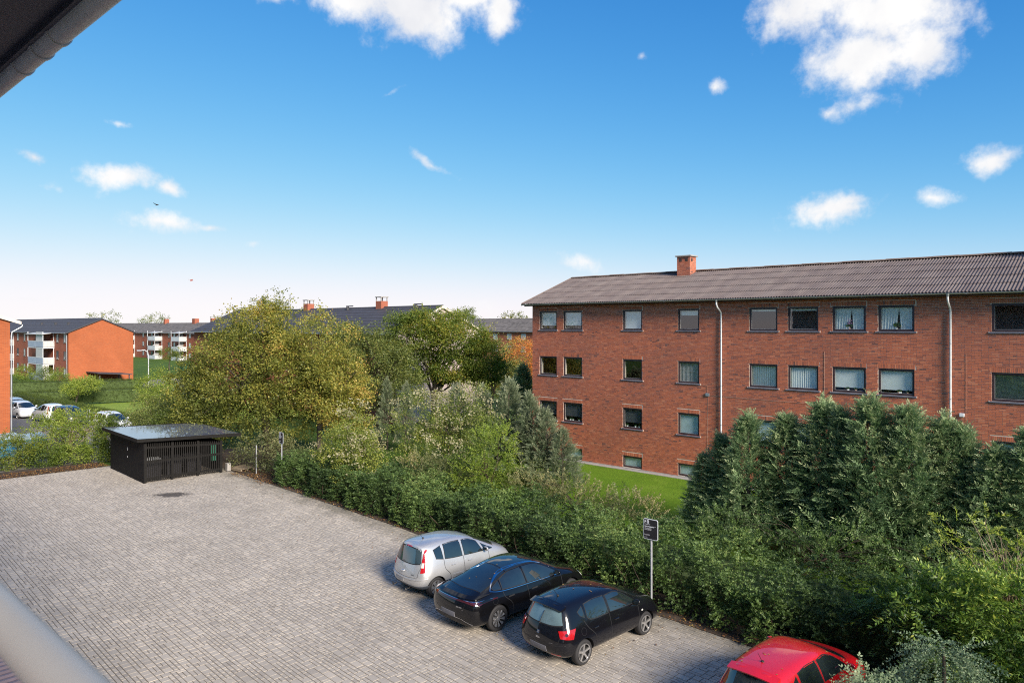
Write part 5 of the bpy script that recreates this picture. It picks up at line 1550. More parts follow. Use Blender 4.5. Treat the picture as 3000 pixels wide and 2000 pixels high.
def climbers():
    rng = np.random.default_rng(9)
    b1 = [((-29.2, 20.9, 2.6), (1.35, 1.2, 1.75), 1, 0), ((-29.9, 20.5, 1.9), (1.2, 1.1, 1.4), .7, .1), ((-28.2, 20.6, 1.4), (1.3, 1.1, 1.2), .7, .05)]
    t = tree('climbing_clematis', 'yellow-green climber with cream seed heads nearest the far parking sign', 'climber', (-29.1, 20.8, 0), b1, M['lf_clematis'], rng, T_clump, 560, .62, 'climbers with cream seed heads', .06, None, 18, shell=.6, tint=(.45, .10), bark='twig', clus=12)
    tufts_on(t, b1, 120, rng, np.array((-29.1, 20.8, 0)))
    b2 = [((-28.6, 24.8, 3.2), (1.6, 1.4, 1.75), 1, 0), ((-26.9, 25.3, 3.4), (1.6, 1.4, 1.6), 1, -.05), ((-25.4, 25.6, 3.1), (1.3, 1.3, 1.7), .8, -.1), ((-27.3, 24.4, 1.7), (2.3, 1.4, 1.5), .9, -.15)]
    t = tree('climbing_clematis', 'large climber with cream seed heads overgrowing conifers in the middle', 'climber', (-27, 25.1, 0), b2, M['lf_clematis'], rng, T_clump, 900, .62, 'climbers with cream seed heads', .07, None, 24, shell=.6, tint=(.36, .10), bark='twig', clus=12)
    tufts_on(t, b2, 125, rng, np.array((-27, 25.1, 0)))
    tree('shrub', 'bright lime shrub with reddish tips in front of the silvery conifers', 'shrub', (-21.4, 22.6, 0), [((-21.4, 22.6, 2.4), (1.0, 1.0, 1.45), 1, 0), ((-22.4, 22.3, 1.4), (1.2, 1.0, 1.1), .8, -.05)], M['lf_lime'], rng, T_sprig_s, 950, 1.35, None, .05, None, 22, tint=(.48, .15), bark='twig', up=.5)
    tree('shrub', 'brownish low shrub at the foot of the climbers', 'shrub', (-25.2, 22.2, 0), [((-25.2, 22.2, 1.0), (1.9, 1.2, 1.15), 1, 0), ((-23.6, 22.2, .9), (1.2, 1.1, 1.0), .5, 0)], M['lf_brown'], rng, T_sprig_s, 1300, 1.15, None, .04, None, 30, tint=(.42, .18), bark='twig', up=.5)
    tree('shrub', 'thin brownish shrub at the near edge of the lawn above the sign', 'shrub', (-17.4, 22.9, 0), [((-17.4, 22.9, .95), (2.0, 1.0, 1.05), 1, 0), ((-14.6, 22.9, .9), (1.7, .9, 1.0), .8, 0), ((-19.4, 22.9, 1.15), (1.3, 1.0, 1.2), .7, 0)], M['lf_brown'], rng, T_sprig_s, 1500, 1.1, None, .03, None, 46, tint=(.45, .18), bark='twig', up=.5)
    tree('shrub', 'dark leafy shrub filling the gap behind the hedge below the conifers', 'shrub', (-9, 22.9, 0), [((-10.4, 22.8, .9), (1.9, 1.0, 1.05), 1, 0), ((-7.4, 22.8, 1.0), (1.9, 1.0, 1.15), 1, -.05), ((-4.6, 22.6, 1.0), (1.7, 1.0, 1.2), 1, -.1)], M['lf_hedge'], rng, T_sprig, 1300, 1.05, None, .03, None, 40, tint=(.32, .15), bark='twig', up=.4)
    # lower right corner
    tree('shrub', 'broad glossy-leaved evergreen shrub in the lower right corner', 'shrub', (-2.6, 18.3, 0), [((-3.5, 18.1, 1.75), (1.15, 1.1, 1.0), 1, 0), ((-2.2, 18.3, 2.05), (1.3, 1.2, 1.05), 1.2, .05), ((-1.2, 17.6, 1.6), (1.3, 1.2, 1.2), 1, 0), ((-2.6, 17.4, 1.2), (1.3, .9, .8), .7, -.1), ((-4.3, 18.6, 1.4), (.8, .8, .9), .5, -.05)], M['lf_laurel'], rng, T_laurel, 2900, 1.0, None, .06, None, 20, shell=.7, tint=(.42, .10), bark='twig', up=.0, clus=16, fill=.4)
    tree('shrub', 'sparse twiggy shrub with lime leaves and bare branches above the corner shrub', 'shrub', (-2.6, 19.9, 0), [((-2.9, 19.9, 2.85), (1.15, .9, .95), 1, .1), ((-1.8, 19.9, 2.6), (1.1, .9, .9), 1, .1)], M['lf_lime'], rng, T_laurel, 190, .85, None, .05, (-2.5, 19.9, 1.8), 130, tint=(.55, .16), bark='bark_light', up=.4)
    # weeping shrub: arching stems that fall to the ground
    t = empty('weeping_shrub', (-2.95, 15.2, 0)); tag(t, 'weeping small-leaved shrub spilling down right of the red car', 'shrub')
    n = 420; a = rng.uniform(0, 6.28, n); f = rng.uniform(.1, 1, n)
    P = np.stack([.85 * f * np.cos(a), .75 * f * np.sin(a), 2.25 - 1.5 * f ** 1.7 + rng.normal(0, .1, n)], -1)
    D = np.stack([np.cos(a), np.sin(a), .5 - 2.2 * f], -1) + rng.normal(0, .2, (n, 3))
    link('crown', foliage_mesh('crown', [scatter(T_weep, P, D, rng, rng.uniform(.6, 1, n), .45 + rng.normal(0, .14, n))]), M['lf_weep'], t)
    mb = MB().tube([(0, 0, -.1), (.03, 0, 1.2), (0, .05, 2.2)], [.06, .045, .02], 8); link('trunk', mb.mesh('trunk', fix=False), M['bark'], t)
    tree('shrub', 'pale leafy shrub brushing the front of the red car', 'shrub', (-3.6, 13.9, 0), [((-3.75, 13.9, 1.05), (.75, .85, .72), 1, .05), ((-2.9, 13.5, 1.0), (.8, .8, .7), 1, 0), ((-3.5, 14.9, .8), (.6, .7, .6), .5, -.1)], M['lf_weep'], rng, T_sprig_s, 1500, .95, None, .04, None, 16, tint=(.62, .14), bark='twig', up=.6)
    # left end of the lot
    tree('shrub', 'tall yellow-green shrub with bare stems by the end of the lot', 'shrub', (-48.8, 14.2, 0), [((-49.2, 14.3, 2.2), (1.1, 1.35, .9), 1, .1), ((-48.8, 15.2, 1.9), (1.0, 1.0, 1.2), .8, 0), ((-49.0, 13.1, 1.7), (1.1, 1.1, 1.2), .8, 0)], M['lf_lime'], rng, T_clump, 480, .66, 'shrubs at the end of the lot', .06, (-48.8, 14.2, .8), 60, tint=(.5, .13), bark='bark_light', up=.6)
    tree('shrub', 'low green shrub at the left edge behind the lot', 'shrub', (-48.3, 11.2, 0), [((-48.4, 11.4, .95), (1.0, 1.3, 1.1), 1, 0), ((-48.0, 12.8, .6), (.8, 1.1, .7), .6, 0)], M['lf_oak'], rng, T_clump, 560, .6, 'shrubs at the end of the lot', .04, None, 16, tint=(.42, .15))
    tree('shrub', 'low leafy shrub below the bare stems at the end of the lot', 'shrub', (-47.6, 14.6, 0), [((-47.7, 14.2, .55), (.8, 1.3, .65), 1, 0)], M['lf_lime'], rng, T_clump, 330, .55, 'shrubs at the end of the lot', .04, None, 12, tint=(.35, .15))
    tree('shrub', 'dark green upright shrub touching the left side of the shed', 'shrub', (-47.2, 16.0, 0), [((-47.2, 16.0, 1.3), (.75, .8, 1.35), 1, 0)], M['lf_oak'], rng, T_clump_oak, 560, .55, 'shrubs at the end of the lot', .05, None, 10, tint=(.25, .12))
climbers()

# ------------------------------------------------------------------ clipped hedges round the far lawn
def clipped(name, label, a, b, w, h, n, z0):
    rng = np.random.default_rng(int(abs(a[0] * 10 + b[1])))
    a, b = np.array(a, float), np.array(b, float); L = np.linalg.norm(b - a); d = (b - a) / L; s = np.array([-d[1], d[0]])
    t = empty(name, (a[0], a[1], z0)); tag(t, label, 'hedge', 'clipped hedges around the far lawn')
    core = MB(); q = [(a - a) + s * -w * .44, (b - a) + s * -w * .44, (b - a) + s * w * .44, (a - a) + s * w * .44]
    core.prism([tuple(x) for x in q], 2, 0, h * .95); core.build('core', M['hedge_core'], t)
    P = []; D = []
    for k in range(n):
        u = rng.uniform(0, L); r_ = rng.uniform()
        if r_ < .4: p = d * u + s * rng.uniform(-w / 2, w / 2); P.append((p[0], p[1], h + rng.normal(0, .03))); D.append((rng.normal(0, .5), rng.normal(0, .5), 1))
        else:
            sg = 1 if r_ < .7 else -1; p = d * u + s * sg * w / 2; P.append((p[0], p[1], h * rng.uniform(.03, 1))); D.append((s[0] * sg + rng.normal(0, .4), s[1] * sg + rng.normal(0, .4), rng.normal(.3, .4)))
    V = scatter(T_clump, P, D, rng, .42, .45 + rng.normal(0, .14, n))
    link('foliage', foliage_mesh('foliage', [V]), M['lf_clip'], t)
clipped('clipped_hedge', 'long clipped hedge running beside the parked cars', (-93.2, 22.3), (-55, 22.6), 1.0, 1.35, 3200, -.55)
clipped('clipped_hedge', 'clipped hedge along the far edge of the lawn', (-93.0, 22.9), (-88.5, 36), .9, 1.45, 1100, -.62)
clipped('clipped_hedge', 'taller clipped hedge below the balconies and orange gable', (-111, 25.5), (-103, 39), 1.0, 1.75, 1200, -.9)

def far_trees():
    rng = np.random.default_rng(31)
    T_far = [tpl_clump(rng, 26, 1.0, .30, .11) for _ in range(4)]
    spec = [(-190, 150, 11.2, 5, 'lf_olive', 'far tree tops over the mossy roof, left of its chimneys'), (-215, 140, 10.6, 5, 'lf_orange', 'far golden tree over the mossy roof'), (-240, 120, 10.8, 5, 'lf_olive', 'far tree between the two left roofs'),
            (-180, 175, 14.5, 4, 'lf_olive', 'far thin airy tree above the mossy roof'), (-165, 185, 12.5, 5, 'lf_yellow', 'far yellowish tree above the mossy roof'),
            (-300, 100, 13.2, 6, 'lf_olive', 'far tree peeping over the left dark roof'), (-330, 130, 13.4, 6, 'lf_oak', 'far dark tree on the left horizon')]
    for x, y, h, r_, m, lab in spec:
        tree('far_tree', lab, 'tree', (x, y, -.9), [((x, y, h - r_ * .75), (r_, r_, r_ * .75), 1, 0)], M[m], rng, T_far, 90, 1.4, 'far trees on the horizon', .25, None, 8, tint=(.5, .15))
    for i in range(9):
        x, y = -160 + i * 12.5 + rng.uniform(-3, 3), 205 + rng.uniform(-8, 8); h = 12.0 + rng.uniform(-.7, 1.3)
        tree('far_tree', ('leftmost', 'second', 'third', 'fourth', 'fifth', 'sixth', 'seventh', 'eighth', 'rightmost')[i] + ' pale far tree in the line over the grey roof', 'tree', (x, y, 0), [((x, y, h - 4), (4.2, 4.2, 4), 1, 0)], M['lf_olive'], rng, T_far, 60, 1.4, 'far trees behind the grey roofed block', .25, None, 8, tint=(.6, .15))
    # shrubs at the foot of the balcony block
    for (x, y, r_, m, lab) in ((-127, 35.6, 1.5, 'lf_lime', 'pale shrub below the balconies at the gable corner'), (-131.5, 35.2, 1.3, 'lf_oak', 'dark shrub below the balconies'), (-143, 35.3, 1.6, 'lf_lime', 'loose shrub left of the balcony stack')):
        tree('shrub', lab, 'shrub', (x, y, -.9), [((x, y, .1), (r_ * 1.2, r_, 1.3), 1, 0)], M[m], rng, T_clump, 160, 1.0, None, .05, None, 6)
    tree('lollipop_tree', 'small round topped tree by the far lamp post', 'tree', (-150, 62, -.9), [((-150, 62, 2.5), (2.2, 2.2, 1.2), 1, 0)], M['lf_oak'], rng, T_clump, 130, 1.1, None, .14, None, 6)
    tree('shrub', 'yellow shrub in front of the far balconies', 'shrub', (-146, 69, -.9), [((-146, 69, 1.4), (2.4, 2.4, 2.2), 1, 0)], M['lf_yellow'], rng, T_clump, 170, 1.1, None, .08, None, 6, tint=(.62, .1))
far_trees()

# fallen leaves along the edges of the lot
def litter():
    rng = np.random.default_rng(15)
    def strip(n, p0, p1, q0, q1, pw, lab, size=.045, bias=1.0):
        p = rng.uniform(p0, p1, n); q = q0 + (q1 - q0) * rng.uniform(0, 1, n) ** bias
        c, s = math.cos(LOT), math.sin(LOT)
        P = np.stack([p * c - q * s, p * s + q * c, np.full(n, pw) + rng.uniform(0, .03, n)], -1)
        D = unit(np.stack([rng.normal(0, 1, n), rng.normal(0, 1, n), rng.normal(0, .25, n)], -1)); S = unit(np.cross(D, np.stack([rng.normal(0, .3, n), rng.normal(0, .3, n), np.ones(n)], -1)))
        V, t = leafset(P, D, S, size * rng.uniform(.7, 1.5, n), size * .42, rng.uniform(0, 1, n))
        o = link('leaf_litter', foliage_mesh('leaf_litter', [(V.reshape(-1, 3), np.repeat(t, 4))]), M['lf_litter']); tag(o, lab, 'fallen leaves', kind='stuff')
    strip(5200, -38, 6, 17.0, 18.1, .05, 'brown fallen leaves at the foot of the long hedge', .05, 1.0)
    strip(2600, -47.5, -46.0, 6, 12.6, .05, 'orange fallen leaves along the end of the lot', .06)
    strip(1300, -39.2, -35, 16.6, 18.6, .06, 'orange fallen leaves round the pallet', .055)
    strip(420, -45, -5, 11, 17.1, .012, 'scattered fallen leaves on the pavers', .045, .45)
litter()

# ------------------------------------------------------------------ cars
def paint(name, c, metal=.0, rough=.35, flake=.0, coat=1.0):
    m, nt, p = new_mat(name)
    n = noise(nt, 2.0, 4, .6); r = ramp(nt, [(.3, tuple(x * .93 for x in c)), (.7, tuple(min(1, x * 1.05) for x in c))]); nt.links.new(n.outputs[0], r.inputs[0]); nt.links.new(r.outputs[0], p.inputs['Base Color'])
    setp(p, metal=metal, rough=rough, coat=coat, coatr=.03, spec=.1 if max(c) < .05 else .5)
    return m
M['paint_silver'] = paint('paint_silver', (.56, .565, .57), .65, .38)
M['paint_black'] = paint('paint_black', (.004, .004, .005), .0, .25)
M['paint_navy'] = paint('paint_navy', (.005, .005, .007), .0, .25)
M['paint_red'] = paint('paint_red', (.56, .008, .014), .0, .3)
M['paint_white'] = paint('paint_white', (.74, .75, .76), .0, .3)
M['paint_ice'] = paint('paint_ice', (.55, .64, .66), .3, .35)
M['paint_blue'] = paint('paint_blue', (.02, .03, .07), .1, .3)
def carglass(name, c, ior):
    m, nt, p = new_mat(name); n = noise(nt, 1.5, 3, .6); r = ramp(nt, [(.3, tuple(x * .7 for x in c)), (.7, tuple(x * 1.3 for x in c))]); nt.links.new(n.outputs[0], r.inputs[0]); nt.links.new(r.outputs[0], p.inputs['Base Color'])
    setp(p, rough=.015, ior=ior); return m
M['car_glass'] = carglass('car_glass', (.012, .018, .020), 2.1)
M['car_glass_sky'] = carglass('car_glass_sky', (.10, .155, .175), 2.0)  # pale sky mirrored in the rear window, put into the base colour
M['car_glass_sky_mid'] = carglass('car_glass_sky_mid', (.03, .05, .06), 2.1)  # base colour lightened to carry the sky mirrored in the rear window
M['rubber'] = plain('rubber', (.012, .012, .013), .55, .2, 10)
M['plastic_grey'] = plain('plastic_grey', (.07, .08, .095), .6, .12, 8)
M['lens_red'] = plain('lens_red', (.38, .010, .014), .08, .2, 20, coat=1.0)
M['lens_dark'] = plain('lens_dark', (.05, .010, .016), .06, .2, 20, coat=1.0)
M['lens_clear'] = plain('lens_clear', (.66, .64, .58), .08, .2, 20, coat=1.0)
M['rim_silver'] = plain('rim_silver', (.62, .61, .60), .3, .1, 9, metal=.85)
M['rim_dark'] = plain('rim_dark', (.04, .04, .042), .4, .1, 9, metal=.5)
M['chrome'] = plain('chrome', (.72, .73, .76), .12, .05, 5, metal=1.0)
M['plate_grey'] = plain('plate_grey', (.16, .16, .18), .6, .06, 3)
M['plate_pale'] = plain('plate_pale', (.36, .36, .37), .6, .06, 3)

def ring8(x, zt, p2, p3, p4, p5=None, p6=None, dx=None):
    p5 = p5 or (p4[0] - .01, .42); p6 = p6 or (p4[0] - .07, .21)
    pts = [(x, 0, zt), (x, p2[0] * .56, zt - (zt - p2[1]) * .22), (x, *p2), (x, *p3), (x, *p4), (x, *p5), (x, *p6), (x, 0, p6[1] - .01)]
    return pts

class Car:
    def __init__(s, name, label, loc, rz, spec, mats, group=None):
        s.root = empty(name, loc, rz); tag(s.root, label, 'car', group); s.spec = spec; s.m = mats
        s.body()
    def body(s):
        sp = s.spec; st = sp['stations']; ns = len(st)
        V = []; F = []; idx = []
        for ring in st:
            half = [Vector(p) for p in ring]; n0 = len(V)
            V += half; V += [Vector((p.x, -p.y, p.z)) for p in half[1:7]]
            L = [n0 + i for i in range(8)]; Rr = [n0] + [n0 + 8 + i for i in range(6)] + [n0 + 7]
            idx.append((L, Rr))
        for a in range(ns - 1):
            for side in (0, 1):
                A, Bq = idx[a][side], idx[a + 1][side]
                for i in range(7):
                    q = (A[i], Bq[i], Bq[i + 1], A[i + 1]); F.append(q if side == 1 else q[::-1])
        for end in (0, -1):
            L, Rr = idx[end]; c = sp['rear_c'] if end == 0 else sp['front_c']
            C = {2: L[0], 6: L[7]}
            for k in (3, 4, 5): V.append(Vector(c[k - 3])); C[k] = len(V) - 1
            F.append((L[0], L[1], L[2]) if end == -1 else (L[2], L[1], L[0])); F.append((Rr[2], Rr[1], Rr[0]) if end == -1 else (Rr[0], Rr[1], Rr[2]))
            for k in range(2, 6):
                f1 = (C[k], L[k], L[k + 1], C[k + 1]); f2 = (Rr[k], C[k], C[k + 1], Rr[k + 1])
                F.append(f1 if end == -1 else f1[::-1]); F.append(f2 if end == -1 else f2[::-1])
        me = bpy.data.meshes.new('cage'); me.from_pydata([tuple(v) for v in V], [], F)
        bm = bmesh.new(); bm.from_mesh(me); bmesh.ops.recalc_face_normals(bm, faces=bm.faces)
        cl = bm.edges.layers.float.new('crease_edge')
        cr = sp.get('crease', {})
        lookup = {}
        for a in range(ns):
            for side in (0, 1):
                for i in range(8): lookup[idx[a][side][i]] = (a, i)
        for e in bm.edges:
            a, b = e.verts[0].index, e.verts[1].index
            if a in lookup and b in lookup and lookup[a][1] == lookup[b][1] and lookup[a][0] != lookup[b][0]:
                e[cl] = cr.get(lookup[a][1], 0)
        bm.to_mesh(me); bm.free()
        o = bpy.data.objects.new('cage', me); COL.objects.link(o)
        md = o.modifiers.new('s', 'SUBSURF'); md.levels = md.render_levels = sp.get('sub', 3)
        dg = bpy.context.evaluated_depsgraph_get(); fine = bpy.data.meshes.new_from_object(o.evaluated_get(dg))
        bm = bmesh.new(); bm.from_mesh(fine); s.bvh = BVHTree.FromBMesh(bm); bm.free()
        o.modifiers.clear(); o.data = fine
        # wheel wells
        WR = sp['wr']; R_ = WR + .045
        cut = MB()
        for x in (0.0, sp['wb']):
            for sg in (-1, 1): cut.tube([(x, sg * .52, WR), (x, sg * 1.3, WR)], R_, 40)
        co = link('cutter', cut.mesh('cutter'), None)
        b = o.modifiers.new('b', 'BOOLEAN'); b.operation = 'DIFFERENCE'; b.object = co; b.solver = 'EXACT'
        dg = bpy.context.evaluated_depsgraph_get(); fin = bpy.data.meshes.new_from_object(o.evaluated_get(dg)); fin.name = 'body'
        bpy.data.objects.remove(o); bpy.data.objects.remove(co)
        fin.materials.clear(); fin.materials.append(s.m['paint']); fin.materials.append(M['rubber'])
        for p in fin.polygons:
            c = p.center; p.use_smooth = True
            for x in (0.0, sp['wb']):
                if math.hypot(c.x - x, c.z - WR) < R_ + .001 and abs(c.y) < 1.3 and c.z > 0: p.material_index = 1
            if c.z < .27 and p.normal.z < -.5: p.material_index = 1
        fin.set_sharp_from_angle(angle=R(42))
        s.bodyo = link('body', fin, None, s.root)
    # projection of flat outlines on to the body
    def cast(s, frame, a, b):
        org, right, up, d = frame
        o = org + right * a + up * b - d * 4
        hit, n, i, dist = s.bvh.ray_cast(o, d)
        if hit is None:
            hit, n, i, dist = s.bvh.find_nearest(org + right * a + up * b)
        return hit, n
    def frame(s, kind, ang=0):
        if kind == 'R': return (Vector((0, 0, 0)), Vector((1, 0, 0)), Vector((0, 0, 1)), Vector((0, 1, 0)))
        if kind == 'L': return (Vector((0, 0, 0)), Vector((1, 0, 0)), Vector((0, 0, 1)), Vector((0, -1, 0)))
        if kind == 'B': return (Vector((0, 0, 0)), Vector((0, 1, 0)), Vector((0, 0, 1)), Vector((1, 0, 0)))
        if kind == 'F': return (Vector((0, 0, 0)), Vector((0, 1, 0)), Vector((0, 0, 1)), Vector((-1, 0, 0)))
        if kind == 'T': return (Vector((0, 0, 0)), Vector((0, 1, 0)), Vector((1, 0, 0)), Vector((0, 0, -1)))
    def patch(s, name, frame, top, bot, mat, off=.004, nx=14, ny=6, parent=None, smooth=True, thick=.012):
        fr = s.frame(frame) if isinstance(frame, str) else frame
        A = sample_line(top, nx, smooth); Bq = sample_line(bot, nx, smooth); V = []; F = []; N = []
        for j in range(ny):
            t = j / (ny - 1)
            for i in range(nx):
                p = A[i] * (1 - t) + Bq[i] * t; h, n = s.cast(fr, p[0], p[1])
                V.append(h + n * off); N.append(n)
        for j in range(ny - 1):
            for i in range(nx - 1):
                k = j * nx + i; F.append((k, k + 1, k + nx + 1, k + nx))
        border = list(range(nx)) + [j * nx + nx - 1 for j in range(1, ny)] + [(ny - 1) * nx + i for i in range(nx - 2, -1, -1)] + [j * nx for j in range(ny - 2, 0, -1)]
        n0 = len(V)
        for k in border: V.append(V[k] - N[k] * thick)
        for q in range(len(border)):
            F.append((border[q], n0 + q, n0 + (q + 1) % len(border), border[(q + 1) % len(border)]))
        me = bpy.data.meshes.new(name); me.from_pydata([tuple(v) for v in V], [], F)
        bm = bmesh.new(); bm.from_mesh(me); bmesh.ops.recalc_face_normals(bm, faces=bm.faces)
        # outward facing
        ref = sum((n for n in N), Vector()); tot = sum((f.normal * f.calc_area() for f in bm.faces), Vector())
        bm.faces.ensure_lookup_table()
        if bm.faces[0].normal.dot(N[0]) < 0: bmesh.ops.reverse_faces(bm, faces=bm.faces)
        bm.to_mesh(me); bm.free(); me.shade_smooth(); me.set_sharp_from_angle(angle=R(50))
        return link(name, me, mat, parent or s.root)
    def ribbon(s, name, frame, pts, w, mat, off=.0015, n=24, parent=None, smooth=True, thick=.006):
        L = sample_line(pts, n, smooth); a = []; b = []
        for i in range(n):
            d = L[min(i + 1, n - 1)] - L[max(i - 1, 0)]; d = d / (np.linalg.norm(d) + 1e-9); nn = np.array([-d[1], d[0]])
            a.append(L[i] + nn * w / 2); b.append(L[i] - nn * w / 2)
        return s.patch(name, frame, a, b, mat, off, n, 2, parent, False, thick)
    def glass(s, frame, top, bot, name='window', trim=.022, mat=None, nx=14, ny=7):
        t, b = [np.array(p, float) for p in top], [np.array(p, float) for p in bot]
        c = sum(t + b) / (len(t) + len(b)); hw = max(np.ptp([p[0] for p in t + b]) / 2, .05); hh = max(np.ptp([p[1] for p in t + b]) / 2, .05)
        def grow(p): d = p - c; return p + np.array([np.sign(d[0]) * min(abs(d[0]) / hw, 1) * trim, np.sign(d[1]) * min(abs(d[1]) / hh, 1) * trim])
        w = s.patch(name, frame, [grow(p) for p in t], [grow(p) for p in b], M['rubber'], .002, nx, ny)
        s.patch('pane', frame, t, b, mat or M['car_glass'], .0055, nx, ny, parent=w)
        return w
    def both(s, fn):
        for f in ('R', 'L'): fn(f)
    def wheels(s, n, style, rimmat):
        WR, wb, hw = s.spec['wr'], s.spec['wb'], s.spec['hw']
        W = .205
        prof = [(.0, WR * .66), (.03, WR * .70), (.012, WR * .80), (.008, WR * .9), (.03, WR * .975), (.06, WR), (W / 2, WR * 1.002), (W - .06, WR), (W - .03, WR * .975), (W - .008, WR * .9), (W - .012, WR * .8), (W - .03, WR * .7), (W, WR * .66)]
        k = 40
        def lathe(pr, cap=False):
            v = []; f = []
            for i in range(k):
                a = 2 * math.pi * i / k
                for (y, r_) in pr: v.append((r_ * math.cos(a), y, r_ * math.sin(a)))
            m_ = len(pr)
            for i in range(k):
                for j in range(m_ - 1):
                    a = i * m_ + j; b = ((i + 1) % k) * m_ + j; f.append((a, b, b + 1, a + 1))
            return v, f
        v, f = lathe(prof); tyre = MB().add(v, f).mesh('wheel'); tyre.materials.append(M['tyre']); tyre.shade_smooth()
        rm = MB(); rr = WR * .70
        v, f = lathe([(.045, rr * .2), (.075, rr * .5), (.085, rr * .93), (.02, rr * .985), (.004, rr * 1.0), (.004, rr * .93), (.02, rr * .91)]); disc = MB().add(v, f).mesh('rim'); disc.materials.append(M['rim_dark']); disc.shade_smooth(); disc.set_sharp_from_angle(angle=R(40))
        sp = MB()
        def spoke(a, w0, w1, r0, r1, y0=.030, y1=.012, sk=0.0):
            ca, sa = math.cos(a), math.sin(a)
            def P(r_, t, y): t = t + sk * (r_ - r0); return (r_ * ca - t * sa, y, r_ * sa + t * ca)
            sp.add([P(r0, -w0, y0), P(r0, w0, y0), P(r1, w1, y1), P(r1, -w1, y1), P(r0, -w0, y0 + .04), P(r0, w0, y0 + .04), P(r1, w1, y1 + .045), P(r1, -w1, y1 + .045)], [(0, 1, 2, 3), (7, 6, 5, 4), (0, 3, 7, 4), (1, 5, 6, 2), (0, 4, 5, 1), (3, 2, 6, 7)])
        for i in range(n):
            a = 2 * math.pi * i / n + .3
            if style == 'plain': spoke(a, .028, .045, .05, rr * .96)
            elif style == 'double':
                for d in (-.115, .115): spoke(a + d, .016, .020, .05, rr * .96, sk=-.1 * np.sign(d))
            else: spoke(a, .010, .015, .05, rr * .97); spoke(a + .16, .004, .030, rr * .55, rr * .97, .026, .016)
        v, f = lathe([(.024, .001), (.022, .035), (.028, .058), (.07, .062)]); sp.add(v, f)
        if style != 'slim':
            v, f = lathe([(.03, rr * .90), (.001, rr * .93), (.001, rr * 1.0), (.02, rr * 1.01)]); sp.add(v, f)
        spm = sp.mesh('spokes'); spm.materials.append(rimmat)
        for x in (0.0, wb):
            for sg in (-1, 1):
                w = link('wheel', tyre, None, s.root, (x, sg * hw, WR), (0, 0, 0 if sg < 0 else math.pi)); link('rim', disc, None, w); link('spokes', spm, None, w)
    def at(s, frame, a, b, off=.0):
        h, n = s.cast(s.frame(frame), a, b); return h + n * off, n
    def text(s, t, size, y, z, mat, bold=.0, name='badge'):
        me = text_mesh(t, size, align='CENTER', extrude=.002, bold=bold)
        p, n = s.at('B', y, z, .004)
        zaxis = n; xaxis = Vector((0, 0, 1)).cross(n).normalized(); yaxis = zaxis.cross(xaxis)
        o = link(name, me, mat, s.root); o.matrix_local = Matrix.Translation(p) @ Matrix((xaxis, yaxis, zaxis)).transposed().to_4x4(); return o
    def plate(s, y0, y1, z0, z1, mat, off=.012):
        return s.patch('number_plate', 'B', [(y0 + .03, z1), ((y0 + y1) / 2, z1), (y1 - .03, z1)], [(y0 + .03, z0), ((y0 + y1) / 2, z0), (y1 - .03, z0)], mat, off, 10, 5, thick=.02)
    def mirror(s, x, z, mat, w=.10):
        for f, sg in (('R', -1), ('L', 1)):
            p, n = s.at(f, x, z)
            bm = bmesh.new(); bmesh.ops.create_uvsphere(bm, u_segments=16, v_segments=10, radius=1)
            for v in bm.verts:
                v.co = Vector((v.co.x * .085 * (1.0 if v.co.x > 0 else .35), v.co.y * w, v.co.z * .075))
            me = bpy.data.meshes.new('mirror'); bm.to_mesh(me); bm.free(); me.shade_smooth()
            m_ = link('mirror', me, mat, s.root, (p.x + .03, p.y + sg * (w + .03), p.z + .05))
            MB().tube([(0, -sg * (w + .05), -.05), (0, -sg * w * .4, -.02)], .022, 8).build('mirror_arm', M['rubber'], m_)
            B(-.036, -.031, -w * .75, w * .75, -.05, .05).build('mirror_glass', M['car_glass'], m_)
    def handles(s, pts, mat):
        for f, sg in (('R', -1), ('L', 1)):
            for (x, z) in pts:
                p, n = s.at(f, x, z)
                h = MB().tube([(x - .10, p.y + sg * .0, z), (x - .085, p.y + sg * .03, z + .004), (x + .05, p.y + sg * .032, z + .008), (x + .075, p.y, z + .006)], [.012, .016, .016, .012], 8).build('door_handle', mat, s.root, smooth=True)
    def antenna(s, x, L=.32, lean=-.6):
        p, n = s.at('T', 0, x)
        MB().tube([p, p + Vector((lean * .05, 0, .03))], [.035, .014], 10).tube([p + Vector((lean * .05, 0, .03)), p + Vector((lean * L, 0, L * .75))], [.006, .004], 6).build('antenna', M['rubber'], s.root)
    def wiper(s, y0, z0, y1, z1):
        a, na = s.at('B', y0, z0, .03); b, nb = s.at('B', y1, z1, .02)
        MB().tube([a - na * .02, a, (a + b) / 2 + (na + nb) * .006, b], [.02, .012, .008, .006], 6).build('wiper', M['rubber'], s.root)
    def leaves(s, n, x0, x1, w, label, seed):
        rng = np.random.default_rng(seed); P = []; D = []
        for i in range(n):
            p, nn = s.at('T', rng.uniform(-w, w), rng.uniform(x0, x1), .006); P.append(p); a = rng.uniform(0, 6.28); d = Vector((math.cos(a), math.sin(a), .1)); D.append((d - nn * d.dot(nn)).normalized() + nn * .12)
        Mx = s.root.matrix_basis
        P = np.array([Mx @ Vector(p) for p in P]); D = np.array([Mx.to_3x3() @ Vector(d) for d in D]); S = unit(np.cross(D, np.tile([0, 0, 1.0], (n, 1))))
        V, t = leafset(P, unit(D), S, .055 * rng.uniform(.7, 1.3, n), .02, rng.uniform(.75, 1, n))
        o = link('fallen_leaves', foliage_mesh('fallen_leaves', [(V.reshape(-1, 3), np.repeat(t, 4))]), M['lf_litter']); tag(o, label, 'fallen leaves', kind='stuff')

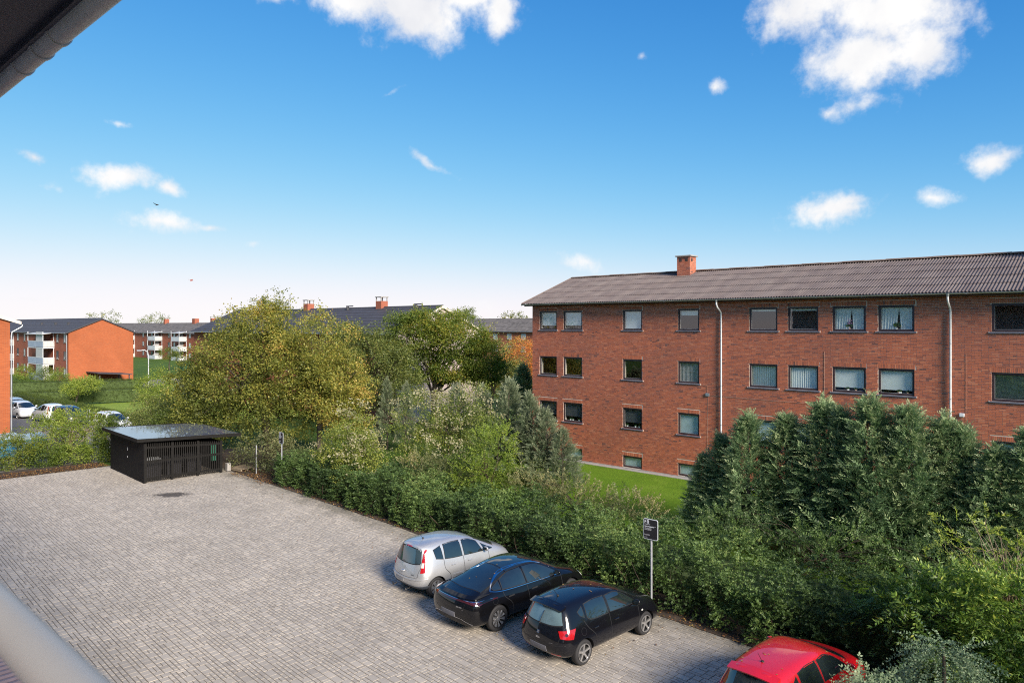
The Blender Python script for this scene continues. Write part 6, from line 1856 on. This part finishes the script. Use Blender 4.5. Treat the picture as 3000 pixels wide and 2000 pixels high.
HATCH = dict(wb=2.47, wr=.305, hw=.862, crease={3: .25, 2: .15}, stations=[
    [(-.45, 0, 1.42), (-.45, .30, 1.415), (-.43, .52, 1.375), (-.58, .73, .97), (-.66, .83, .70), (-.69, .84, .45), (-.62, .77, .22), (-.60, 0, .20)],
    ring8(-.12, 1.455, (.555, 1.405), (.775, .96), (.885, .68)), ring8(.55, 1.485, (.585, 1.435), (.795, .94), (.885, .66)), ring8(1.25, 1.47, (.595, 1.42), (.80, .92), (.885, .64)),
    ring8(1.72, 1.385, (.595, 1.33), (.805, .91), (.885, .64)), ring8(2.18, 1.145, (.645, 1.085), (.81, .90), (.885, .64)), ring8(2.55, .995, (.67, .955), (.805, .87), (.885, .64)),
    ring8(2.95, .91, (.63, .865), (.775, .78), (.865, .62)),
    [(3.20, 0, .78), (3.16, .28, .775), (3.08, .52, .75), (3.13, .68, .64), (3.19, .76, .52), (3.22, .77, .38), (3.16, .72, .20), (3.2, 0, .18)]],
    rear_c=[(-.69, 0, .97), (-.77, 0, .70), (-.79, 0, .45)], front_c=[(3.32, 0, .64), (3.37, 0, .52), (3.38, 0, .38)])

def hatchback(name, label, loc, rz, paintm, detail=True, navy=False, group=None):
    c = Car(name, label, loc, rz, HATCH, {'paint': paintm}, group)
    rear = M['car_glass_sky'] if navy else M['car_glass']
    c.glass('B', [(-.46, 1.325), (0, 1.345), (.46, 1.325)], [(-.60, 1.02), (-.3, .985), (.3, .985), (.60, 1.02)], 'rear_window', .03, rear)
    c.glass('T', [(-.50, 1.76), (0, 1.73), (.50, 1.76)], [(-.66, 2.32), (0, 2.50), (.66, 2.32)], 'windscreen', .02)
    def side(f):
        c.glass(f, [(1.06, 1.335), (1.45, 1.325), (1.78, 1.20), (2.08, 1.01)], [(1.08, .985), (1.45, .97), (1.8, .962), (2.10, .96)], 'window', .02)
        c.glass(f, [(.26, 1.325), (.6, 1.355), (.97, 1.345)], [(.24, 1.06), (.40, .995), (.99, .985)], 'window', .02)
        c.glass(f, [(-.02, 1.22), (.15, 1.30)], [(.02, 1.14), (.15, 1.07)], 'quarter_window', .018, nx=6, ny=4)
        for pts in ([(1.02, 1.36), (1.025, .9), (1.03, .30)], [(.10, 1.02), (.20, .85), (.42, .62), (.45, .30)], [(2.17, .93), (2.15, .6), (2.10, .30)], [(.48, .295), (1.2, .29), (2.1, .295)]):
            c.ribbon('door_seam', f, pts, .015, M['rubber'], .0012)
    c.both(side)
    c.ribbon('hatch_seam', 'B', [(-.66, .98), (-.60, .72), (-.52, .60), (0, .56), (.52, .60), (.60, .72), (.66, .98)], .010, M['rubber'], .0012, 40)
    c.ribbon('hood_seam', 'T', [(-.66, 2.48), (0, 2.60), (.66, 2.48)], .012, M['rubber'], .0012)
    # spoiler over the hatch
    v = []
    for y in (-.52, -.3, 0, .3, .52):
        zz = 1.415 - .10 * (y / .52) ** 2 * .5
        v.append((-.30, y, zz + .028)); v.append((-.55 + .06 * (y / .52) ** 2, y, zz - .030)); v.append((-.535 + .06 * (y / .52) ** 2, y, zz - .06)); v.append((-.30, y, zz - .05))
    m = MB(); fs = []
    for i in range(4):
        a, b = i * 4, i * 4 + 4
        for k in range(4): fs.append((a + k, a + (k + 1) % 4, b + (k + 1) % 4, b + k))
    fs += [(3, 2, 1, 0), (16, 17, 18, 19)]
    m.add(v, fs); sp = m.build('spoiler', paintm, c.root, smooth=True)
    # lamps
    for sg in (-1, 1):
        fr = (Vector((-.45, sg * .55, 0)), Vector((math.sin(R(38)) * -sg * -1, math.cos(R(38)), 0)) if sg > 0 else Vector((-math.sin(R(38)) * -1 * -1, math.cos(R(38)), 0)), Vector((0, 0, 1)), Vector((math.cos(R(38)), -sg * math.sin(R(38)), 0)))
        l = c.patch('tail_lamp', fr, [(-.20 * sg + .11 * sg, .90), (.0 + .11 * sg, .915), (.20 * sg + .11 * sg, .93)], [(-.15 * sg + .11 * sg, .745), (.0 + .11 * sg, .73), (.16 * sg + .11 * sg, .72)], M['lens_red'], .014, 12, 6, thick=.03)
        p, n = c.cast(fr, .11 * sg, .825)
        MB().tube([p + n * .0142, p + n * .018], .038, 16).tube([p + n * .0181, p + n * .020], .024, 12).build('reversing_lens', M['lens_dark'], l)
        c.patch('head_lamp', 'F', [(sg * .45, .74), (sg * .60, .735)], [(sg * .42, .62), (sg * .66, .60)], M['lens_clear'], .008, 8, 5, thick=.02)
    c.patch('reflector', 'B', [(.36, .335), (.62, .345)], [(.36, .305), (.62, .315)], M['lens_red'], .004, 6, 3); c.patch('reflector', 'B', [(-.36, .335), (-.62, .345)], [(-.36, .305), (-.62, .315)], M['lens_red'], .004, 6, 3)
    c.ribbon('bumper_seam', 'B', [(-.80, .60), (-.5, .565), (0, .555), (.5, .565), (.80, .60)], .012, M['rubber'], .0012, 30)
    c.plate(-.29, .29, .37, .50, M['plate_grey'])
    c.wheels(5, 'double', M['rim_silver'])
    c.mirror(1.98, .96, paintm)
    c.handles(((.62, .80), (1.32, .79)) if False else ((.46, .80), (1.25, .79)), paintm)
    c.antenna(-.02); c.wiper(.0, .955, -.05, 1.24)
    for f, sg in (('R', -1), ('L', 1)):
        p, n = c.at(f, 2.30, .72); B(-.03, .03, -.006, .006, -.018, .018).build('side_repeater', M['lens_clear'], c.root, p)
    c.ribbon('fuel_flap_seam', 'R', [(.02 + .085 * math.cos(a), .80 + .085 * math.sin(a)) for a in np.linspace(0, 6.28, 20)], .006, M['rubber'], .001, 30)
    if navy:
        c.text('IBIZA', .052, 0, .635, M['chrome'], .0015)
        p, n = c.at('B', 0, .775, .006)
        e = MB().prism(round_rect(.085, .085, .018), 2, 0, .012).build('emblem', M['chrome'], c.root, None)
        xaxis = Vector((0, 0, 1)).cross(n).normalized(); yaxis = n.cross(xaxis); e.matrix_local = Matrix.Translation(p) @ Matrix((xaxis, yaxis, n)).transposed().to_4x4()
        g = MB().add([(-.028, .006, .0122), (.022, .006, .0122), (.03, .026, .0122), (-.022, .026, .0122)], [(0, 1, 2, 3)]).add([(-.03, -.026, .0122), (.022, -.026, .0122), (.03, -.004, .0122), (-.02, -.004, .0122)], [(0, 1, 2, 3)]).build('emblem_mark', M['plate_grey'], e)
        c.text('ECOMOTIVE', .016, -.40, .60, M['chrome'])
    return c

def fastback():
    st = [
        [(-.90, 0, 1.03), (-.89, .34, 1.025), (-.84, .63, 1.005), (-.88, .81, .92), (-.92, .89, .72), (-.92, .89, .45), (-.84, .82, .24), (-.82, 0, .22)],
        ring8(-.60, 1.075, (.645, 1.045), (.885, .95), (.965, .74)), ring8(-.05, 1.235, (.61, 1.18), (.865, .96), (.965, .72)), ring8(.55, 1.42, (.60, 1.365), (.845, .945), (.955, .70)), ring8(1.2, 1.495, (.615, 1.44), (.845, .93), (.95, .68)),
        ring8(1.75, 1.465, (.62, 1.405), (.85, .92), (.95, .67)), ring8(2.25, 1.27, (.66, 1.20), (.86, .92), (.95, .67)), ring8(2.75, 1.03, (.70, .985), (.865, .89), (.955, .67)), ring8(3.3, .925, (.68, .885), (.85, .80), (.95, .65)),
        [(3.76, 0, .74), (3.72, .3, .735), (3.58, .56, .72), (3.62, .75, .62), (3.68, .83, .50), (3.70, .84, .36), (3.62, .78, .19), (3.7, 0, .18)]]
    sp = dict(wb=2.92, wr=.345, hw=.942, crease={3: .35, 2: .2}, stations=st, rear_c=[(-.99, 0, .92), (-1.05, 0, .72), (-1.05, 0, .45)], front_c=[(3.86, 0, .62), (3.90, 0, .5), (3.90, 0, .36)])
    c = Car('fastback_car', 'black fastback saloon parked between the silver and the dark hatchback', LW(-14.82, 13.22), math.pi / 2 + LOT + R(-1.0), sp, {'paint': M['paint_black']}, 'cars parked along the hedge')
    # rear glass flows into the glass roof
    c.glass('T', [(-.53, .56), (0, .60), (.53, .56)], [(-.66, -.42), (0, -.52), (.66, -.42)], 'rear_window', .02, nx=16, ny=12)
    c.glass('T', [(-.54, 1.68), (0, 1.70), (.54, 1.68)], [(-.53, .62), (0, .655), (.53, .62)], 'glass_roof', .012, nx=16, ny=12)
    c.glass('T', [(-.55, 1.84), (0, 1.80), (.55, 1.84)], [(-.70, 2.52), (0, 2.76), (.70, 2.52)], 'windscreen', .02)
    def side(f):
        c.glass(f, [(1.16, 1.385), (1.6, 1.365), (1.95, 1.24), (2.42, 1.01)], [(1.20, .995), (1.6, .985), (2.0, .975), (2.44, .97)], 'window', .02)
        c.glass(f, [(.30, 1.235), (.65, 1.345), (1.08, 1.385)], [(.26, 1.03), (.65, 1.01), (1.12, .998)], 'window', .02)
        c.glass(f, [(-.06, 1.10), (.22, 1.21)], [(-.02, 1.055), (.20, 1.04)], 'quarter_window', .016, nx=6, ny=4)
        c.ribbon('chrome_trim', f, [(-.16, 1.055), (.05, 1.20), (.45, 1.35), (.95, 1.43), (1.5, 1.425), (2.0, 1.285), (2.4, 1.08)], .016, M['chrome'], .006, 40)
        c.ribbon('chrome_trim', f, [(-.16, 1.05), (.1, 1.005), (.6, .975), (1.4, .96), (2.4, .945)], .012, M['chrome'], .006, 40)
        for pts in ([(1.15, 1.0), (1.16, .7), (1.18, .32)], [(.24, 1.0), (.28, .85), (.50, .64), (.54, .32)], [(2.52, .94), (2.50, .6), (2.42, .32)], [(.56, .31), (1.5, .30), (2.42, .31)]): c.ribbon('door_seam', f, pts, .015, M['rubber'], .0012)
        c.ribbon('flush_handle', f, [(.40, .82), (.62, .825)], .03, M['rubber'], .002); c.ribbon('flush_handle', f, [(1.30, .81), (1.52, .815)], .03, M['rubber'], .002)
    c.both(side)
    # tail: lip, light bar, diffuser
    c.ribbon('tail_lip', 'B', [(-.80, .985), (-.45, 1.005), (0, 1.012), (.45, 1.005), (.80, .985)], .05, M['paint_black'], .03, 40, thick=.05)
    l = c.patch('light_bar', 'B', [(-.90, .915), (-.55, .935), (0, .94), (.55, .935), (.90, .915)], [(-.90, .84), (-.55, .895), (0, .90), (.55, .895), (.90, .84)], M['lens_dark'], .010, 40, 4)
    c.ribbon('light_edge', 'B', [(-.90, .925), (-.55, .942), (0, .947), (.55, .942), (.90, .925)], .008, M['chrome'], .013, 40, parent=l)
    c.ribbon('boot_seam', 'B', [(-.60, .90), (-.55, .70), (-.45, .60), (0, .585), (.45, .60), (.55, .70), (.60, .90)], .009, M['rubber'], .0012, 40)
    c.patch('diffuser', 'B', [(-.72, .40), (-.4, .47), (.4, .47), (.72, .40)], [(-.70, .27), (-.4, .27), (.4, .27), (.70, .27)], M['rubber'], .008, 24, 5)
    c.ribbon('chrome_trim', 'B', [(-.80, .36), (-.60, .43), (-.40, .475), (.40, .475), (.60, .43), (.80, .36)], .014, M['chrome'], .011, 40)
    c.plate(-.30, .30, .47, .60, M['plate_grey'], .016)
    c.text('BYD SEAL', .045, -.42, .745, M['chrome'], .0012); c.text('AWD', .022, -.53, .70, M['chrome'])
    c.wheels(10, 'slim', M['rim_silver']); c.mirror(2.26, .99, M['paint_black'])
    c.ribbon('charge_flap_seam', 'R', [(-.10 + .09 * math.cos(a), .84 + .09 * math.sin(a)) for a in np.linspace(0, 6.28, 20)], .006, M['rubber'], .001, 30)
    for sg in (-1, 1): c.patch('head_lamp', 'F', [(sg * .5, .70), (sg * .72, .70)], [(sg * .5, .62), (sg * .76, .62)], M['lens_clear'], .008, 8, 4)
    c.leaves(5, -.3, 1.4, .5, 'a few yellow leaves on the black saloon', 3)
fastback()

def minivan(name, label, loc, rz, paintm, group, detail=True):
    st = [
        [(-.40, 0, 1.525), (-.40, .30, 1.52), (-.38, .54, 1.475), (-.48, .735, 1.02), (-.56, .84, .74), (-.60, .85, .47), (-.54, .78, .24), (-.52, 0, .22)],
        ring8(-.05, 1.575, (.585, 1.52), (.785, 1.0), (.885, .72)), ring8(.6, 1.60, (.61, 1.55), (.80, .97), (.885, .70)), ring8(1.2, 1.57, (.615, 1.515), (.805, .95), (.885, .68)), ring8(1.7, 1.44, (.615, 1.38), (.81, .94), (.885, .66)),
        ring8(2.2, 1.215, (.65, 1.155), (.81, .93), (.885, .66)), ring8(2.65, 1.025, (.665, .975), (.80, .88), (.88, .65)), ring8(2.97, .92, (.61, .87), (.765, .78), (.86, .62)),
        [(3.12, 0, .78), (3.09, .28, .775), (3.0, .50, .75), (3.05, .67, .64), (3.11, .76, .52), (3.14, .77, .38), (3.08, .72, .21), (3.12, 0, .19)]]
    sp = dict(wb=2.50, wr=.30, hw=.86, crease={3: .2, 2: .15}, stations=st, rear_c=[(-.57, 0, 1.02), (-.65, 0, .74), (-.68, 0, .47)], front_c=[(3.24, 0, .64), (3.29, 0, .52), (3.30, 0, .38)], sub=3 if detail else 2)
    c = Car(name, label, loc, rz, sp, {'paint': paintm}, group)
    c.glass('B', [(-.52, 1.40), (0, 1.425), (.52, 1.40)], [(-.62, 1.04), (-.3, 1.005), (.3, 1.005), (.62, 1.04)], 'rear_window', .03, M['car_glass_sky_mid'] if detail else None)
    c.glass('T', [(-.52, 1.66), (0, 1.62), (.52, 1.66)], [(-.66, 2.36), (0, 2.60), (.66, 2.36)], 'windscreen', .02)
    def side(f):
        c.glass(f, [(1.10, 1.44), (1.4, 1.42), (1.68, 1.31)], [(1.12, 1.03), (1.4, 1.02), (1.86, 1.01)], 'window', .02)
        c.glass(f, [(1.84, 1.22), (2.05, 1.11), (2.25, 1.03)], [(1.95, 1.01), (2.1, 1.005), (2.27, 1.0)], 'quarter_window', .018, nx=8, ny=4)
        c.glass(f, [(.40, 1.45), (.7, 1.465), (1.0, 1.455)], [(.38, 1.07), (.7, 1.045), (1.02, 1.035)], 'window', .02)
        c.glass(f, [(.02, 1.36), (.28, 1.435)], [(.06, 1.12), (.30, 1.075)], 'quarter_window', .018, nx=7, ny=5)
        if detail:
            for pts in ([(1.06, 1.03), (1.06, .7), (1.05, .32)], [(.32, 1.05), (.33, .80), (.50, .60), (.52, .32)], [(2.08, .99), (2.08, .6), (2.05, .32)], [(.54, .315), (1.2, .31), (2.05, .315)]): c.ribbon('door_seam', f, pts, .014, M['rubber'], .0012)
            c.ribbon('side_moulding', f, [(.60, .56), (1.0, .565)], .045, paintm, .016, thick=.025); c.ribbon('side_moulding', f, [(1.10, .565), (2.0, .57)], .045, paintm, .016, thick=.025)
    c.both(side)
    for sg in (-1, 1):
        a = R(36)
        fr = (Vector((-.35, sg * .60, 0)), Vector((sg * math.sin(a), math.cos(a), 0)), Vector((0, 0, 1)), Vector((math.cos(a), -sg * math.sin(a), 0)))
        l = c.patch('tail_lamp', fr, [(.02 * sg, 1.40), (.08 * sg, 1.41)], [(-.02 * sg, .78), (.13 * sg, .80)], M['lens_red'], .014, 8, 12, thick=.03)
        c.patch('reversing_lens', fr, [(.0 * sg, 1.06), (.07 * sg, 1.06)], [(-.01 * sg, .93), (.07 * sg, .93)], M['lens_clear'], .019, 5, 4, parent=l, thick=.01)
        c.patch('head_lamp', 'F', [(sg * .40, .78), (sg * .60, .80)], [(sg * .42, .64), (sg * .68, .62)], M['lens_clear'], .008, 8, 5)
    c.plate(-.02, .46, .44, .56, M['plate_pale'])
    c.wheels(7, 'plain', M['rim_silver']); c.mirror(1.86, 1.03, paintm)
    if detail:
        c.ribbon('hatch_seam', 'B', [(-.66, 1.02), (-.60, .74), (-.55, .64), (0, .60), (.55, .64), (.60, .74), (.66, 1.02)], .010, M['rubber'], .0012, 40)
        c.patch('bumper_skirt', 'B', [(-.84, .42), (-.5, .37), (.5, .37), (.84, .42)], [(-.80, .25), (-.5, .25), (.5, .25), (.80, .25)], M['plastic_grey'], .008, 30, 5)
        c.ribbon('bumper_strip', 'B', [(-.84, .62), (-.55, .575), (0, .56), (.55, .575), (.84, .62)], .03, paintm, .02, 30, thick=.025)
        c.handles(((.66, .86), (1.30, .86)), paintm); c.antenna(.10); c.wiper(.05, .985, .12, 1.03)
        c.patch('brake_lamp', 'B', [(-.12, 1.47), (.12, 1.47)], [(-.12, 1.44), (.12, 1.44)], M['lens_red'], .012, 8, 3, thick=.02)
        p, n = c.at('B', 0, .86, .008)
        for k in range(3):
            a = R(90 + 120 * k); MB().add([p + Vector((-.004, 0, 0)), p + Vector((-.006, math.cos(a + .5) * .03, math.sin(a + .5) * .03)), p + Vector((-.008, math.cos(a) * .052, math.sin(a) * .052)), p + Vector((-.006, math.cos(a - .5) * .03, math.sin(a - .5) * .03))], [(0, 1, 2, 3)]).build('emblem', M['chrome'], c.root)
        c.text('COLT', .05, -.42, .68, M['plastic_grey'], .001)
        B(-.08, .0, -.06, .06, -.02, .02).build('hatch_handle', M['chrome'], c.root, (-.60, 0, .76), bevel=.008)
        MB().tube([(-.60, .42, .27), (-.72, .42, .24), (-.74, .42, .33)], .022, 8).build('tow_hook', M['rubber'], c.root); MB().tube([(-.5, -.12, .24), (-.63, -.12, .22)], .025, 10).build('exhaust', M['chrome'], c.root)
    return c

HD = math.pi / 2 + LOT
minivan('compact_car', 'silver compact hatchback at the left end of the parked row', LW(-17.78, 13.56), HD + R(-2), M['paint_silver'], 'cars parked along the hedge')
k = hatchback('hatchback_car', 'black hatchback with red tail lamps and IBIZA lettering beside the parking sign', LW(-11.9, 13.36), HD + R(-1.2), M['paint_navy'], navy=True, group='cars parked along the hedge')
k.leaves(9, -.3, 1.5, .5, 'yellow leaves on the roof of the black hatchback', 4)
k = hatchback('hatchback_car', 'bright red car cut off by the bottom edge under the shrubs', LW(-6.68, 13.64), HD + R(-2), M['paint_red'], group='cars parked along the hedge')
k.leaves(13, -.35, 1.7, .52, 'yellow leaves on the roof of the red car', 6)

# cars on the far side, glimpsed past the brick end wall
def far_cars():
    cars = [(-80.8, 19.3, R(4), 'paint_white', 'white hatchback parked beside the orange end wall'), (-87.0, 20.2, R(4), 'paint_ice', 'pale car parked behind the white hatchback'), (-71.5, 19.8, R(184), 'paint_white', 'white van-like car half hidden by the yellow shrub'),
            (-69.6, 20.0, R(3), 'paint_blue', 'dark blue car nose showing right of the yellow shrub'), (-61.2, 20.4, R(3), 'paint_white', 'white car roof showing above the shed')]
    first = None
    for x, y, rz, p, lab in cars:
        if first is None or True:
            z = float(ground_h(x, y)) - .02
            minivan('parked_car', lab, (x, y, z), rz, M[p], 'cars parked beyond the shed', detail=False)
far_cars()

# ------------------------------------------------------------------ small things beyond the lot
def small_things():
    # blue tarpaulin-covered containers by the end wall
    for i, (x, y, lab) in enumerate(((-52.6, 11.7, 'blue waste container at the left edge'), (-51.6, 12.9, 'second blue waste container behind the fence at the left edge'))):
        b = empty('waste_container', (x, y, 0), R(4)); tag(b, lab, 'container', 'blue containers at the left edge')
        MB().add([(-.55, -.7, .15), (.55, -.7, .15), (.55, .7, .15), (-.55, .7, .15), (-.65, -.8, 1.25), (.65, -.8, 1.25), (.65, .8, 1.25), (-.65, .8, 1.25)], [(3, 2, 1, 0), (4, 5, 6, 7), (0, 1, 5, 4), (1, 2, 6, 5), (2, 3, 7, 6), (3, 0, 4, 7)]).build('body', M['bin_blue'], b, bevel=.03)
        MB().prism([(-.68, 1.26), (.68, 1.26), (.60, 1.40), (-.4, 1.52), (-.68, 1.40)], 1, -.83, .83).build('lid', M['bin_lid'], b)
        for sx in (-.45, .45):
            for sy in (-.6, .6): MB().tube([(sx, sy - .03, .09), (sx, sy + .03, .09)], .09, 10).build('wheel', M['tyre'], b)
    # wire fence with rails in front of them
    f = empty('wire_fence', (-50.0, 11.0, 0)); tag(f, 'low dark wire fence with steel rails at the left edge', 'fence')
    for y in (-2.5, -.8, .9, 2.2): MB().tube([(0, y, -.1), (0, y, 1.25)], .03, 8).build('post', M['dark_metal'], f)
    for z in (.25, .7, 1.2): MB().tube([(0, -2.5, z), (0, 2.2, z)], .018, 6).build('rail', M['galv'], f)
    # long blue-grey covered bike rack behind the yellow shrub
    s = empty('bike_shelter', (-54.0, 15.9, -.02), R(4)); tag(s, 'low shelter with glossy blue-grey roof behind the yellow shrub', 'shelter')
    MB().prism([(-1.0, 1.35), (1.0, 1.15), (1.0, 1.21), (-1.0, 1.41)], 0, -2.6, 2.6).build('roof', M['shelter_roof'], s)
    for x in (-2.4, 0, 2.4):
        for y in (-.85, .85): B(x - .04, x + .04, y - .04, y + .04, 0, 1.17).build('post', M['dark_metal'], s)
    # cycle stand hoop and marker post by the clipped hedge
    c = empty('cycle_stand', (-66.0, 21.2, float(ground_h(-66, 20)) - .02), R(10)); tag(c, 'pale tubular cycle stand beside the clipped hedge', 'stand')
    for x in (-1.0, 1.0): MB().tube([(x - .2, 0, 0), (x - .2, 0, 1.1), (x - .14, 0, 1.2), (x + .14, 0, 1.2), (x + .2, 0, 1.1), (x + .2, 0, 0)], .03, 8).build('hoop', M['galv'], c)
    MB().tube([(-1.2, 0, 1.0), (1.2, 0, 1.0)], .02, 8).build('rail', M['galv'], c)
    p = MB().tube([(0, 0, 0), (0, 0, 1.2)], .06, 10).build('bollard', M['white_paint'], None, (-62.9, 21.4, -.02)); tag(p, 'short white bollard at the corner of the clipped hedge', 'bollard')
    # street lamp in front of the far block
    l = empty('street_lamp', (-111.9, 43.2, -.9)); tag(l, 'grey street lamp with curved top beside the orange gable', 'lamp')
    MB().tube([(0, 0, 0), (0, 0, 4.6), (-.05, -.1, 5.2), (-.2, -.5, 5.5), (-.3, -.9, 5.45)], [.09, .07, .06, .06, .05], 8).build('pole', M['galv'], l)
    B(-.55, -.2, -1.5, -.9, 5.35, 5.5).build('lantern', M['galv'], l, bevel=.03)
    # green bins far behind
    for i in range(3):
        b = empty('green_bin', (-146.5 + i * 1.2, 63.5 + i * 1.2, -.9)); tag(b, ('left', 'middle', 'right')[i] + ' green bin of three before the far balconies', 'bin', 'green bins before the far balconies')
        B(-.7, .7, -.6, .6, .1, 1.25).build('body', M['green_sign'], b, bevel=.05); B(-.75, .75, -.65, .65, 1.251, 1.36).build('lid', M['green_sign'], b)
    # teal sheet glimpsed behind the tree trunk
    t = empty('teal_tarpaulin', (-41.2, 27.2, 0)); tag(t, 'teal tarpaulin hanging behind the trunks of the yellow trees', 'tarpaulin')
    v = []; q = []
    for i in range(9):
        for j in range(7): v.append((-.7 + 1.4 * i / 8 + .05 * math.sin(j * 1.3), .08 * math.sin(i * 1.7 + j), .5 + 1.5 * j / 6 + .04 * math.sin(i * 2)))
    for i in range(8):
        for j in range(6): k = i * 7 + j; q.append((k, k + 7, k + 8, k + 1))
    link('sheet', np_mesh('sheet', v, q, smooth=True), M['teal'], t); MB().tube([(-.7, 0, 0), (-.7, 0, 2.1)], .03, 6).build('pole', M['galv'], t); MB().tube([(.7, 0, 0), (.7, 0, 2.1)], .03, 6).build('pole', M['galv'], t)
    # two specks in the sky: a bird and a drifting leaf
    bm_ = MB(); bm_.tube([(-.12, 0, 0), (0, 0, .02), (.14, 0, 0)], [.01, .045, .008], 8); bd = bm_.build('bird', M['dark_metal'], None, (-44.6, 17.7, 15.4), (0, 0, .4)); tag(bd, 'tiny dark bird high in the left sky', 'bird')
    MB().add([(-.03, .02, .02), (.05, .02, .02), (.0, .26, .10), (-.06, .22, .08)], [(0, 1, 2, 3)]).build('wing', M['dark_metal'], bd); MB().add([(-.03, -.02, .02), (.05, -.02, .02), (.0, -.26, .10), (-.06, -.22, .08)], [(0, 1, 2, 3)]).build('wing', M['dark_metal'], bd)
    lf = MB().add([(-.05, 0, 0), (0, .03, .01), (.05, 0, .02), (0, -.03, .012)], [(0, 1, 2, 3)]).add([(-.05, 0, 0), (-.09, .003, -.005), (-.09, -.003, -.005)], [(0, 1, 2)]).build('drifting_leaf', M['leaf_red'], None, (-14.2, 6.3, 9.05), (.9, .3, .4)); tag(lf, 'small reddish leaf drifting in the left sky', 'leaf')

M['bin_blue'] = plain('bin_blue', (.05, .20, .32), .5, .1, 4); M['bin_lid'] = plain('bin_lid', (.35, .45, .52), .35, .1, 4)
M['shelter_roof'] = plain('shelter_roof', (.14, .19, .28), .15, .15, 3)
M['teal'] = plain('teal', (.03, .30, .30), .5, .1, 3); M['leaf_red'] = plain('leaf_red', (.35, .12, .09), .6)
small_things()
